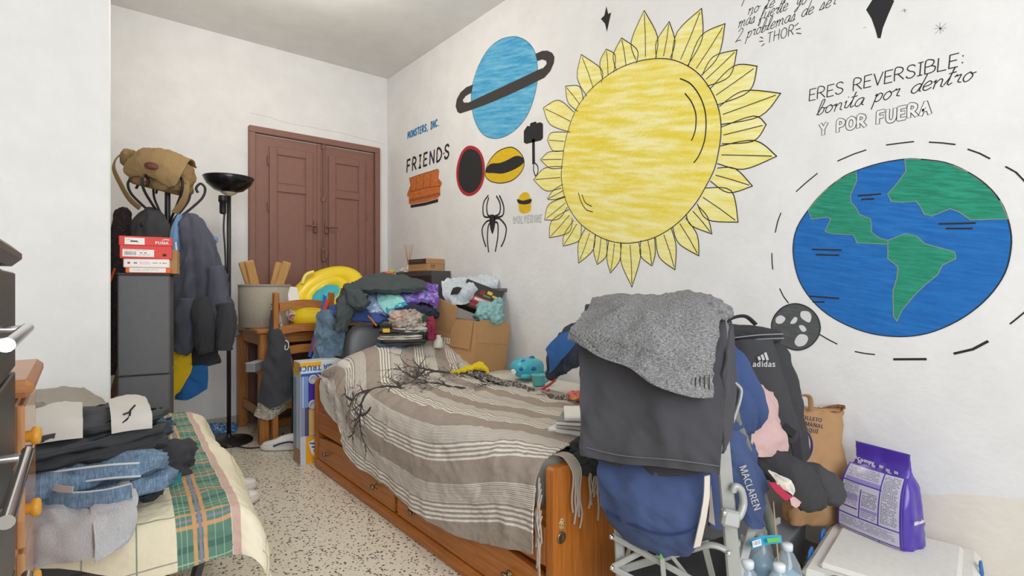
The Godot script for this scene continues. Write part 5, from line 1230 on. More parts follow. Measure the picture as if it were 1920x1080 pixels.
func build_heap() -> void:
	var st := mb()
	# tall narrow black shoe cabinet on the right wall
	var cb := thing("shoe_cabinet", "tall shallow glossy black shoe cabinet in the far corner", "cabinet", Vector3(2.128, 0, -3.73))
	var gloss := mat(Color("2e2826"), 0.16)
	bx("body", Vector3(0.0, 0.59, 0), Vector3(0.165, 1.18, 0.58), mat(Color("4b4a4a"), 0.4), cb, 0.003)
	for y in [0.2, 0.58, 0.965]: bx("flap_door", Vector3(-0.09, y, 0), Vector3(0.014, 0.36, 0.57), gloss, cb, 0.003)
	var sb := carton("cardboard_shoe_box", "brown cardboard shoe box with black print on the black shoe cabinet", "box", Vector3(2.12, 1.18, -3.66), Vector3(0.15, 0.085, 0.27), 4.0, M.card, null)
	bx("lid", Vector3(0, 0.075, 0), Vector3(0.158, 0.04, 0.278), M.card, sb, 0.003)
	print_face("dark_print", Vector3(-0.0795, 0.057, -0.12), Vector3(0, 0, 0.24), Vector3(0, 0.036, 0), rects_tex(128, 32, "3b332c", [], [[0.1, 0.35, 0.7, 0.3, 1, "b99a70"]]), sb)
	print_face("printed_panel", Vector3(-0.0755, 0.006, -0.12), Vector3(0, 0, 0.24), Vector3(0, 0.045, 0), rects_tex(128, 32, "b98f62", [], [[0.1, 0.2, 0.8, 0.6, 3, "8a6844"]]), sb)
	print_face("printed_end", Vector3(-0.05, 0.01, 0.1355), Vector3(0.06, 0, 0), Vector3(0, 0.04, 0), rects_tex(64, 64, "b98f62", [[0.1, 0.1, 0.25, 0.3, "5d4630"], [0.45, 0.1, 0.3, 0.3, "5d4630"], [0.1, 0.55, 0.6, 0.15, "5d4630"]]), sb)
	var rd := thing("reed_diffuser", "reed diffuser with thin sticks left of the cardboard shoe box", "diffuser", Vector3(2.10, 1.18, -3.9))
	st = mb(); lathe(st, [Vector2(0, 0), Vector2(0.03, 0), Vector2(0.033, 0.03), Vector2(0.014, 0.05), Vector2(0.013, 0.065), Vector2(0, 0.065)], 20); part("bottle", st, mat(Color("d8cdbd"), 0.2), rd)
	for k in 7:
		var a := k * 0.9
		st = mb(); tube(st, [Vector3(0, 0.03, 0), Vector3(cos(a) * 0.035, 0.225, sin(a) * 0.045)], 0.0016, 5); part("reed", st, mat(Color("b98a5a"), 0.8), rd)
	st = mb(); torus(st, Basis(Vector3(1, 0, 0), 0.3), 0.03, 0.03, 0.009, 20); part("base_ring", st, M.white, rd)
	heap("white_string", "small tangle of white string on the black shoe cabinet", "string", Vector3(2.10, 1.195, -3.98), Vector3(0.035, 0.02, 0.035), M.white_cloth, 33, 0.012, 40.0)
	# suitcase behind the headboard
	var sc := thing("suitcase", "grey hard suitcase standing behind the headboard", "suitcase", Vector3(1.62, 0, -3.36))
	var gs := mat(Color("85888a"), 0.5, M.T.soft, 8.0, M.T.clothn, 0.1)
	st = mb(); lump(st, Vector3(0, 0.42, 0.04), Vector3(0.28, 0.39, 0.075), 7.0, 0.0, 3.0, 4, Basis(), 16, 1.0); part("shell", st, gs, sc)
	st = mb(); lump(st, Vector3(0, 0.42, -0.06), Vector3(0.28, 0.39, 0.06), 7.0, 0.0, 3.0, 4, Basis(), 16, 1.0); part("shell", st, gs, sc)
	bx("seam", Vector3(0, 0.42, -0.01), Vector3(0.55, 0.77, 0.02), M.black_metal, sc, 0.01)
	bx("lock", Vector3(-0.1, 0.795, 0.095), Vector3(0.05, 0.03, 0.02), M.black_metal, sc, 0.006)
	for x in [-0.2, 0.2]:
		st = mb(); tube(st, [Vector3(x - 0.012, 0.028, 0), Vector3(x + 0.012, 0.028, 0)], 0.028, 12); part("wheel", st, M.black_metal, sc)
	# toy truck box
	var tr := thing("toy_truck_box", "tall yellow and blue toy truck box standing beside the headboard", "box", Vector3(1.145, 0, -3.28))
	bx("carton", Vector3(0, 0.305, 0), Vector3(0.25, 0.61, 0.13), mat(Color("d8dce2"), 0.45), tr, 0.002)
	var zf := 0.0655
	print_face("blue_print", Vector3(-0.124, 0.34, zf), Vector3(0.12, 0, 0), Vector3(0, 0.268, 0), rects_tex(96, 192, "7c9bd0", [[0, 0, 1, 0.12, "f0b41e"], [0, 0.12, 1, 0.13, "d9e2ee"], [0, 0.25, 1, 0.06, "2a5ea8"], [0.1, 0.31, 0.04, 0.69, "e6ebf2"]]), tr, 0.35)
	print_face("yellow_print", Vector3(-0.124, 0.003, zf), Vector3(0.12, 0, 0), Vector3(0, 0.337, 0), rects_tex(96, 256, "8f97b4", [[0.35, 0.0, 0.65, 0.5, "d9b36a"], [0.2, 0.0, 0.2, 0.5, "50506a"], [0.25, 0.52, 0.75, 0.48, "f0a91e"], [0.0, 0.5, 0.25, 0.5, "c9ced8"]]), tr, 0.35)
	st = mb(); fill(st, [Vector2(-0.08, 0.13), Vector2(-0.04, 0.15), Vector2(-0.01, 0.10), Vector2(-0.02, 0.05), Vector2(-0.03, 0.02), Vector2(-0.06, 0.06)], Transform3D(Basis(), Vector3(0, 0, zf + 0.002))); part("burst_print", st, mat(Color("e9ecf2"), 0.4), tr)
	st = mb()
	for k in 4: stroke(st, [Vector2(-0.072 + k * 0.012, 0.125 - k * 0.024), Vector2(-0.035 + k * 0.008, 0.118 - k * 0.024)], 0.008, Transform3D(Basis(), Vector3(0, 0, zf + 0.003)))
	part("burst_lines", st, mat(Color("3a4a8a"), 0.4), tr)
	print_face("side_print", Vector3(-0.1255, 0.003, -0.062), Vector3(0, 0, 0.124), Vector3(0, 0.6, 0), rects_tex(64, 256, "b9c6da", [[0.0, 0.0, 1, 0.12, "f0b41e"], [0.1, 0.15, 0.3, 0.7, "7f93bd"], [0.6, 0.12, 0.1, 0.8, "e2e6ee"], [0.0, 0.85, 1, 0.15, "a7765c"]]), tr, 0.35)
	letters("MEGA TRUCK", Vector3(-0.005, 0.572, zf + 0.001), Vector3(-1, 0, 0), Vector3(0, -1, 0), 0.032, mat(Color("24559c"), 0.4), tr)
	var pm := mat(Color("4a35a0"), 0.3)
	bx("purple_truck", Vector3(-0.05, 0.43, zf + 0.004), Vector3(0.062, 0.20, 0.008), pm, tr, 0.003)
	for y in [0.355, 0.505]:
		st = mb(); lathe(st, [Vector2(0, 0.0), Vector2(0.028, 0.0), Vector2(0.028, 0.006), Vector2(0.018, 0.007), Vector2(0.016, 0.004), Vector2(0, 0.006)], 20, Transform3D(Basis(Vector3(1, 0, 0), PI / 2), Vector3(-0.055, y, zf + 0.008))); part("truck_wheel", st, mat(Color("b9bcc4"), 0.3), tr)
	# garments slung over suitcase and chair
	var denim := cloth("7f96ad", "denim", 3.0, 0.4)
	drape("white_bed_sheet", "white sheet edge hanging below the throw at the head of the bed", "sheet", [[Vector3(1.1, 0.53, -3.1), Vector3(1.1, 0.53, -2.9), Vector3(1.1, 0.53, -2.6)], [Vector3(1.088, 0.46, -3.08), Vector3(1.086, 0.44, -2.9), Vector3(1.09, 0.42, -2.6)], [Vector3(1.084, 0.40, -3.05), Vector3(1.08, 0.34, -2.88), Vector3(1.09, 0.30, -2.62)]], M.white_cloth, 99, 0.008, 8.0, 0.003)
	drape("hanging_jeans", "faded blue jeans hanging beside the suitcase above the toy truck box", "jeans", [[Vector3(1.205, 0.885, -3.433), Vector3(1.243, 0.907, -3.376), Vector3(1.295, 0.878, -3.359), Vector3(1.344, 0.842, -3.358)], [Vector3(1.181, 0.779, -3.401), Vector3(1.221, 0.787, -3.343), Vector3(1.271, 0.773, -3.314), Vector3(1.322, 0.76, -3.311)], [Vector3(1.172, 0.678, -3.396), Vector3(1.207, 0.674, -3.341), Vector3(1.247, 0.673, -3.322), Vector3(1.309, 0.658, -3.322)], [Vector3(1.17, 0.606, -3.41), Vector3(1.197, 0.598, -3.362), Vector3(1.245, 0.617, -3.336), Vector3(1.304, 0.627, -3.327)]], denim, 101, 0.03, 7.0, 0.012)
	var tj := thing("trimmed_jacket", "blue jacket edge with red trim between pine chair and hanging jeans", "jacket")
	drape_part("red_trim", tj, [[Vector3(1.253, 0.981, -3.432), Vector3(1.23, 0.93, -3.426), Vector3(1.203, 0.845, -3.409), Vector3(1.17, 0.745, -3.41), Vector3(1.149, 0.66, -3.427)], [Vector3(1.269, 0.963, -3.419), Vector3(1.246, 0.912, -3.413), Vector3(1.219, 0.832, -3.396), Vector3(1.18, 0.732, -3.389), Vector3(1.151, 0.638, -3.413)]], cloth("cf4436"), 102, 0.004, 9.0, 0.008)
	drape_part("blue_trim", tj, [[Vector3(1.244, 1.008, -3.466), Vector3(1.229, 0.946, -3.452), Vector3(1.203, 0.844, -3.435), Vector3(1.167, 0.736, -3.439), Vector3(1.139, 0.615, -3.448)], [Vector3(1.261, 0.994, -3.452), Vector3(1.24, 0.932, -3.443), Vector3(1.21, 0.838, -3.417), Vector3(1.174, 0.724, -3.42), Vector3(1.149, 0.609, -3.427)]], cloth("2f66b4"), 103, 0.004, 9.0, 0.008)
	var np := thing("puffer_jacket", "blue puffer jacket with orange edging lying on the suitcase", "jacket")
	drape_part("shell_cloth", np, [[Vector3(1.235, 0.877, -3.448), Vector3(1.348, 0.938, -3.42), Vector3(1.483, 0.98, -3.309), Vector3(1.583, 0.894, -3.163)], [Vector3(1.294, 0.848, -3.283), Vector3(1.359, 0.881, -3.23), Vector3(1.441, 0.889, -3.136), Vector3(1.52, 0.857, -3.046)], [Vector3(1.317, 0.83, -3.212), Vector3(1.373, 0.832, -3.141), Vector3(1.428, 0.826, -3.07), Vector3(1.497, 0.833, -3.013)]], cloth("3c5796"), 104, 0.035, 8.0, 0.02)
	st = mb(); stroke3(st, smooth_line([Vector3(1.386, 0.879, -3.091), Vector3(1.399, 0.854, -3.067), Vector3(1.418, 0.819, -3.039)], 4), 0.006); part("orange_edging", st, cloth("e07a3a"), np)
	drape("grey_print_blanket", "light blue and white printed fleece in the heap over the suitcase", "blanket", [[Vector3(1.408, 0.979, -3.435), Vector3(1.505, 1.014, -3.356), Vector3(1.578, 0.997, -3.231)], [Vector3(1.428, 0.914, -3.225), Vector3(1.467, 0.941, -3.193), Vector3(1.515, 0.932, -3.102)], [Vector3(1.429, 0.876, -3.133), Vector3(1.464, 0.884, -3.092), Vector3(1.514, 0.865, -3.025)]], speckled("9aaed0", ["dfe3ec", "3f86c0", "8f90c4", "b9cbe4"], 4.0), 105, 0.03, 8.0, 0.02)
	var tq0 := thing("turquoise_blanket", "pale turquoise fleece with bright aqua stripe in the middle of the heap", "blanket")
	drape_part("fleece", tq0, [[Vector3(1.543, 1.022, -3.26), Vector3(1.606, 1.022, -3.209), Vector3(1.633, 0.998, -3.135)], [Vector3(1.494, 0.965, -3.171), Vector3(1.543, 0.982, -3.105), Vector3(1.594, 0.976, -3.038)], [Vector3(1.479, 0.917, -3.08), Vector3(1.522, 0.937, -3.019), Vector3(1.583, 0.937, -2.969)], [Vector3(1.503, 0.879, -2.996), Vector3(1.524, 0.894, -2.953), Vector3(1.574, 0.919, -2.924)]], speckled("8fd0cc", ["8fd0cc", "9fdad4", "7fc6c6", "8fd0cc"], 3.0), 106, 0.02, 8.0, 0.02)
	drape_part("aqua_stripe", tq0, [[Vector3(1.485, 0.917, -3.062), Vector3(1.527, 0.938, -3.002), Vector3(1.578, 0.951, -2.96)], [Vector3(1.478, 0.887, -2.99), Vector3(1.519, 0.91, -2.944), Vector3(1.569, 0.929, -2.916)], [Vector3(1.485, 0.866, -2.946), Vector3(1.52, 0.889, -2.917), Vector3(1.564, 0.914, -2.893)]], cloth("2fa3c4"), 107, 0.012, 10.0, 0.014)
	drape("purple_fleece", "purple and violet patchwork fleece at the right of the heap", "blanket", [[Vector3(1.641, 0.997, -3.18), Vector3(1.714, 1.032, -3.12), Vector3(1.782, 1.05, -3.064), Vector3(1.842, 1.05, -3.015)], [Vector3(1.605, 0.965, -3.08), Vector3(1.646, 0.983, -2.995), Vector3(1.706, 0.976, -2.946), Vector3(1.784, 0.982, -2.933)], [Vector3(1.587, 0.927, -2.991), Vector3(1.629, 0.944, -2.931), Vector3(1.68, 0.951, -2.889), Vector3(1.74, 0.916, -2.892)]], speckled("6a3f9c", ["8a5ac4", "4fa8cf", "b9a0d8", "56308a"], 3.4), 108, 0.035, 8.0, 0.02)
	var gf := thing("green_fleece", "dark green fleece jacket thrown across the top of the heap", "jacket")
	drape_part("body", gf, [[Vector3(1.436, 1.032, -3.503), Vector3(1.534, 1.097, -3.422), Vector3(1.661, 1.108, -3.319), Vector3(1.763, 1.086, -3.209), Vector3(1.831, 1.032, -3.127)], [Vector3(1.402, 1.032, -3.375), Vector3(1.476, 1.067, -3.251), Vector3(1.569, 1.057, -3.135), Vector3(1.667, 1.033, -3.055), Vector3(1.762, 1.019, -3.016)], [Vector3(1.402, 1.009, -3.272), Vector3(1.45, 1.01, -3.155), Vector3(1.54, 1.006, -3.056), Vector3(1.633, 1.01, -3.006), Vector3(1.741, 1.012, -2.994)]], cloth("4a5355"), 109, 0.035, 6.0, 0.03)
	st = mb(); loft(st, [[Vector3(1.402, 1.033, -3.272), 0.05, 0.05], [Vector3(1.333, 0.996, -3.251), 0.075, 0.055], [Vector3(1.296, 0.934, -3.204), 0.07, 0.05], [Vector3(1.263, 0.854, -3.179), 0.055, 0.045], [Vector3(1.246, 0.783, -3.18), 0.045, 0.035]], Vector3(0.774, 0, 0.633), 28, 6, 2.2, 5, 0.06, 0.03, 10.0, 110, false)
	part("sleeve", st, cloth("4a5355"), gf)
	st = mb(); loft(st, [[Vector3(1.32, 1.05, -3.262), 0.045, 0.035], [Vector3(1.338, 0.984, -3.156), 0.06, 0.045], [Vector3(1.351, 0.952, -3.107), 0.055, 0.04], [Vector3(1.372, 0.946, -3.077), 0.05, 0.02]], Vector3(0.774, 0, 0.633), 28, 6, 2.2, 5, 0.05, 0.02, 10.0, 111, false)
	part("sleeve", st, cloth("465052"), gf)
	heap("red_toy", "small red plastic toy peeking over the dark green fleece", "toy", Vector3(1.557, 1.098, -3.507), Vector3(0.05, 0.022, 0.04), mat(Color("e0502e"), 0.4), 112, 0.0, 5.0)
	var ot := thing("orange_toy", "orange plastic toy with green tip on top of the heap", "toy", Vector3(1.66, 1.124, -3.423))
	st = mb(); loft(st, [[Vector3(-0.06, -0.02, -0.02), 0.025, 0.02], [Vector3(-0.02, 0, 0), 0.035, 0.03], [Vector3(0.03, 0.015, 0.02), 0.03, 0.03], [Vector3(0.05, 0.02, 0.03), 0.02, 0.02]], Vector3(0, 1, 0), 20, 5, 3.0); part("body", st, mat(Color("e8542a"), 0.35), ot)
	st = mb(); lump(st, Vector3(0.04, 0.04, 0.03), Vector3(0.02, 0.014, 0.018), 2.2, 0, 5, 1, Basis(), 8, 1.0); part("tip", st, mat(Color("9cb83a"), 0.4), ot)
	# clothes lying on the pillow end
	var stack := [["folded_jeans", "folded blue jeans at the bottom of the stack on the pillow", Vector3(1.448, 0.697, -2.873), Vector3(0.2, 0.03, 0.14), cloth("5c7696", "denim", 3.0)], ["black_garment", "black garment folded above the blue jeans on the pillow", Vector3(1.494, 0.719, -2.835), Vector3(0.28, 0.03, 0.16), cloth("46443f")], ["cream_garment", "cream garment folded in the stack on the pillow", Vector3(1.487, 0.747, -2.854), Vector3(0.27, 0.03, 0.16), cloth("d9d4c6")], ["dark_label_shirt", "black shirt with small yellow label in the stack on the pillow", Vector3(1.477, 0.772, -2.862), Vector3(0.24, 0.035, 0.16), cloth("4a4844")], ["white_garment", "white garment folded on the black shirt", Vector3(1.54, 0.789, -2.836), Vector3(0.22, 0.03, 0.16), cloth("dcd8d0")]]
	var i := 0
	for s in stack:
		st = mb(); folded(st, s[2], s[3], -38.0 + i * 5, 2, 120 + i, 0.012)
		var so := solo(s[0], st, s[4], s[1], "clothing", "clothes stacked on the pillow"); i += 1
		if i == 4: bx("woven_label", Vector3.ZERO, Vector3(0.04, 0.022, 0.003), mat(Color("e3b43a"), 0.6), so, 0.001, Transform3D(Basis(Vector3.UP, deg_to_rad(-39.3)), Vector3(1.36, 0.808, -2.79)))
	heap("floral_cloth", "crumpled floral cloth in red, green and grey on the stack", "cloth", Vector3(1.523, 0.86, -2.837), Vector3(0.11, 0.07, 0.1), speckled("a7a39a", ["c8604c", "5a6a58", "d9d2c6", "70757c", "b9a08a"], 5.0), 131, 0.035, 7.0)
	heap("navy_shorts", "crumpled navy shorts above the floral cloth", "shorts", Vector3(1.614, 0.892, -2.917), Vector3(0.15, 0.06, 0.1), cloth("343852"), 132, 0.05, 9.0, 20)
	heap("green_cloth", "dark green cloth beside the crimson one on the heap", "cloth", Vector3(1.592, 0.828, -2.781), Vector3(0.035, 0.07, 0.04), cloth("3f5548"), 133, 0.02, 14.0)
	heap("crimson_cloth", "crimson cloth hanging at the right of the stack on the pillow", "cloth", Vector3(1.624, 0.804, -2.742), Vector3(0.032, 0.08, 0.04), cloth("94304a"), 134, 0.02, 14.0)
	st = mb(); lathe(st, [Vector2(0, 0), Vector2(0.028, 0), Vector2(0.03, 0.01), Vector2(0.03, 0.04), Vector2(0.024, 0.055), Vector2(0.018, 0.06), Vector2(0.018, 0.075), Vector2(0, 0.076)], 20, Transform3D(Basis(), Vector3(1.682, 0.691, -2.759))); solo("small_bottle", st, mat(Color("d9d4c8"), 0.4), "small white and brown bottle between the clothes and the cardboard box", "bottle")
	# open cardboard box, leaning against the wall
	var bb := thing("cardboard_box", "large open brown cardboard box of toys leaning against the muralled wall", "box", Vector3(1.94, 0.545, -2.86), 10.0)
	var lean := Transform3D(Basis(Vector3(0, 0, 1), deg_to_rad(-7)) * Basis(Vector3(1, 0, 0), deg_to_rad(3)), Vector3(0, 0, 0))
	var hw := 0.15; var hd := 0.22; var hh := 0.30
	bx("bottom", Vector3(0, 0.004, 0), Vector3(hw * 2, 0.006, hd * 2), M.card, bb, 0.001, lean)
	for s in [-1, 1]:
		bx("side", Vector3(s * hw, hh / 2, 0), Vector3(0.006, hh, hd * 2), M.card, bb, 0.001, lean)
		bx("side", Vector3(0, hh / 2, s * hd), Vector3(hw * 2, hh, 0.006), M.card, bb, 0.001, lean)
	bx("flap", Vector3(-hw - 0.015, hh - 0.035, -0.12), Vector3(0.005, 0.19, 0.2), M.card, bb, 0.001, lean * Transform3D(Basis(Vector3(0, 0, 1), 0.16) * Basis(Vector3(1, 0, 0), 0.25), Vector3(0.04, 0.05, -0.01)))
	bx("flap", Vector3(0.0, hh - 0.07, hd + 0.012), Vector3(0.26, 0.14, 0.005), M.card, bb, 0.001, lean * Transform3D(Basis(Vector3(1, 0, 0), -0.05), Vector3.ZERO))
	bx("flap", Vector3(-hw - 0.01, hh - 0.09, 0.1), Vector3(0.005, 0.17, 0.18), M.card, bb, 0.001, lean)
	letters("Confort", lean * Vector3(-hw - 0.006, 0.15, -0.03), lean.basis * Vector3(0, 0.0, -1), lean.basis * Vector3(0, -1, 0), 0.045, M.white, bb, true, true, "script_print")
	# box contents
	var gb := thing("game_box", "black and red action toy box sticking out of the cardboard box", "box", Vector3(2.054, 0.973, -2.842), -30.0)
	var gx := Transform3D(Basis(Vector3(1, 0, 0), deg_to_rad(-28)) * Basis(Vector3(0, 0, 1), deg_to_rad(-24)), Vector3.ZERO)
	bx("carton", Vector3.ZERO, Vector3(0.26, 0.19, 0.07), mat(Color("2c2a2c"), 0.35), gb, 0.002, gx)
	print_face("front_print", gx * Vector3(-0.125, -0.09, 0.0355), gx.basis * Vector3(0.25, 0, 0), gx.basis * Vector3(0, 0.18, 0), rects_tex(192, 128, "33302f", [[0.03, 0.05, 0.1, 0.9, "1c1b1c"], [0.05, 0.08, 0.06, 0.22, "d9c83a"], [0.3, 0.5, 0.55, 0.28, "a8222c"], [0.36, 0.56, 0.4, 0.12, "c9c4bc"], [0.32, 0.82, 0.45, 0.12, "b02a30"], [0.45, 0.2, 0.12, 0.2, "7a2a2c"], [0.62, 0.15, 0.14, 0.14, "d8b23a"], [0.78, 0.25, 0.15, 0.1, "cfa848"], [0.55, 0.35, 0.2, 0.08, "5d7a4a"]]), gb, 0.3)
	bx("side_bar", gx * Vector3(0.07, 0.11, 0.0), Vector3(0.23, 0.022, 0.05), mat(Color("4a4846"), 0.5), gb, 0.003, Transform3D(Basis(), Vector3.ZERO))
	var cgb := thing("grey_carrier_bag", "pale grey plastic carrier bag with black crest inside the cardboard box", "bag")
	drape_part("film", cgb, [[Vector3(1.856, 1.078, -3.004), Vector3(1.945, 1.096, -2.995), Vector3(2.057, 1.111, -2.969), Vector3(2.142, 1.123, -2.964), Vector3(2.25, 1.12, -2.888)], [Vector3(1.826, 1.016, -2.925), Vector3(1.863, 1.023, -2.869), Vector3(1.933, 1.033, -2.838), Vector3(2.083, 1.068, -2.882), Vector3(2.208, 1.093, -2.845)], [Vector3(1.842, 0.931, -2.886), Vector3(1.865, 0.942, -2.841), Vector3(1.903, 0.948, -2.836), Vector3(2.052, 0.979, -2.869), Vector3(2.182, 1.032, -2.866)]], speckled("c3cbd2", ["c3cbd2", "d3d9de", "b3bcc4", "c3cbd2", "aab4bc"], 4.0), 141, 0.03, 9.0, 0.01)
	drape_part("crest_print", cgb, [[Vector3(1.847, 1.05, -2.843), Vector3(1.868, 1.057, -2.826), Vector3(1.889, 1.05, -2.809)], [Vector3(1.831, 1.026, -2.843), Vector3(1.857, 1.03, -2.822), Vector3(1.873, 1.026, -2.809)], [Vector3(1.828, 1.006, -2.846), Vector3(1.847, 1.01, -2.831), Vector3(1.862, 1.01, -2.818)]], M.ink, 142, 0.0, 9.0, 0.002)
	var tqb := thing("turquoise_bag", "light turquoise plastic bag stuffed into the cardboard box", "bag")
	heap_part("film", tqb, Vector3(2.016, 0.888, -2.692), Vector3(0.10, 0.085, 0.09), mat(Color("9fd2d2"), 0.35, M.T.mottle, 5.0), 143, 0.035, 7.0, 15, 2.2, 0.9)
	st = mb(); lump(st, Vector3(2.09, 0.955, -2.683), Vector3(0.035, 0.04, 0.03), 2.2, 0.02, 20, 144, Basis(), 10, 1.0); part("knot", st, mat(Color("9fd2d2"), 0.35, M.T.mottle, 5.0), tqb)
	# things on the bed
	drape("yellow_cloth", "bright yellow cloth strip lying against the cardboard box", "cloth", [[Vector3(1.634, 0.561, -2.554), Vector3(1.706, 0.57, -2.543), Vector3(1.775, 0.583, -2.562), Vector3(1.841, 0.589, -2.558), Vector3(1.869, 0.573, -2.511)], [Vector3(1.619, 0.558, -2.515), Vector3(1.681, 0.564, -2.489), Vector3(1.74, 0.57, -2.491), Vector3(1.801, 0.576, -2.492), Vector3(1.83, 0.545, -2.469)]], cloth("f0d51a"), 151, 0.03, 14.0, 0.012)
	var tt := thing("turtle_float", "turquoise turtle-shaped bath toy with blue spots on the bed", "toy", Vector3(1.978, 0.553, -2.283))
	var tq := mat(Color("48b7c9"), 0.25)
	st = mb(); lump(st, Vector3(0, 0.045, 0), Vector3(0.10, 0.058, 0.085), 2.3, 0.0, 5, 1, Basis(), 16, 0.85); part("shell", st, tq, tt)
	for p in [[-0.05, 0.085, 0.03], [0.02, 0.10, 0.02], [0.06, 0.07, 0.045], [-0.02, 0.05, 0.078], [-0.075, 0.05, 0.045]]:
		st = mb(); lump(st, Vector3(p[0], p[1], p[2]), Vector3(0.019, 0.013, 0.014), 2.0, 0, 5, 1, Basis(), 8, 1.0); part("spot", st, mat(Color("2a66b0"), 0.3), tt)
	for s in [-1, 1]:
		st = mb(); lump(st, Vector3(0.07 * s, 0.012, 0.07), Vector3(0.03, 0.014, 0.025), 2.2, 0, 5, 1, Basis(), 8, 0.8); part("flipper", st, tq, tt)
	st = mb(); lump(st, Vector3(-0.115, 0.03, 0.02), Vector3(0.014, 0.022, 0.014), 2.0, 0.006, 30, 2, Basis(), 8, 1.0); part("tag", st, M.white, tt)
	var cp := thing("turquoise_cup", "small turquoise toy cup with handle in front of the turtle toy", "cup", Vector3(1.896, 0.535, -2.093))
	st = mb(); lathe(st, [Vector2(0, 0), Vector2(0.032, 0), Vector2(0.038, 0.05), Vector2(0.042, 0.052), Vector2(0.042, 0.056), Vector2(0.034, 0.056), Vector2(0.03, 0.006), Vector2(0, 0.006)], 24); part("cup", st, mat(Color("6cc6cf"), 0.3), cp)
	st = mb(); tube(st, smooth_line([Vector3(0.035, 0.045, 0.01), Vector3(0.062, 0.045, 0.012), Vector3(0.066, 0.025, 0.012), Vector3(0.034, 0.012, 0.01)], 5), 0.006, 8); part("handle", st, mat(Color("6cc6cf"), 0.3), cp)
	var ds := thing("drawstring_bag", "blue and black drawstring bag lying on the bed behind the stroller", "bag")
	st = mb(); loft(st, [[Vector3(1.806, 0.598, -1.908), 0.02, 0.02], [Vector3(1.822, 0.643, -1.894), 0.05, 0.05], [Vector3(1.867, 0.706, -1.884), 0.095, 0.08], [Vector3(1.929, 0.755, -1.871), 0.105, 0.09], [Vector3(1.996, 0.78, -1.842), 0.1, 0.09], [Vector3(2.042, 0.778, -1.83), 0.03, 0.03]], Vector3(0.4, 0.7, 0.2).normalized(), 32, 6, 2.2, 11, 0.06, 0.02, 9.0, 155, false); part("body", st, cloth("39404e"), ds)
	st = mb(); sheet(st, [[Vector3(1.714, 0.76, -1.84), Vector3(1.736, 0.798, -1.823), Vector3(1.776, 0.828, -1.803), Vector3(1.843, 0.845, -1.787)], [Vector3(1.712, 0.713, -1.816), Vector3(1.736, 0.745, -1.797), Vector3(1.767, 0.788, -1.772), Vector3(1.838, 0.822, -1.765)], [Vector3(1.712, 0.65, -1.816), Vector3(1.729, 0.677, -1.79), Vector3(1.748, 0.723, -1.761), Vector3(1.82, 0.786, -1.754)]], 5, 5, 0.01, 10.0, 156, 0.006); part("blue_panel", st, cloth("2f5f9a"), ds)
	st = mb(); tube(st, smooth_line([Vector3(1.777, 0.61, -1.84), Vector3(1.775, 0.558, -1.92), Vector3(1.74, 0.524, -2), Vector3(1.715, 0.513, -2.02), Vector3(1.714, 0.513, -1.97), Vector3(1.738, 0.529, -1.899), Vector3(1.754, 0.564, -1.86)], 6), 0.006, 8); part("red_cord", st, mat(Color("d0404a"), 0.6), ds)
	heap("pink_cloth", "pink and orange cloth scrap under the drawstring bag", "cloth", Vector3(1.68, 0.584, -1.597), Vector3(0.05, 0.02, 0.04), speckled("d8607a", ["e88a4a", "f0b05a", "c84a70"], 6.0), 157, 0.02, 16.0)
	drape("dark_scarf", "black patterned scarf lying along the far edge of the throw", "scarf", [[Vector3(1.709, 0.57, -2.467), Vector3(1.75, 0.572, -2.371), Vector3(1.729, 0.556, -2.201), Vector3(1.743, 0.557, -2.065), Vector3(1.726, 0.54, -1.905), Vector3(1.716, 0.554, -1.714), Vector3(1.74, 0.552, -1.631)], [Vector3(1.682, 0.558, -2.439), Vector3(1.71, 0.556, -2.341), Vector3(1.689, 0.544, -2.159), Vector3(1.705, 0.541, -2.021), Vector3(1.678, 0.531, -1.845), Vector3(1.674, 0.535, -1.673), Vector3(1.69, 0.534, -1.585)]], speckled("4a4644", ["2c2a29", "b9b2a8", "6a645e"], 8.0), 158, 0.025, 12.0, 0.006)
	for k in 5:
		var bk := carton("paper_pad", ["brown covered notebook lying lowest under the papers on the bed", "white paper pad lying second lowest on the bed", "white paper pad in the middle of the pile on the bed", "thin grey green notebook near the top of the paper pile", "white sheets on top of the paper pile on the bed"][k], "paper", Vector3(1.363, 0.518, -1.314) + Vector3(0.01 * (k % 3), 0.018 * k + 0.012, 0.012 * k - 0.02), Vector3(0.17, 0.016, 0.13), 10.0 + 9 * k, mat(Color(["b98a62", "e9e6df", "dfdcd4", "8f938c", "eceae4"][k]), 0.85), null, "papers piled on the bed")
		bx("page_edges", Vector3(0, 0.008, 0.001), Vector3(0.172, 0.009, 0.131), M.white, bk, 0.001)
	heap("white_rag", "white cloth lying under the paper pile near the foot of the bed", "cloth", Vector3(1.317, 0.522, -1.3), Vector3(0.06, 0.022, 0.05), M.white_cloth, 159, 0.02, 14.0)
	heap("black_trousers", "black cloth lying over the foot of the bed behind the stroller", "trousers", Vector3(1.259, 0.508, -1.166), Vector3(0.075, 0.05, 0.09), cloth("35353a"), 160, 0.03, 9.0)

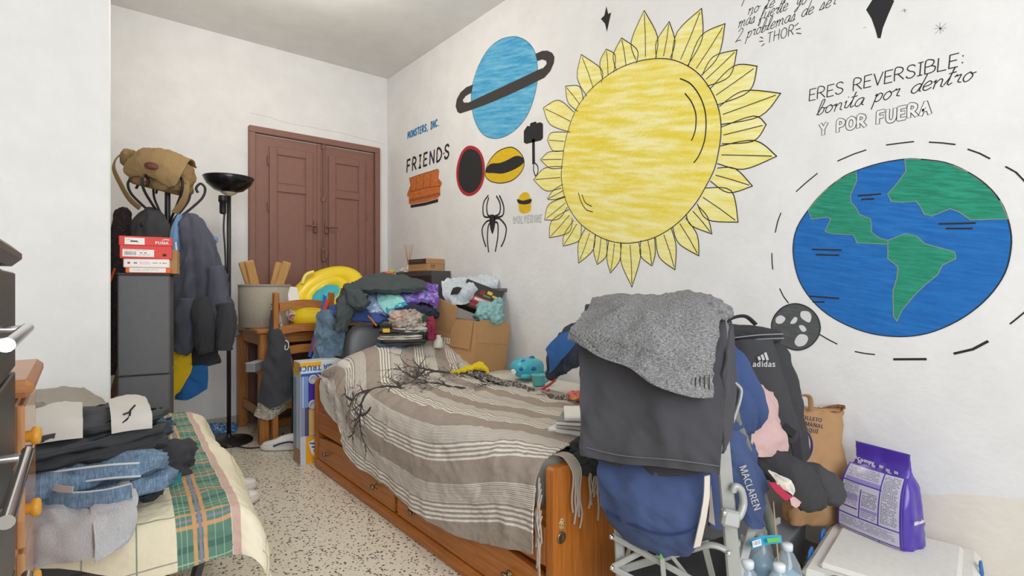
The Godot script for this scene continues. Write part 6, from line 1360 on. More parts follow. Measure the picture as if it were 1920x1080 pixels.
# ---------- stroller and everything hung on it ----------
func build_stroller() -> void:
	var st := mb()
	var G: Material = M.grey_metal
	var navy := cloth("44557f", "weave", 14.0, 0.4)
	var cream := cloth("d8cfc4")
	var s := thing("stroller", "navy blue folding stroller with grey frame draped in clothes", "stroller")
	for a in [[Vector3(1.207, 0.897, -0.99), Vector3(1.177, 0.569, -0.975), 0.022], [Vector3(1.177, 0.569, -0.975), Vector3(1.168, 0.106, -0.943), 0.026], [Vector3(1.24, 0.917, -0.704), Vector3(1.226, 0.735, -0.689), 0.026], [Vector3(1.226, 0.735, -0.689), Vector3(1.25, 0.118, -0.644), 0.033]]:
		st = mb(); bar(st, a[0], a[1], a[2], 0.02, 0.004, Vector3(-0.8, 0, 0.6)); part("post", st, G, s)
	var dark := mat(Color("7d8078"), 0.4, null, 1, null, 0, 0.3)
	st = mb(); tube(st, smooth_line([Vector3(1.275, 0.845, -0.714), Vector3(1.357, 0.722, -0.724), Vector3(1.474, 0.546, -0.732), Vector3(1.573, 0.369, -0.729), Vector3(1.653, 0.167, -0.715), Vector3(1.705, -0.006, -0.698)], 5), 0.015, 12); part("rear_leg", st, dark, s)
	st = mb(); tube(st, smooth_line([Vector3(1.292, 0.842, -0.726), Vector3(1.342, 0.908, -0.736), Vector3(1.404, 0.96, -0.789), Vector3(1.376, 0.997, -0.838), Vector3(1.311, 0.994, -0.994), Vector3(1.236, 0.956, -1.004), Vector3(1.207, 0.881, -0.99)], 6), 0.013, 10); part("push_handle", st, dark, s)
	st = mb(); tube(st, smooth_line([Vector3(1.306, 0.81, -0.702), Vector3(1.323, 0.782, -0.688), Vector3(1.28, 0.721, -0.684), Vector3(1.219, 0.665, -0.682)], 6), 0.016, 10, 0.35); part("hinge_plate", st, G, s)
	st = mb(); tube(st, smooth_line([Vector3(1.212, 0.5, -0.649), Vector3(1.224, 0.505, -0.639), Vector3(1.242, 0.53, -0.638), Vector3(1.238, 0.562, -0.641), Vector3(1.227, 0.572, -0.65), Vector3(1.222, 0.56, -0.654)], 6), 0.010, 10, 0.9); part("hook", st, G, s)
	st = mb(); bar(st, Vector3(1.191, 0.505, -0.667), Vector3(1.223, 0.495, -0.64), 0.04, 0.03, 0.006, Vector3(0, 0, 1)); part("hook_clamp", st, G, s)
	for a in [[Vector3(1.137, 0.369, -0.956), Vector3(1.234, 0.291, -0.722), 0.016], [Vector3(1.138, 0.283, -0.955), Vector3(1.202, 0.337, -0.89), 0.016], [Vector3(1.139, 0.28, -0.955), Vector3(1.197, 0.241, -0.881), 0.016], [Vector3(1.174, 0.366, -0.822), Vector3(1.176, 0.226, -0.808), 0.013], [Vector3(1.206, 0.354, -0.822), Vector3(1.234, 0.289, -0.773), 0.010], [Vector3(1.183, 0.253, -0.97), Vector3(1.427, 0.304, -0.835), 0.022], [Vector3(1.244, 0.387, -0.74), Vector3(1.3, 0.264, -0.745), 0.016], [Vector3(1.341, 0.25, -0.712), Vector3(1.476, 0.38, -0.73), 0.022], [Vector3(1.451, 0.343, -0.751), Vector3(1.657, 0.343, -0.737), 0.02], [Vector3(1.24, 0.26, -0.988), Vector3(1.252, 0.316, -0.978), 0.012]]:
		st = mb(); bar(st, a[0], a[1], a[2], 0.008, 0.002, Vector3(-0.8, 0, 0.6)); part("strut", st, G, s)
	st = mb(); tube(st, smooth_line([Vector3(1.175, 0.414, -0.719), Vector3(1.178, 0.431, -0.69), Vector3(1.189, 0.431, -0.668), Vector3(1.203, 0.419, -0.65)], 5), 0.014, 10, 0.5); part("side_link", st, G, s)
	for p in [Vector3(1.186, 0.426, -0.645), Vector3(1.125, 0.373, -0.947), Vector3(1.126, 0.289, -0.946), Vector3(1.178, 0.521, -0.651)]:
		st = mb(); lump(st, p, Vector3(0.007, 0.007, 0.007), 2.0, 0, 5, 1, Basis(), 6, 1.0); part("rivet", st, M.chrome, s)
	st = mb(); lump(st, Vector3(1.161, 0.363, -0.813), Vector3(0.006, 0.009, 0.004), 2.4, 0, 5, 1, Basis(), 6, 1.0); part("green_dot", st, mat(Color("5fae5a"), 0.5), s)
	st = mb(); sheet(st, [[Vector3(1.135, 0.594, -0.997), Vector3(1.161, 0.605, -0.898), Vector3(1.187, 0.617, -0.799), Vector3(1.214, 0.63, -0.699)], [Vector3(1.113, 0.523, -0.976), Vector3(1.12, 0.545, -0.866), Vector3(1.152, 0.556, -0.776), Vector3(1.191, 0.565, -0.693)], [Vector3(1.119, 0.453, -0.971), Vector3(1.108, 0.472, -0.857), Vector3(1.134, 0.48, -0.771), Vector3(1.177, 0.506, -0.697)], [Vector3(1.148, 0.409, -0.96), Vector3(1.126, 0.412, -0.862), Vector3(1.143, 0.423, -0.777), Vector3(1.166, 0.453, -0.706)], [Vector3(1.205, 0.353, -0.965), Vector3(1.172, 0.358, -0.876), Vector3(1.181, 0.367, -0.803), Vector3(1.182, 0.399, -0.738)]], 8, 8, 0.014, 6.0, 171, 0.008); part("seat_front", st, navy, s)
	st = mb(); tube(st, smooth_line([Vector3(1.103, 0.445, -0.945), Vector3(1.102, 0.442, -0.895), Vector3(1.097, 0.446, -0.84), Vector3(1.103, 0.445, -0.796), Vector3(1.117, 0.449, -0.759), Vector3(1.129, 0.463, -0.723), Vector3(1.148, 0.479, -0.695)], 5), 0.003, 6); part("piping", st, cloth("2a3a68"), s)
	st = mb(); sheet(st, [[Vector3(1.152, 0.604, -0.688), Vector3(1.162, 0.607, -0.68)], [Vector3(1.148, 0.557, -0.688), Vector3(1.159, 0.557, -0.68)], [Vector3(1.14, 0.507, -0.692), Vector3(1.152, 0.51, -0.683)], [Vector3(1.137, 0.432, -0.708), Vector3(1.15, 0.437, -0.698)]], 5, 5, 0.002, 9, 172, 0.004); part("cream_trim", st, cream, s)
	st = mb(); sheet(st, [[Vector3(1.287, 0.566, -0.756), Vector3(1.324, 0.559, -0.752), Vector3(1.34, 0.559, -0.738)], [Vector3(1.284, 0.502, -0.758), Vector3(1.324, 0.487, -0.752), Vector3(1.342, 0.487, -0.736)], [Vector3(1.284, 0.425, -0.758), Vector3(1.324, 0.406, -0.752), Vector3(1.342, 0.412, -0.736)]], 5, 5, 0.006, 9, 173, 0.006); part("seat_side", st, navy, s)
	st = mb(); sheet(st, [[Vector3(1.272, 0.564, -0.749), Vector3(1.276, 0.564, -0.745)], [Vector3(1.275, 0.494, -0.746), Vector3(1.281, 0.494, -0.741)], [Vector3(1.273, 0.442, -0.748), Vector3(1.286, 0.432, -0.737)]], 4, 4, 0.0, 9, 174, 0.003); part("cream_trim", st, cream, s)
	st = mb(); sheet(st, [[Vector3(1.348, 0.776, -0.758), Vector3(1.392, 0.764, -0.748), Vector3(1.453, 0.674, -0.749)], [Vector3(1.341, 0.677, -0.75), Vector3(1.397, 0.65, -0.731), Vector3(1.476, 0.584, -0.73)], [Vector3(1.35, 0.591, -0.743), Vector3(1.402, 0.559, -0.714), Vector3(1.5, 0.471, -0.711)], [Vector3(1.385, 0.497, -0.74), Vector3(1.416, 0.468, -0.715), Vector3(1.5, 0.43, -0.711)], [Vector3(1.424, 0.423, -0.734), Vector3(1.442, 0.394, -0.719), Vector3(1.486, 0.38, -0.722)]], 7, 7, 0.022, 7.0, 175, 0.008); part("side_panel", st, navy, s)
	letters("MACLAREN", Vector3(1.376, 0.522, -0.689), Vector3(1.39, 0.472, -0.678) - Vector3(1.365, 0.564, -0.698), Vector3(1.394, 0.526, -0.675) - Vector3(1.376, 0.517, -0.689), 0.018, cloth("c9c4ba"), s, false)
	for k in 4:
		st = mb(); loft(st, [[Vector3(1.376, 0.889, -0.761), 0.03, 0.02], [Vector3(1.366, 0.849, -0.73), 0.04, 0.024], [Vector3(1.392, 0.777, -0.709), 0.045, 0.026], [Vector3(1.428, 0.708, -0.705), 0.04, 0.024], [Vector3(1.457, 0.664, -0.72), 0.02, 0.015]], Vector3(0.774, 0, 0.633), 18, 5, 2.2, 3, 0.04, 0.008, 12, 176 + k)
		var o := part("folded_hood", st, cloth("3b4f7c"), s); o.position = Vector3(-0.016, -0.01, -0.011) * k
	st = mb(); sheet(st, [[Vector3(1.404, 0.9, -0.789), Vector3(1.39, 0.785, -0.762), Vector3(1.408, 0.667, -0.747)], [Vector3(1.485, 0.878, -0.801), Vector3(1.483, 0.772, -0.776), Vector3(1.501, 0.664, -0.761)]], 5, 5, 0.01, 8, 181, 0.006); part("seat_back", st, navy, s)
	st = mb(); sheet(st, [[Vector3(1.274, 0.296, -1.025), Vector3(1.393, 0.273, -0.901), Vector3(1.554, 0.303, -0.821)], [Vector3(1.246, 0.21, -0.983), Vector3(1.34, 0.219, -0.867), Vector3(1.487, 0.218, -0.786)], [Vector3(1.311, 0.103, -0.994), Vector3(1.405, 0.115, -0.891), Vector3(1.554, 0.091, -0.821)]], 5, 5, 0.03, 7, 182, 0.006); part("under_basket", st, cloth("2b2b2c"), s)
	st = mb(); tube(st, [Vector3(1.257, 0.124, -0.651), Vector3(1.25, 0.136, -0.631)], 0.075, 20); part("wheel", st, M.black_metal, s)
	st = mb(); tube(st, [Vector3(1.183, 0.065, -0.97), Vector3(1.181, 0.07, -0.946)], 0.075, 20); part("wheel", st, M.black_metal, s)
	st = mb(); tube(st, [Vector3(1.718, 0.014, -0.713), Vector3(1.713, 0.023, -0.692)], 0.075, 20); part("wheel", st, M.black_metal, s)
	st = mb(); tube(st, smooth_line([Vector3(1.541, 0.44, -0.703), Vector3(1.526, 0.358, -0.689), Vector3(1.532, 0.268, -0.684)], 4), 0.006, 6, 0.3); part("cream_ribbon", st, cloth("c9ab84"), s)
	# black t-shirt over the handles
	var ts := thing("black_tshirt", "faded black t-shirt draped over the front of the stroller", "t-shirt")
	st = mb(); sheet(st, [[Vector3(1.202, 0.993, -1.11), Vector3(1.254, 1.011, -0.989), Vector3(1.276, 1.018, -0.842), Vector3(1.331, 1.004, -0.745)], [Vector3(1.099, 0.9, -1.039), Vector3(1.131, 0.908, -0.909), Vector3(1.161, 0.916, -0.782), Vector3(1.248, 0.928, -0.684)], [Vector3(1.072, 0.786, -1.009), Vector3(1.107, 0.792, -0.89), Vector3(1.135, 0.8, -0.764), Vector3(1.205, 0.82, -0.661)], [Vector3(1.058, 0.689, -0.994), Vector3(1.095, 0.691, -0.881), Vector3(1.124, 0.701, -0.76), Vector3(1.185, 0.721, -0.658)], [Vector3(1.052, 0.602, -0.987), Vector3(1.082, 0.601, -0.879), Vector3(1.115, 0.615, -0.754), Vector3(1.169, 0.614, -0.658)]], 9, 8, 0.022, 3.6, 191, 0.005, Vector3(1.6, 0.7, 1.6)); part("front", st, cloth("48474b", "weave", 20.0, 0.2), ts)
	st = mb(); sheet(st, [[Vector3(1.125, 0.674, -1.018), Vector3(1.155, 0.672, -0.929), Vector3(1.176, 0.684, -0.795), Vector3(1.215, 0.711, -0.686)], [Vector3(1.115, 0.577, -0.993), Vector3(1.128, 0.566, -0.899), Vector3(1.146, 0.577, -0.787), Vector3(1.165, 0.597, -0.739), Vector3(1.203, 0.604, -0.683)]].slice(0, 1) + [[Vector3(1.115, 0.577, -0.993), Vector3(1.137, 0.567, -0.879), Vector3(1.15, 0.579, -0.777), Vector3(1.204, 0.61, -0.682)]], 8, 8, 0.012, 5, 192, 0.005); part("back", st, cloth("413f43", "weave", 20.0, 0.2), ts)
	st = mb(); sheet(st, [[Vector3(1.195, 0.845, -0.669), Vector3(1.229, 0.92, -0.674), Vector3(1.29, 0.968, -0.702)], [Vector3(1.188, 0.745, -0.662), Vector3(1.254, 0.759, -0.679), Vector3(1.318, 0.801, -0.705)], [Vector3(1.175, 0.66, -0.66), Vector3(1.229, 0.685, -0.674), Vector3(1.292, 0.695, -0.7)], [Vector3(1.168, 0.609, -0.659), Vector3(1.204, 0.637, -0.669), Vector3(1.267, 0.633, -0.695)]].slice(0, 3), 6, 6, 0.012, 5, 193, 0.005); part("sleeve", st, cloth("48474b", "weave", 20.0, 0.2), ts)
	st = mb(); tube(st, smooth_line([Vector3(1.041, 0.628, -0.972), Vector3(1.066, 0.626, -0.866), Vector3(1.098, 0.64, -0.742), Vector3(1.152, 0.637, -0.649)], 8), 0.0016, 5); part("hem_seam", st, cloth("6a696c"), ts)
	# grey melange sweater on top
	var sw := thing("grey_sweater", "grey melange sweater thrown over the top of the stroller", "sweater")
	var mel := mat(Color("9c9c9c"), 0.95, M.T.melange, 3.2, M.T.clothn, 0.4)
	st = mb(); sheet(st, [[Vector3(1.202, 1.013, -1.084), Vector3(1.236, 1.023, -1.004), Vector3(1.253, 1.02, -0.913), Vector3(1.303, 1.032, -0.846), Vector3(1.312, 1.018, -0.787), Vector3(1.335, 1.004, -0.743)], [Vector3(1.126, 0.974, -1.043), Vector3(1.136, 0.985, -0.931), Vector3(1.153, 0.981, -0.84), Vector3(1.182, 0.99, -0.765), Vector3(1.198, 0.984, -0.712), Vector3(1.24, 0.97, -0.704)], [Vector3(1.068, 0.935, -1.025), Vector3(1.067, 0.932, -0.91), Vector3(1.079, 0.932, -0.81), Vector3(1.119, 0.922, -0.738), Vector3(1.145, 0.914, -0.691), Vector3(1.184, 0.922, -0.685)], [Vector3(1.052, 0.918, -1.026), Vector3(1.052, 0.891, -0.916), Vector3(1.061, 0.878, -0.812), Vector3(1.098, 0.853, -0.736), Vector3(1.131, 0.843, -0.689), Vector3(1.162, 0.854, -0.677)], [Vector3(1.051, 0.915, -1.027), Vector3(1.046, 0.871, -0.914), Vector3(1.049, 0.854, -0.827), Vector3(1.066, 0.818, -0.769), Vector3(1.112, 0.797, -0.705), Vector3(1.152, 0.793, -0.673)]], 8, 9, 0.022, 4.0, 201, 0.007); part("body", st, mel, sw)
	st = mb(); lump(st, Vector3(1.263, 0.989, -0.724), Vector3(0.03, 0.026, 0.05), 2.2, 0.012, 10, 202, Basis(), 12, 1.0); part("rolled_sleeve", st, mel, sw)
	var ln := cloth("3a3a3c")
	for k in 8:
		var f := k / 7.0
		var a: Vector3 = Vector3(1.088, 0.832, -0.716).lerp(Vector3(1.14, 0.849, -0.667), f)
		var b: Vector3 = Vector3(1.084, 0.801, -0.719).lerp(Vector3(1.138, 0.8, -0.666), f)
		st = mb(); stroke3(st, [a, a.lerp(b, 0.5), b], 0.0015); part("hem_stitch", st, ln, sw)
	for k in 7:
		var f := k / 6.0
		var a: Vector3 = Vector3(1.059, 0.93, -1.013).lerp(Vector3(1.036, 0.892, -0.923), f)
		var b: Vector3 = a + Vector3(0.012, -0.018, 0.008)
		st = mb(); stroke3(st, [a, a.lerp(b, 0.5), b], 0.0015); part("hem_stitch", st, ln, sw)

func build_backpack() -> void:
	var R := Vector3(0.774, 0, 0.633)
	var Fw := Vector3(-0.633, 0, 0.774)
	var bs := Basis(Fw, deg_to_rad(12)) * Basis(R, Vector3.UP, Fw)
	var bp := thing("black_backpack", "black backpack with three-stripe logo hanging behind the stroller", "backpack")
	var c0 := Vector3(1.79, 0.653, -0.861)
	var bm := cloth("3f3f42", "weave", 16.0, 0.4); var bd := cloth("333336", "weave", 16.0, 0.4)
	var st := mb(); lump(st, c0 + Vector3(0.01, 0.0, 0), Vector3(0.125, 0.245, 0.075), 3.6, 0.012, 6.0, 211, bs, 18, 1.0); part("body", st, bm, bp)
	st = mb(); lump(st, c0 + bs * Vector3(-0.02, 0.255, 0.02), Vector3(0.125, 0.028, 0.075), 3.5, 0.006, 7.0, 212, Basis(Fw, deg_to_rad(-4)) * Basis(R, Vector3.UP, Fw), 16, 1.0); part("lid", st, bd, bp)
	for y in [0.248, 0.262]:
		st = mb(); tube(st, smooth_line([c0 + bs * Vector3(-0.15, y + 0.015, 0.03), c0 + bs * Vector3(-0.10, y, 0.09), c0 + bs * Vector3(0.0, y - 0.01, 0.1), c0 + bs * Vector3(0.085, y - 0.026, 0.085)], 6), 0.0022, 6); part("zip", st, mat(Color("8a8a8a"), 0.5), bp)
	st = mb(); tube(st, smooth_line([c0 + bs * Vector3(-0.07, 0.28, 0.02), c0 + bs * Vector3(-0.05, 0.31, 0.03), c0 + bs * Vector3(0.0, 0.31, 0.03), c0 + bs * Vector3(0.03, 0.275, 0.03)], 6), 0.008, 8, 0.5); part("grab_handle", st, bd, bp)
	st = mb(); sheet(st, [[Vector3(1.614, 0.881, -0.85), Vector3(1.618, 0.887, -0.821), Vector3(1.654, 0.884, -0.791), Vector3(1.69, 0.881, -0.788)], [Vector3(1.603, 0.8, -0.833), Vector3(1.604, 0.804, -0.8), Vector3(1.645, 0.812, -0.767), Vector3(1.69, 0.8, -0.762)], [Vector3(1.612, 0.717, -0.826), Vector3(1.612, 0.72, -0.787), Vector3(1.659, 0.731, -0.749), Vector3(1.711, 0.717, -0.745)], [Vector3(1.641, 0.631, -0.815), Vector3(1.65, 0.631, -0.769), Vector3(1.688, 0.647, -0.738), Vector3(1.738, 0.64, -0.735)], [Vector3(1.72, 0.55, -0.776), Vector3(1.719, 0.568, -0.751), Vector3(1.742, 0.578, -0.732), Vector3(1.775, 0.584, -0.731)]], 5, 6, 0.006, 6.0, 213, 0.014); part("shoulder_strap", st, bm, bp)
	st = mb(); stroke3(st, smooth_line([Vector3(1.61, 0.876, -0.811), Vector3(1.599, 0.806, -0.791), Vector3(1.61, 0.722, -0.776), Vector3(1.657, 0.632, -0.756), Vector3(1.714, 0.57, -0.743)], 5), 0.0018); part("strap_seam", st, cloth("6a6a6c"), bp)
	var lm := mat(Color("b4b4b6"), 0.6)
	letters("adidas", Vector3(1.615, 0.818, -0.765), R, Vector3.UP, 0.016, lm, bp)
	for k in 3:
		st = mb(); stroke(st, [Vector2(-0.012 + 0.012 * k, 0), Vector2(-0.012 + 0.012 * k - 0.35 * (0.007 + 0.006 * k), 0.007 + 0.006 * k)], 0.008, Transform3D(Basis(R, Vector3.UP, Fw), Vector3(1.613, 0.833, -0.765))); part("stripe_mark", st, lm, bp)
	st = mb(); bar(st, Vector3(1.671, 0.633, -0.738), Vector3(1.713, 0.598, -0.717), 0.03, 0.012, 0.004, Fw); part("buckle", st, M.black_metal, bp)
	st = mb(); sheet(st, [[Vector3(1.719, 0.6, -0.738), Vector3(1.743, 0.607, -0.718)], [Vector3(1.729, 0.534, -0.73), Vector3(1.75, 0.537, -0.713)], [Vector3(1.745, 0.464, -0.73), Vector3(1.768, 0.464, -0.711)]], 4, 4, 0.003, 6, 214, 0.004); part("webbing", st, bd, bp)
	# towel and garments on the stroller side
	drape("pink_towel", "pale pink towel hanging between the stroller and the black backpack", "towel", [[Vector3(1.523, 0.762, -0.769), Vector3(1.555, 0.763, -0.756), Vector3(1.61, 0.729, -0.75)], [Vector3(1.488, 0.699, -0.747), Vector3(1.527, 0.697, -0.727), Vector3(1.601, 0.656, -0.718)], [Vector3(1.462, 0.636, -0.741), Vector3(1.507, 0.626, -0.718), Vector3(1.606, 0.62, -0.702)], [Vector3(1.465, 0.584, -0.74), Vector3(1.51, 0.573, -0.716), Vector3(1.593, 0.565, -0.699)]], cloth("d0aeaa", "weave", 16.0, 0.5), 221, 0.022, 7.0, 0.008)
	var bt := thing("hanging_black_trousers", "black trousers hanging over the right side of the stroller", "trousers")
	var st2 := mb(); loft(st2, [[Vector3(1.535, 0.556, -0.746), 0.03, 0.025], [Vector3(1.541, 0.544, -0.703), 0.05, 0.035], [Vector3(1.561, 0.516, -0.66), 0.06, 0.04], [Vector3(1.586, 0.475, -0.628), 0.055, 0.04], [Vector3(1.615, 0.452, -0.604), 0.035, 0.03]], Vector3(0.5, 0.8, 0.3).normalized(), 24, 6, 2.2, 5, 0.06, 0.015, 9.0, 222, false); part("leg", st2, cloth("3b3b3d"), bt)
	st2 = mb(); loft(st2, [[Vector3(1.642, 0.51, -0.672), 0.04, 0.03], [Vector3(1.646, 0.49, -0.63), 0.055, 0.04], [Vector3(1.646, 0.459, -0.604), 0.05, 0.035], [Vector3(1.637, 0.441, -0.599), 0.03, 0.025]], Vector3(0.5, 0.8, 0.3).normalized(), 24, 6, 2.2, 4, 0.05, 0.01, 9.0, 223, false); part("leg", st2, cloth("434345"), bt)
	drape("white_print_cloth", "white printed cloth corner hanging from the stroller", "cloth", [[Vector3(1.471, 0.552, -0.683), Vector3(1.476, 0.544, -0.652), Vector3(1.495, 0.53, -0.637)], [Vector3(1.475, 0.526, -0.666), Vector3(1.484, 0.523, -0.646), Vector3(1.502, 0.508, -0.631)], [Vector3(1.483, 0.509, -0.66), Vector3(1.489, 0.501, -0.642), Vector3(1.498, 0.49, -0.635)]], speckled("d4d0ca", ["c0c4c8", "e4d8b8", "b9b4ae"], 8.0), 224, 0.01, 12, 0.004)
	drape("crimson_print_cloth", "crimson cloth scrap below the white printed corner", "cloth", [[Vector3(1.459, 0.519, -0.68), Vector3(1.475, 0.519, -0.666)], [Vector3(1.462, 0.501, -0.664), Vector3(1.48, 0.504, -0.65)], [Vector3(1.482, 0.478, -0.648), Vector3(1.498, 0.487, -0.635)]], cloth("b8304e"), 225, 0.008, 12, 0.004)
	drape("pale_pink_scrap", "pale pink scrap at the lowest tip of the hanging cloths", "cloth", [[Vector3(1.491, 0.49, -0.64), Vector3(1.504, 0.484, -0.629), Vector3(1.516, 0.472, -0.62)], [Vector3(1.495, 0.465, -0.637), Vector3(1.504, 0.458, -0.629), Vector3(1.512, 0.464, -0.623)]], cloth("d8b0b0"), 226, 0.008, 12, 0.004)
	# paper bag, sitting on a low grey crate by the wall
	var gc := thing("grey_crate", "low grey plastic crate under the brown paper bag", "crate", Vector3(1.93, 0, -0.98), 8.0)
	var gm := mat(Color("808488"), 0.6)
	bx("crate_body", Vector3(0, 0.085, 0), Vector3(0.42, 0.17, 0.30), gm, gc, 0.01); bx("crate_rim", Vector3(0, 0.17, 0), Vector3(0.44, 0.02, 0.32), gm, gc, 0.004)
	var pb := thing("paper_bag", "brown paper carrier bag with purple ring print leaning on the wall", "bag")
	st = mb(); loft(st, [[Vector3(2.051, 0.212, -0.803), 0.088, 0.05], [Vector3(2.051, 0.28, -0.803), 0.092, 0.055], [Vector3(2.073, 0.392, -0.797), 0.092, 0.05], [Vector3(2.105, 0.502, -0.797), 0.088, 0.035], [Vector3(2.135, 0.586, -0.799), 0.084, 0.02], [Vector3(2.136, 0.599, -0.797), 0.083, 0.018]], R, 40, 6, 5.0, 0, 0.0, 0.02, 7.0, 231, false); part("bag_body", st, mat(Color("b38b60"), 0.8, M.T.soft, 3.0, M.T.plaster, 0.15), pb)
	st = mb(); tube(st, smooth_line([Vector3(2.034, 0.62, -0.829), Vector3(2.034, 0.653, -0.829), Vector3(2.043, 0.661, -0.822), Vector3(2.06, 0.651, -0.808), Vector3(2.063, 0.601, -0.806)], 5), 0.009, 8, 0.25); part("handle", st, mat(Color("a9825a"), 0.8), pb)
	var pm := mat(Color("4a3a8a"), 0.7)
	st = mb(); tube(st, smooth_line([Vector3(1.973, 0.552, -0.808), Vector3(1.991, 0.546, -0.793), Vector3(2.001, 0.515, -0.781), Vector3(1.998, 0.479, -0.779), Vector3(1.982, 0.448, -0.788), Vector3(1.963, 0.436, -0.803)], 6), 0.008, 8, 0.25); part("ring_print", st, pm, pb)
	st = mb(); fill(st, oval(Vector2(0, 0), 0.048, 0.058, 24), Transform3D(Basis(R, Vector3.UP, Fw), Vector3(1.972, 0.493, -0.811))); part("ring_field", st, mat(Color("d8cdc0"), 0.8), pb)
	var tx := 0
	for w in ["FOLLETO", "SEMANAL", "AQUÍ"]:
		letters(w, Vector3(2.035, 0.582, -0.796) + Vector3(-0.005 * tx, -0.02 * tx, 0.003 * tx) , R + Vector3(0, -0.18, 0), Vector3.UP, 0.014, mat(Color("3a3048"), 0.7), pb); tx += 1
	# polystyrene box and the purple feed bag on it
	var sb := thing("polystyrene_box", "white polystyrene box with blue clips on the floor by the wall", "box", Vector3(1.935, 0, -0.52), 9.0)
	var wm := mat(Color("e6e3da"), 0.75, M.T.mottle.duplicate() if false else M.T.soft, 6.0, M.T.clothn, 0.2)
	bx("tub", Vector3(0, 0.085, 0), Vector3(0.46, 0.17, 0.36), wm, sb, 0.012)
	bx("lid", Vector3(0, 0.195, 0), Vector3(0.5, 0.05, 0.4), wm, sb, 0.016)
	bx("lid_panel", Vector3(0, 0.225, 0), Vector3(0.42, 0.022, 0.32), wm, sb, 0.012)
	for q in [[-0.12, -0.2], [0.05, -0.2], [0.12, 0.2], [-0.12, 0.2]]:
		st = mb(); tube(st, smooth_line([Vector3(q[0] - 0.02, 0.19, q[1] * 1.02), Vector3(q[0] - 0.015, 0.225, q[1] * 1.0), Vector3(q[0] + 0.015, 0.225, q[1] * 1.0), Vector3(q[0] + 0.02, 0.19, q[1] * 1.02)], 5), 0.007, 8, 0.6); part("blue_clip", st, mat(Color("2a70b8"), 0.4), sb)
	for z in [-0.1, 0.06]:
		st = mb(); tube(st, smooth_line([Vector3(-0.255, 0.185, z - 0.025), Vector3(-0.25, 0.222, z - 0.018), Vector3(-0.25, 0.222, z + 0.018), Vector3(-0.255, 0.185, z + 0.025)], 5), 0.007, 8, 0.6); part("blue_clip", st, mat(Color("2a70b8"), 0.4), sb)
	var fb := thing("purple_feed_bag", "purple and white glossy pet feed bag standing on the polystyrene box", "bag")
	var e := Vector3(-0.25, 0, 0.968)
	var c := Vector3(2.05, 0.237, -0.585)
	var pur := mat(Color("4d34a4"), 0.22); pur.clearcoat_enabled = true; pur.clearcoat = 0.5
	st = mb(); loft(st, [[c, 0.112, 0.055], [c + Vector3(0, 0.02, 0), 0.114, 0.06], [c + Vector3(0.005, 0.1, 0), 0.110, 0.06], [c + Vector3(0.01, 0.18, 0), 0.10, 0.042], [c + Vector3(0.012, 0.225, 0), 0.088, 0.016], [c + Vector3(0.012, 0.25, 0), 0.086, 0.006], [c + Vector3(0.012, 0.285, 0), 0.087, 0.003]], e, 40, 6, 5.0, 0, 0.0, 0.006, 12.0, 241, false); part("bag_body", st, pur, fb)
	var pr := rects_tex(512, 512, "c9c6d6", [[0, 0, 1, 0.02, "4d34a4"], [0, 0, 0.035, 1, "4d34a4"], [0.965, 0, 0.035, 1, "4d34a4"], [0.03, 0.27, 0.66, 0.02, "4d34a4"], [0.36, 0.36, 0.02, 0.44, "4d34a4"], [0.66, 0.0, 0.02, 0.8, "4d34a4"], [0.03, 0.78, 0.94, 0.02, "4d34a4"], [0.06, 0.21, 0.6, 0.06, "9a90c8"], [0.06, 0.46, 0.28, 0.1, "a59cd0"], [0.39, 0.62, 0.26, 0.05, "9a90c8"], [0.06, 0.66, 0.28, 0.02, "4d34a4"]], [[0.06, 0.04, 0.56, 0.16, 7, "70708a"], [0.06, 0.3, 0.28, 0.34, 14, "7a7a90"], [0.4, 0.38, 0.24, 0.22, 9, "5a5a72"], [0.4, 0.68, 0.24, 0.09, 3, "70708a"], [0.7, 0.05, 0.24, 0.7, 30, "5a5a6c"], [0.06, 0.83, 0.86, 0.13, 6, "70708a"]])
	var pmat := mat(Color.WHITE, 0.25); pmat.albedo_texture = pr; pmat.clearcoat_enabled = true; pmat.clearcoat = 0.4
	pmat.uv1_scale = Vector3(1.0 / 0.2, 1.0 / 0.215, 1)
	var n := Vector3(-0.968, 0, -0.25)
	var g := []
	for q in [[0.215, 0.028, 0.092], [0.17, 0.056, 0.097], [0.1, 0.072, 0.102], [0.02, 0.074, 0.105], [0.002, 0.068, 0.105]]:
		var row := []
		for x in [-1.0, -0.5, 0.0, 0.5, 1.0]: row.append(c + Vector3(0.008, q[0], 0) + e * q[2] * x + n * (q[1] - 0.006 * pow(absf(x), 4.0)))
		g.append(row)
	st = mb(); sheet(st, g, 5, 5, 0.0, 9.0, 242, 0.001); part("text_panel", st, pmat, fb)
	letters("Compy", c + e * -0.04 + n * 0.022 + Vector3(0.012, 0.232, 0), e, Vector3.UP, 0.012, M.white, fb)
	var bm2 := mat(Color("c9c4e0"), 0.3)
	for k in [[-0.075, 0.235], [-0.06, 0.222], [-0.015, 0.222], [0.01, 0.228], [0.03, 0.222], [0.035, 0.213], [0.055, 0.222]]:
		var o := MeshInstance3D.new(); o.mesh = BoxMesh.new(); o.mesh.size = Vector3(0.012, 0.009, 0.001); o.material_override = bm2; o.name = "printed_square"; fb.add_child(o, true)
		o.transform = Transform3D(Basis(e, Vector3.UP, e.cross(Vector3.UP)), c + e * k[0] + n * 0.0225 + Vector3(0.012, k[1], 0))
	letters("Mirado", c + e * 0.1185 + n * 0.012 + Vector3(0.0, 0.09, 0), Vector3(0.968, 0, 0.25), Vector3.UP, 0.011, M.white, fb)
	# water bottles
	var water := mat(Color(0.62, 0.80, 0.90, 0.55), 0.05); water.transparency = BaseMaterial3D.TRANSPARENCY_ALPHA
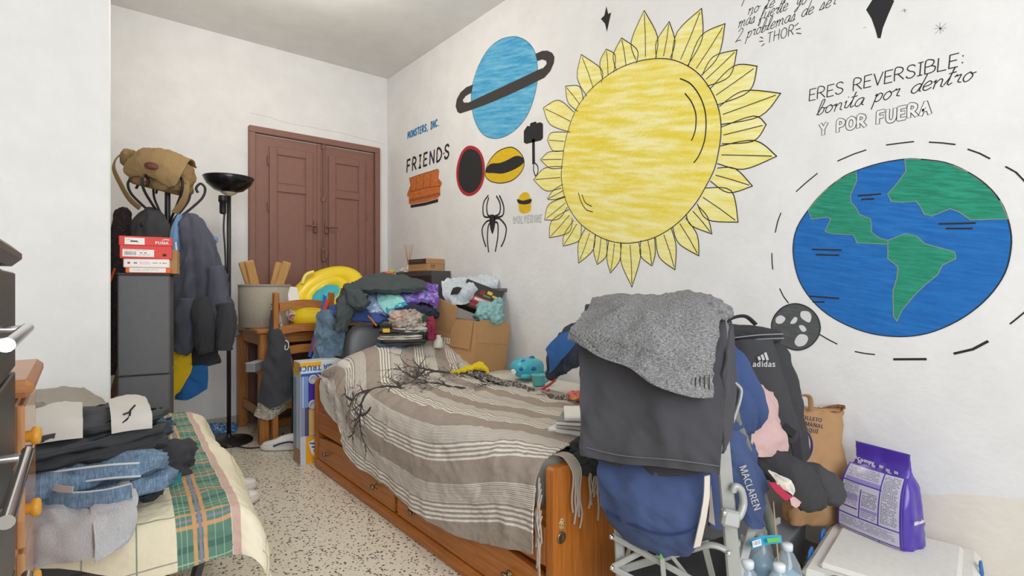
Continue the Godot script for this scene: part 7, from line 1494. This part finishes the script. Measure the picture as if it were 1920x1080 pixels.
	var pet := mat(Color(0.86, 0.93, 0.96, 0.22), 0.04); pet.transparency = BaseMaterial3D.TRANSPARENCY_ALPHA
	var spots := [Vector3(1.616, 0.315, -0.773), Vector3(1.585, 0.315, -0.684), Vector3(1.452, 0.315, -0.647), Vector3(1.403, 0.315, -0.708), Vector3(1.493, 0.315, -0.792)]
	var lab := ["water bottle at the back of the pack behind the stroller post", "water bottle on the right of the pack beside the polystyrene box", "water bottle in front of the pack with its white cap in view", "water bottle just right of the stroller post", "water bottle half hidden behind the stroller post"]
	for i in spots.size():
		var b := thing("water_bottle", "clear plastic " + lab[i], "bottle", Vector3(spots[i].x, 0, spots[i].z), 0, "water bottles in the pack")
		var prof := [Vector2(0, 0.002), Vector2(0.036, 0.002), Vector2(0.042, 0.012), Vector2(0.042, 0.06), Vector2(0.040, 0.066), Vector2(0.042, 0.072), Vector2(0.042, 0.1), Vector2(0.040, 0.106), Vector2(0.042, 0.112), Vector2(0.042, 0.19), Vector2(0.040, 0.196), Vector2(0.042, 0.202), Vector2(0.041, 0.22), Vector2(0.034, 0.255), Vector2(0.02, 0.283), Vector2(0.0135, 0.292), Vector2(0.0135, 0.3), Vector2(0, 0.3)]
		st = mb(); lathe(st, prof, 24); part("bottle_shell", st, pet, b)
		var wp := []
		for q in prof:
			if q.y < 0.25: wp.append(Vector2(q.x * 0.96, q.y + 0.001))
		wp.append(Vector2(0, 0.25))
		st = mb(); lathe(st, wp, 24); part("water", st, water, b)
		st = mb(); lathe(st, [Vector2(0, 0.296), Vector2(0.0155, 0.296), Vector2(0.0158, 0.31), Vector2(0.014, 0.314), Vector2(0, 0.315)], 18); part("cap", st, mat(Color("dfe6ea"), 0.4), b)
	var hs := thing("pack_handle", "blue and green carrying strip across the water bottle pack", "strip")
	st = mb(); sheet(st, [[Vector3(1.409, 0.368, -0.707), Vector3(1.442, 0.372, -0.694), Vector3(1.474, 0.371, -0.68), Vector3(1.506, 0.366, -0.667)], [Vector3(1.405, 0.347, -0.698), Vector3(1.435, 0.351, -0.686), Vector3(1.466, 0.352, -0.673), Vector3(1.498, 0.35, -0.66)]], 5, 3, 0.0, 5, 1, 0.002); part("strip", st, mat(Color("2f9bc8"), 0.35), hs)
	st = mb(); sheet(st, [[Vector3(1.441, 0.374, -0.675), Vector3(1.478, 0.372, -0.657)], [Vector3(1.438, 0.364, -0.671), Vector3(1.474, 0.364, -0.654)]], 4, 3, 0, 5, 1, 0.001); part("green_print", st, mat(Color("5fb04a"), 0.4), hs)
	print_face("barcode", Vector3(1.393, 0.359, -0.689), Vector3(1.42, 0.361, -0.679) - Vector3(1.393, 0.359, -0.689), Vector3(1.39, 0.376, -0.69) - Vector3(1.393, 0.359, -0.689), rects_tex(64, 48, "f0f0f0", barcode(0.08, 0.1, 0.84, 0.7)), hs)

# ---------- left: drawer unit, chest, checked bed with clothes ----------
func build_left() -> void:
	var st := mb()
	var du := thing("drawer_unit", "dark grey wooden drawer unit with chrome bar handles at the left edge", "drawer unit", Vector3(0, 0, 0))
	var dw := mat(Color("4a4744"), 0.4, M.T.wood_u, 1.5)
	bx("body", Vector3(-0.29, 0.54, -0.86), Vector3(0.40, 1.08, 0.57), dw, du, 0.002)
	bx("top", Vector3(-0.28, 1.10, -0.86), Vector3(0.425, 0.032, 0.60), mat(Color("4a3a34"), 0.4), du, 0.012)
	for k in 6:
		var d := bx("drawer_front", Vector3(-0.083, 1.0 - 0.155 * k, -0.86), Vector3(0.016, 0.148, 0.565), dw, du, 0.002)
		st = mb(); tube(st, [Vector3(-0.048, 1.0 - 0.155 * k, -0.90), Vector3(-0.048, 1.0 - 0.155 * k, -0.64)], 0.0065, 12)
		for z in [-0.875, -0.665]: tube(st, [Vector3(-0.08, 1.0 - 0.155 * k, z), Vector3(-0.048, 1.0 - 0.155 * k, z)], 0.005, 10)
		part("bar_handle", st, M.chrome, d)
	var oc := thing("beech_chest", "glossy orange beech chest with round yellow knobs behind the drawer unit", "chest", Vector3(0, 0, 0))
	var bw := mat(Color("d99a62"), 0.3, M.T.wood_v, 1.5); var be := mat(Color("b9702e"), 0.35)
	bx("body", Vector3(-0.30, 0.43, -1.34), Vector3(0.45, 0.86, 0.31), bw, oc, 0.003)
	bx("top", Vector3(-0.29, 0.885, -1.345), Vector3(0.47, 0.03, 0.345), mat(Color("d0905a"), 0.3, M.T.wood_u, 1.5), oc, 0.010)
	bx("edge_post", Vector3(-0.075, 0.43, -1.487), Vector3(0.016, 0.86, 0.02), be, oc, 0.004)
	for k in 6:
		var d := bx("drawer_front", Vector3(-0.072, 0.8 - 0.122 * k, -1.325), Vector3(0.012, 0.114, 0.285), mat(Color("e0a878"), 0.12, M.T.wood_v, 1.5), oc, 0.003)
		var kx := Transform3D(Basis(Vector3(0, -1, 0), Vector3(1, 0, 0), Vector3(0, 0, 1)), Vector3(-0.067, 0.8 - 0.122 * k, -1.21))
		st = mb(); lathe(st, [Vector2(0, 0), Vector2(0.009, 0), Vector2(0.009, 0.006), Vector2(0.015, 0.009), Vector2(0.015, 0.017), Vector2(0.011, 0.02), Vector2(0, 0.021)], 20, kx); part("knob", st, mat(Color("e0a23a"), 0.4), d)
	# folding bed
	var fb := thing("folding_bed", "low folding bed with dark metal frame under the checked blanket", "bed", Vector3(0, 0, 0))
	var fm := mat(Color("3c3d3e"), 0.45, null, 1, null, 0, 0.4)
	bx("rail", Vector3(-0.30, 0.432, -1.535), Vector3(1.3, 0.036, 0.03), fm, fb, 0.004)
	bx("rail", Vector3(-0.30, 0.432, -2.735), Vector3(1.3, 0.036, 0.03), fm, fb, 0.004)
	for x in [-0.93, 0.335]: bx("rail", Vector3(x, 0.432, -2.12), Vector3(0.03, 0.036, 1.2), fm, fb, 0.004)
	for z in [-1.56, -2.68]:
		st = mb(); bar(st, Vector3(0.10, 0.415, z), Vector3(0.20, 0.0, z), 0.03, 0.02, 0.004); part("leg", st, fm, fb)
		st = mb(); bar(st, Vector3(0.26, 0.415, z), Vector3(0.16, 0.0, z - 0.02), 0.03, 0.02, 0.004); part("leg", st, fm, fb)
		st = mb(); bar(st, Vector3(-0.8, 0.415, z), Vector3(-0.85, 0.0, z), 0.03, 0.02, 0.004); part("leg", st, fm, fb)
	st = mb(); bar(st, Vector3(-0.6, 0.24, -1.72), Vector3(0.2, 0.40, -1.60), 0.04, 0.03, 0.004); part("brace", st, mat(Color("5d554c"), 0.6), fb)
	st = mb(); bar(st, Vector3(-0.6, 0.16, -1.8), Vector3(0.16, 0.33, -1.7), 0.03, 0.02, 0.004); part("brace", st, mat(Color("5d554c"), 0.6), fb)
	st = mb(); sheet(st, [[Vector3(0.075, 0.43, -1.478), Vector3(0.105, 0.43, -1.478)], [Vector3(0.07, 0.36, -1.476), Vector3(0.10, 0.37, -1.476)], [Vector3(0.06, 0.335, -1.5), Vector3(0.09, 0.34, -1.5)]], 4, 4, 0.0, 5, 1, 0.004); part("cloth_strap", st, cloth("cfc3a8"), fb)
	st = mb(); lump(st, Vector3(-0.30, 0.462, -2.12), Vector3(0.63, 0.022, 0.60), 8.0, 0.0, 4, 3, Basis(), 14, 1.0); part("thin_mattress", st, M.white_cloth, fb)
	var xs := [-0.75, -0.4, -0.1, 0.12, 0.27, 0.335, 0.372, 0.395, 0.405]
	var ys := [0.492, 0.492, 0.494, 0.495, 0.495, 0.485, 0.44, 0.37, 0.32]
	var g := []
	for r in [[-2.74, 0.0], [-2.4, 0.0], [-2.05, 0.0], [-1.75, 0.0], [-1.54, 0.0], [-1.492, 0.018], [-1.476, 0.06], [-1.468, 0.105]]:
		var row := []
		for i in xs.size():
			var y: float = ys[i] - r[1] * (0.25 if xs[i] < 0.1 else 1.0)
			var z: float = r[0]
			if r[0] > -1.5 and xs[i] > 0.3: z -= 0.02 * sin(i * 2.0) - 0.012
			if xs[i] < 0.0: z = minf(z, -1.508)
			if i > 5: y = maxf(y - 0.03 * sin(r[0] * 7.0), 0.26)
			row.append(Vector3(xs[i] + 0.07 * clampf((-1.5 - z) / 1.24, 0, 1) * (1.0 if i > 2 else 0.0) + (0.02 * sin(r[0] * 9.0) if i > 6 else 0.0), y, z))
		g.append(row)
	var cm := mat(Color.WHITE, 0.95, check_texture(), 1.0, M.T.clothn, 0.3); cm.uv1_triplanar = false; cm.uv1_scale = Vector3(1.0 / 1.5, 1.0 / 1.5, 1)
	st = mb(); sheet(st, g, 7, 7, 0.012, 5.0, 251, 0.006); solo("checked_blanket", st, cm, "cream blanket with green grid lines and a tartan strip on the folding bed", "blanket")
	# clothes on the folding bed
	var grey := cloth("d6d6d8", "heather", 20.0, 0.35)
	var swp := thing("grey_sweatpants", "heather grey sweatpants folded at the front of the clothes pile", "trousers")
	drape_part("leg", swp, [[Vector3(-0.11, 0.538, -1.692), Vector3(-0.042, 0.538, -1.637), Vector3(0.035, 0.542, -1.587), Vector3(0.103, 0.552, -1.569)], [Vector3(-0.1, 0.539, -1.607), Vector3(-0.031, 0.539, -1.544), Vector3(0.038, 0.542, -1.507), Vector3(0.103, 0.55, -1.505)], [Vector3(-0.087, 0.523, -1.531), Vector3(-0.025, 0.524, -1.461), Vector3(0.041, 0.53, -1.44), Vector3(0.094, 0.537, -1.461)], [Vector3(-0.073, 0.494, -1.507), Vector3(-0.025, 0.49, -1.455), Vector3(0.031, 0.49, -1.428), Vector3(0.07, 0.501, -1.442)]], grey, 261, 0.03, 5.0, 0.03)
	drape_part("leg", swp, [[Vector3(0.023, 0.55, -1.545), Vector3(0.058, 0.554, -1.542), Vector3(0.103, 0.557, -1.544)], [Vector3(0.025, 0.547, -1.453), Vector3(0.062, 0.551, -1.461), Vector3(0.102, 0.554, -1.493)], [Vector3(0.024, 0.52, -1.402), Vector3(0.053, 0.52, -1.41), Vector3(0.087, 0.528, -1.441)], [Vector3(0.031, 0.489, -1.403), Vector3(0.05, 0.495, -1.4), Vector3(0.079, 0.506, -1.422)]], cloth("dadadc", "heather", 20.0, 0.35), 262, 0.02, 6.0, 0.02)
	var dn := cloth("8ba4c0", "denim", 3.2, 0.4); var dd := cloth("3f5878", "denim", 3.2, 0.4)
	var w0 := 50.0
	var ex := Vector3(1, 0, 0).rotated(Vector3.UP, deg_to_rad(8))
	var items := [
		["dark_jeans", "dark blue jeans folded under the lighter pair", Vector3(0.0, 0.52, -1.66), Vector3(0.34, 0.036, 0.2), dd, 2, "jeans"],
		["light_jeans", "light blue folded jeans with waistband facing the viewer", Vector3(0.02, 0.54, -1.655), Vector3(0.36, 0.092, 0.22), dn, 2, "jeans"],
		["black_joggers", "black joggers folded on the light blue jeans", Vector3(0.0, 0.628, -1.71), Vector3(0.37, 0.04, 0.22), cloth("3c3e40"), 1, "trousers"],
		["black_hoodie", "black hoodie with white sleeve patches on top of the clothes pile", Vector3(0.0, 0.66, -1.74), Vector3(0.40, 0.068, 0.27), cloth("46494b"), 2, "hoodie"]]
	var k := 0
	for it in items:
		st = mb(); folded(st, it[2], it[3], 6.0 + 4 * k, it[5], 270 + 9 * k, 0.026)
		var t := thing(it[0], it[1], it[6], Vector3.ZERO, 0, "clothes folded on the checked blanket"); part("cloth", st, it[4], t)
		if k == 1:
			var band := [Vector3(0.115, 0.635, -1.534), Vector3(0.058, 0.642, -1.536), Vector3(-0.004, 0.641, -1.554), Vector3(-0.048, 0.635, -1.577), Vector3(-0.064, 0.622, -1.584), Vector3(-0.055, 0.607, -1.563), Vector3(-0.013, 0.601, -1.516), Vector3(0.046, 0.604, -1.477), Vector3(0.094, 0.611, -1.461)]
			var low := []
			for q in band: low.append(q + Vector3(0.002, -0.03, 0.004))
			st = mb(); sheet(st, [band, low], 6, 4, 0.003, 9.0, 277, 0.006); part("waistband", st, dn, t)
			for q in [band, low]:
				st = mb(); tube(st, smooth_line(q, 6), 0.0028, 6); part("seam", st, cloth("d3d8dc"), t)
			st = mb(); sheet(st, [[Vector3(-0.06, 0.627, -1.564), Vector3(-0.035, 0.62, -1.534), Vector3(-0.005, 0.617, -1.503)], [Vector3(-0.056, 0.61, -1.558), Vector3(-0.034, 0.606, -1.531), Vector3(-0.007, 0.604, -1.502)]], 4, 4, 0.0, 5, 1, 0.003); part("waist_label", st, cloth("c4b4b0"), t)
		if k == 3:
			for q in [[-0.035, -1.66, 0.045], [0.105, -1.66, 0.04]]:
				st = mb(); sheet(st, [[Vector3(q[0] - q[2], 0.742, -1.80), Vector3(q[0], 0.749, -1.81), Vector3(q[0] + q[2], 0.742, -1.80)], [Vector3(q[0] - q[2], 0.745, -1.72), Vector3(q[0], 0.752, -1.72), Vector3(q[0] + q[2], 0.745, -1.72)], [Vector3(q[0] - q[2], 0.731, -1.622), Vector3(q[0], 0.735, -1.616), Vector3(q[0] + q[2], 0.731, -1.622)], [Vector3(q[0] - q[2], 0.698, -1.604), Vector3(q[0], 0.701, -1.6), Vector3(q[0] + q[2], 0.698, -1.604)]], 5, 5, 0.008, 9, 281, 0.004); part("white_patch", st, cloth("d6d2ca"), t)
			st = mb()
			var jp := Transform3D(Basis(Vector3(1, 0, 0), -0.5), Vector3(0.10, 0.731, -1.608))
			for l in [[0.0, 0.0, 0.002, 0.018], [0.002, 0.018, 0.012, 0.03], [0.0, 0.002, -0.014, -0.012], [0.0, 0.002, 0.012, -0.014], [0.001, 0.014, -0.012, 0.01]]: stroke(st, [Vector2(l[0], l[1]), Vector2(l[2], l[3])], 0.0045, jp)
			part("leaping_figure_mark", st, M.ink, t)
		k += 1
	var bte := thing("black_tee", "crumpled black t-shirt lying right of the folded jeans", "t-shirt")
	heap_part("body", bte, Vector3(0.177, 0.518, -1.871), Vector3(0.10, 0.085, 0.10), cloth("403f42"), 291, 0.04, 6.0, 20, 2.5)
	drape_part("sleeve", bte, [[Vector3(0.111, 0.53, -1.744), Vector3(0.139, 0.516, -1.721), Vector3(0.182, 0.515, -1.737)], [Vector3(0.115, 0.514, -1.676), Vector3(0.14, 0.507, -1.668), Vector3(0.179, 0.506, -1.689)], [Vector3(0.131, 0.498, -1.65), Vector3(0.15, 0.495, -1.648), Vector3(0.173, 0.5, -1.668)]], cloth("403f42"), 292, 0.02, 8, 0.02)
	drape("teal_cloth", "teal cloth flattened under the black t-shirt", "cloth", [[Vector3(0.078, 0.52, -1.771), Vector3(0.131, 0.515, -1.767), Vector3(0.193, 0.508, -1.78), Vector3(0.227, 0.502, -1.804)], [Vector3(0.078, 0.511, -1.694), Vector3(0.125, 0.506, -1.694), Vector3(0.188, 0.496, -1.733), Vector3(0.224, 0.49, -1.755)]], cloth("2c8690"), 293, 0.012, 8, 0.012)
	drape("grey_hem", "grey shirt hem showing under the teal cloth", "shirt", [[Vector3(0.017, 0.512, -1.718), Vector3(0.08, 0.511, -1.692), Vector3(0.128, 0.505, -1.704)], [Vector3(0.021, 0.509, -1.663), Vector3(0.08, 0.507, -1.64), Vector3(0.119, 0.502, -1.647)]], cloth("8a8a8c"), 294, 0.01, 8, 0.012)
	heap("charcoal_sweater", "dark charcoal sweater crumpled behind the black hoodie", "sweater", Vector3(0.139, 0.551, -2.406), Vector3(0.09, 0.09, 0.09), cloth("4a4644"), 295, 0.05, 6.0)
	drape("taupe_shirt", "taupe shirt corner between hoodie and charcoal sweater", "shirt", [[Vector3(0.068, 0.627, -2.167), Vector3(0.096, 0.632, -2.182), Vector3(0.123, 0.608, -2.225)], [Vector3(0.072, 0.617, -2.086), Vector3(0.102, 0.62, -2.088), Vector3(0.131, 0.601, -2.116)], [Vector3(0.09, 0.598, -2.045), Vector3(0.108, 0.597, -2.057), Vector3(0.127, 0.593, -2.093)]], cloth("8d857c"), 296, 0.012, 8, 0.012)
	heap("denim_scrap", "small crumpled denim garment at the back of the checked blanket", "denim", Vector3(0.227, 0.492, -2.528), Vector3(0.09, 0.045, 0.07), cloth("56708c", "denim", 3.0), 297, 0.03, 9.0)
	heap("navy_cloth", "navy cloth crumpled left of the small denim garment", "cloth", Vector3(0.191, 0.506, -2.364), Vector3(0.07, 0.05, 0.07), cloth("3c4252"), 298, 0.03, 9.0)
	var gp := thing("grey_bag", "flat grey fabric bag with blue lining at the back of the pile", "bag")
	st = mb(); sheet(st, [[Vector3(-0.124, 0.649, -2.686), Vector3(-0.068, 0.657, -2.64), Vector3(-0.022, 0.659, -2.667), Vector3(0.026, 0.643, -2.628), Vector3(0.064, 0.619, -2.532)], [Vector3(-0.117, 0.635, -2.422), Vector3(-0.061, 0.638, -2.376), Vector3(-0.006, 0.648, -2.356), Vector3(0.044, 0.634, -2.316), Vector3(0.085, 0.626, -2.256)], [Vector3(-0.109, 0.619, -2.312), Vector3(-0.059, 0.627, -2.271), Vector3(-0.005, 0.631, -2.253), Vector3(0.042, 0.628, -2.214), Vector3(0.092, 0.638, -2.173)]], 7, 7, 0.015, 4.0, 299, 0.012); part("panel", st, cloth("a39c8f"), gp)
	st = mb(); tube(st, smooth_line([Vector3(0.037, 0.632, -2.179), Vector3(0.068, 0.638, -2.154), Vector3(0.093, 0.644, -2.16), Vector3(0.096, 0.648, -2.196)], 5), 0.012, 8, 0.5); part("blue_lining", st, cloth("3f7fa8"), gp)
	st = mb(); lump(st, Vector3(-0.1, 0.62, -2.344), Vector3(0.05, 0.05, 0.04), 2.2, 0.02, 9, 300, Basis(), 10, 1.0); part("side", st, cloth("8f8780"), gp)

func check_texture() -> ImageTexture:
	var S := 1024
	var im := Image.create(S, S, false, Image.FORMAT_RGB8)
	im.fill(Color("e6dcc0"))
	var px := S / 1.5
	var R := func(x: float, y: float, w: float, h: float, c: String): im.fill_rect(Rect2i(int(x * px), int(y * px), maxi(int(w * px), 1), maxi(int(h * px), 1)), Color(c))
	var k := 0
	for i in 20:
		R.call(0.06 + i * 0.1, 0, 0.0035, 1.5, "7f9078" if i % 2 == 0 else "9a9a88")
		R.call(0, 0.03 + i * 0.1, 1.5, 0.0035, "7f9078" if i % 2 == 0 else "9a9a88")
	# tartan strip with a pinkish border
	var a := 0.94; var b := 1.06
	R.call(a, 0, b - a, 1.5, "5f8474")
	var i2 := 0
	var y := 0.0
	while y < 1.5:
		R.call(a, y, b - a, 0.016, "4a6e62"); R.call(a, y + 0.036, b - a, 0.003, "a3b894"); R.call(a, y + 0.052, b - a, 0.003, "a3b894")
		R.call(a, y + 0.07, b - a, 0.010, "c99a6c"); R.call(a, y + 0.088, b - a, 0.006, "8a8298"); R.call(a, y + 0.1, b - a, 0.010, "c99a6c")
		y += 0.145
	for q in [[0.008, 0.002, "a3b894"], [0.02, 0.002, "a3b894"], [0.034, 0.009, "c99a6c"], [0.046, 0.006, "8a8298"], [0.056, 0.009, "c99a6c"], [0.08, 0.002, "a3b894"], [0.1, 0.002, "a3b894"]]: R.call(a + q[0], 0, q[1], 1.5, q[2])
	R.call(b, 0, 0.018, 1.5, "c9aa9c")
	R.call(b + 0.018, 0, 0.065, 1.5, "e9e0c6")
	return ImageTexture.create_from_image(im)

func build_things() -> void:
	build_bed()
	build_far()
	build_rack()
	build_heap()
	build_stroller()
	build_backpack()
	build_left()
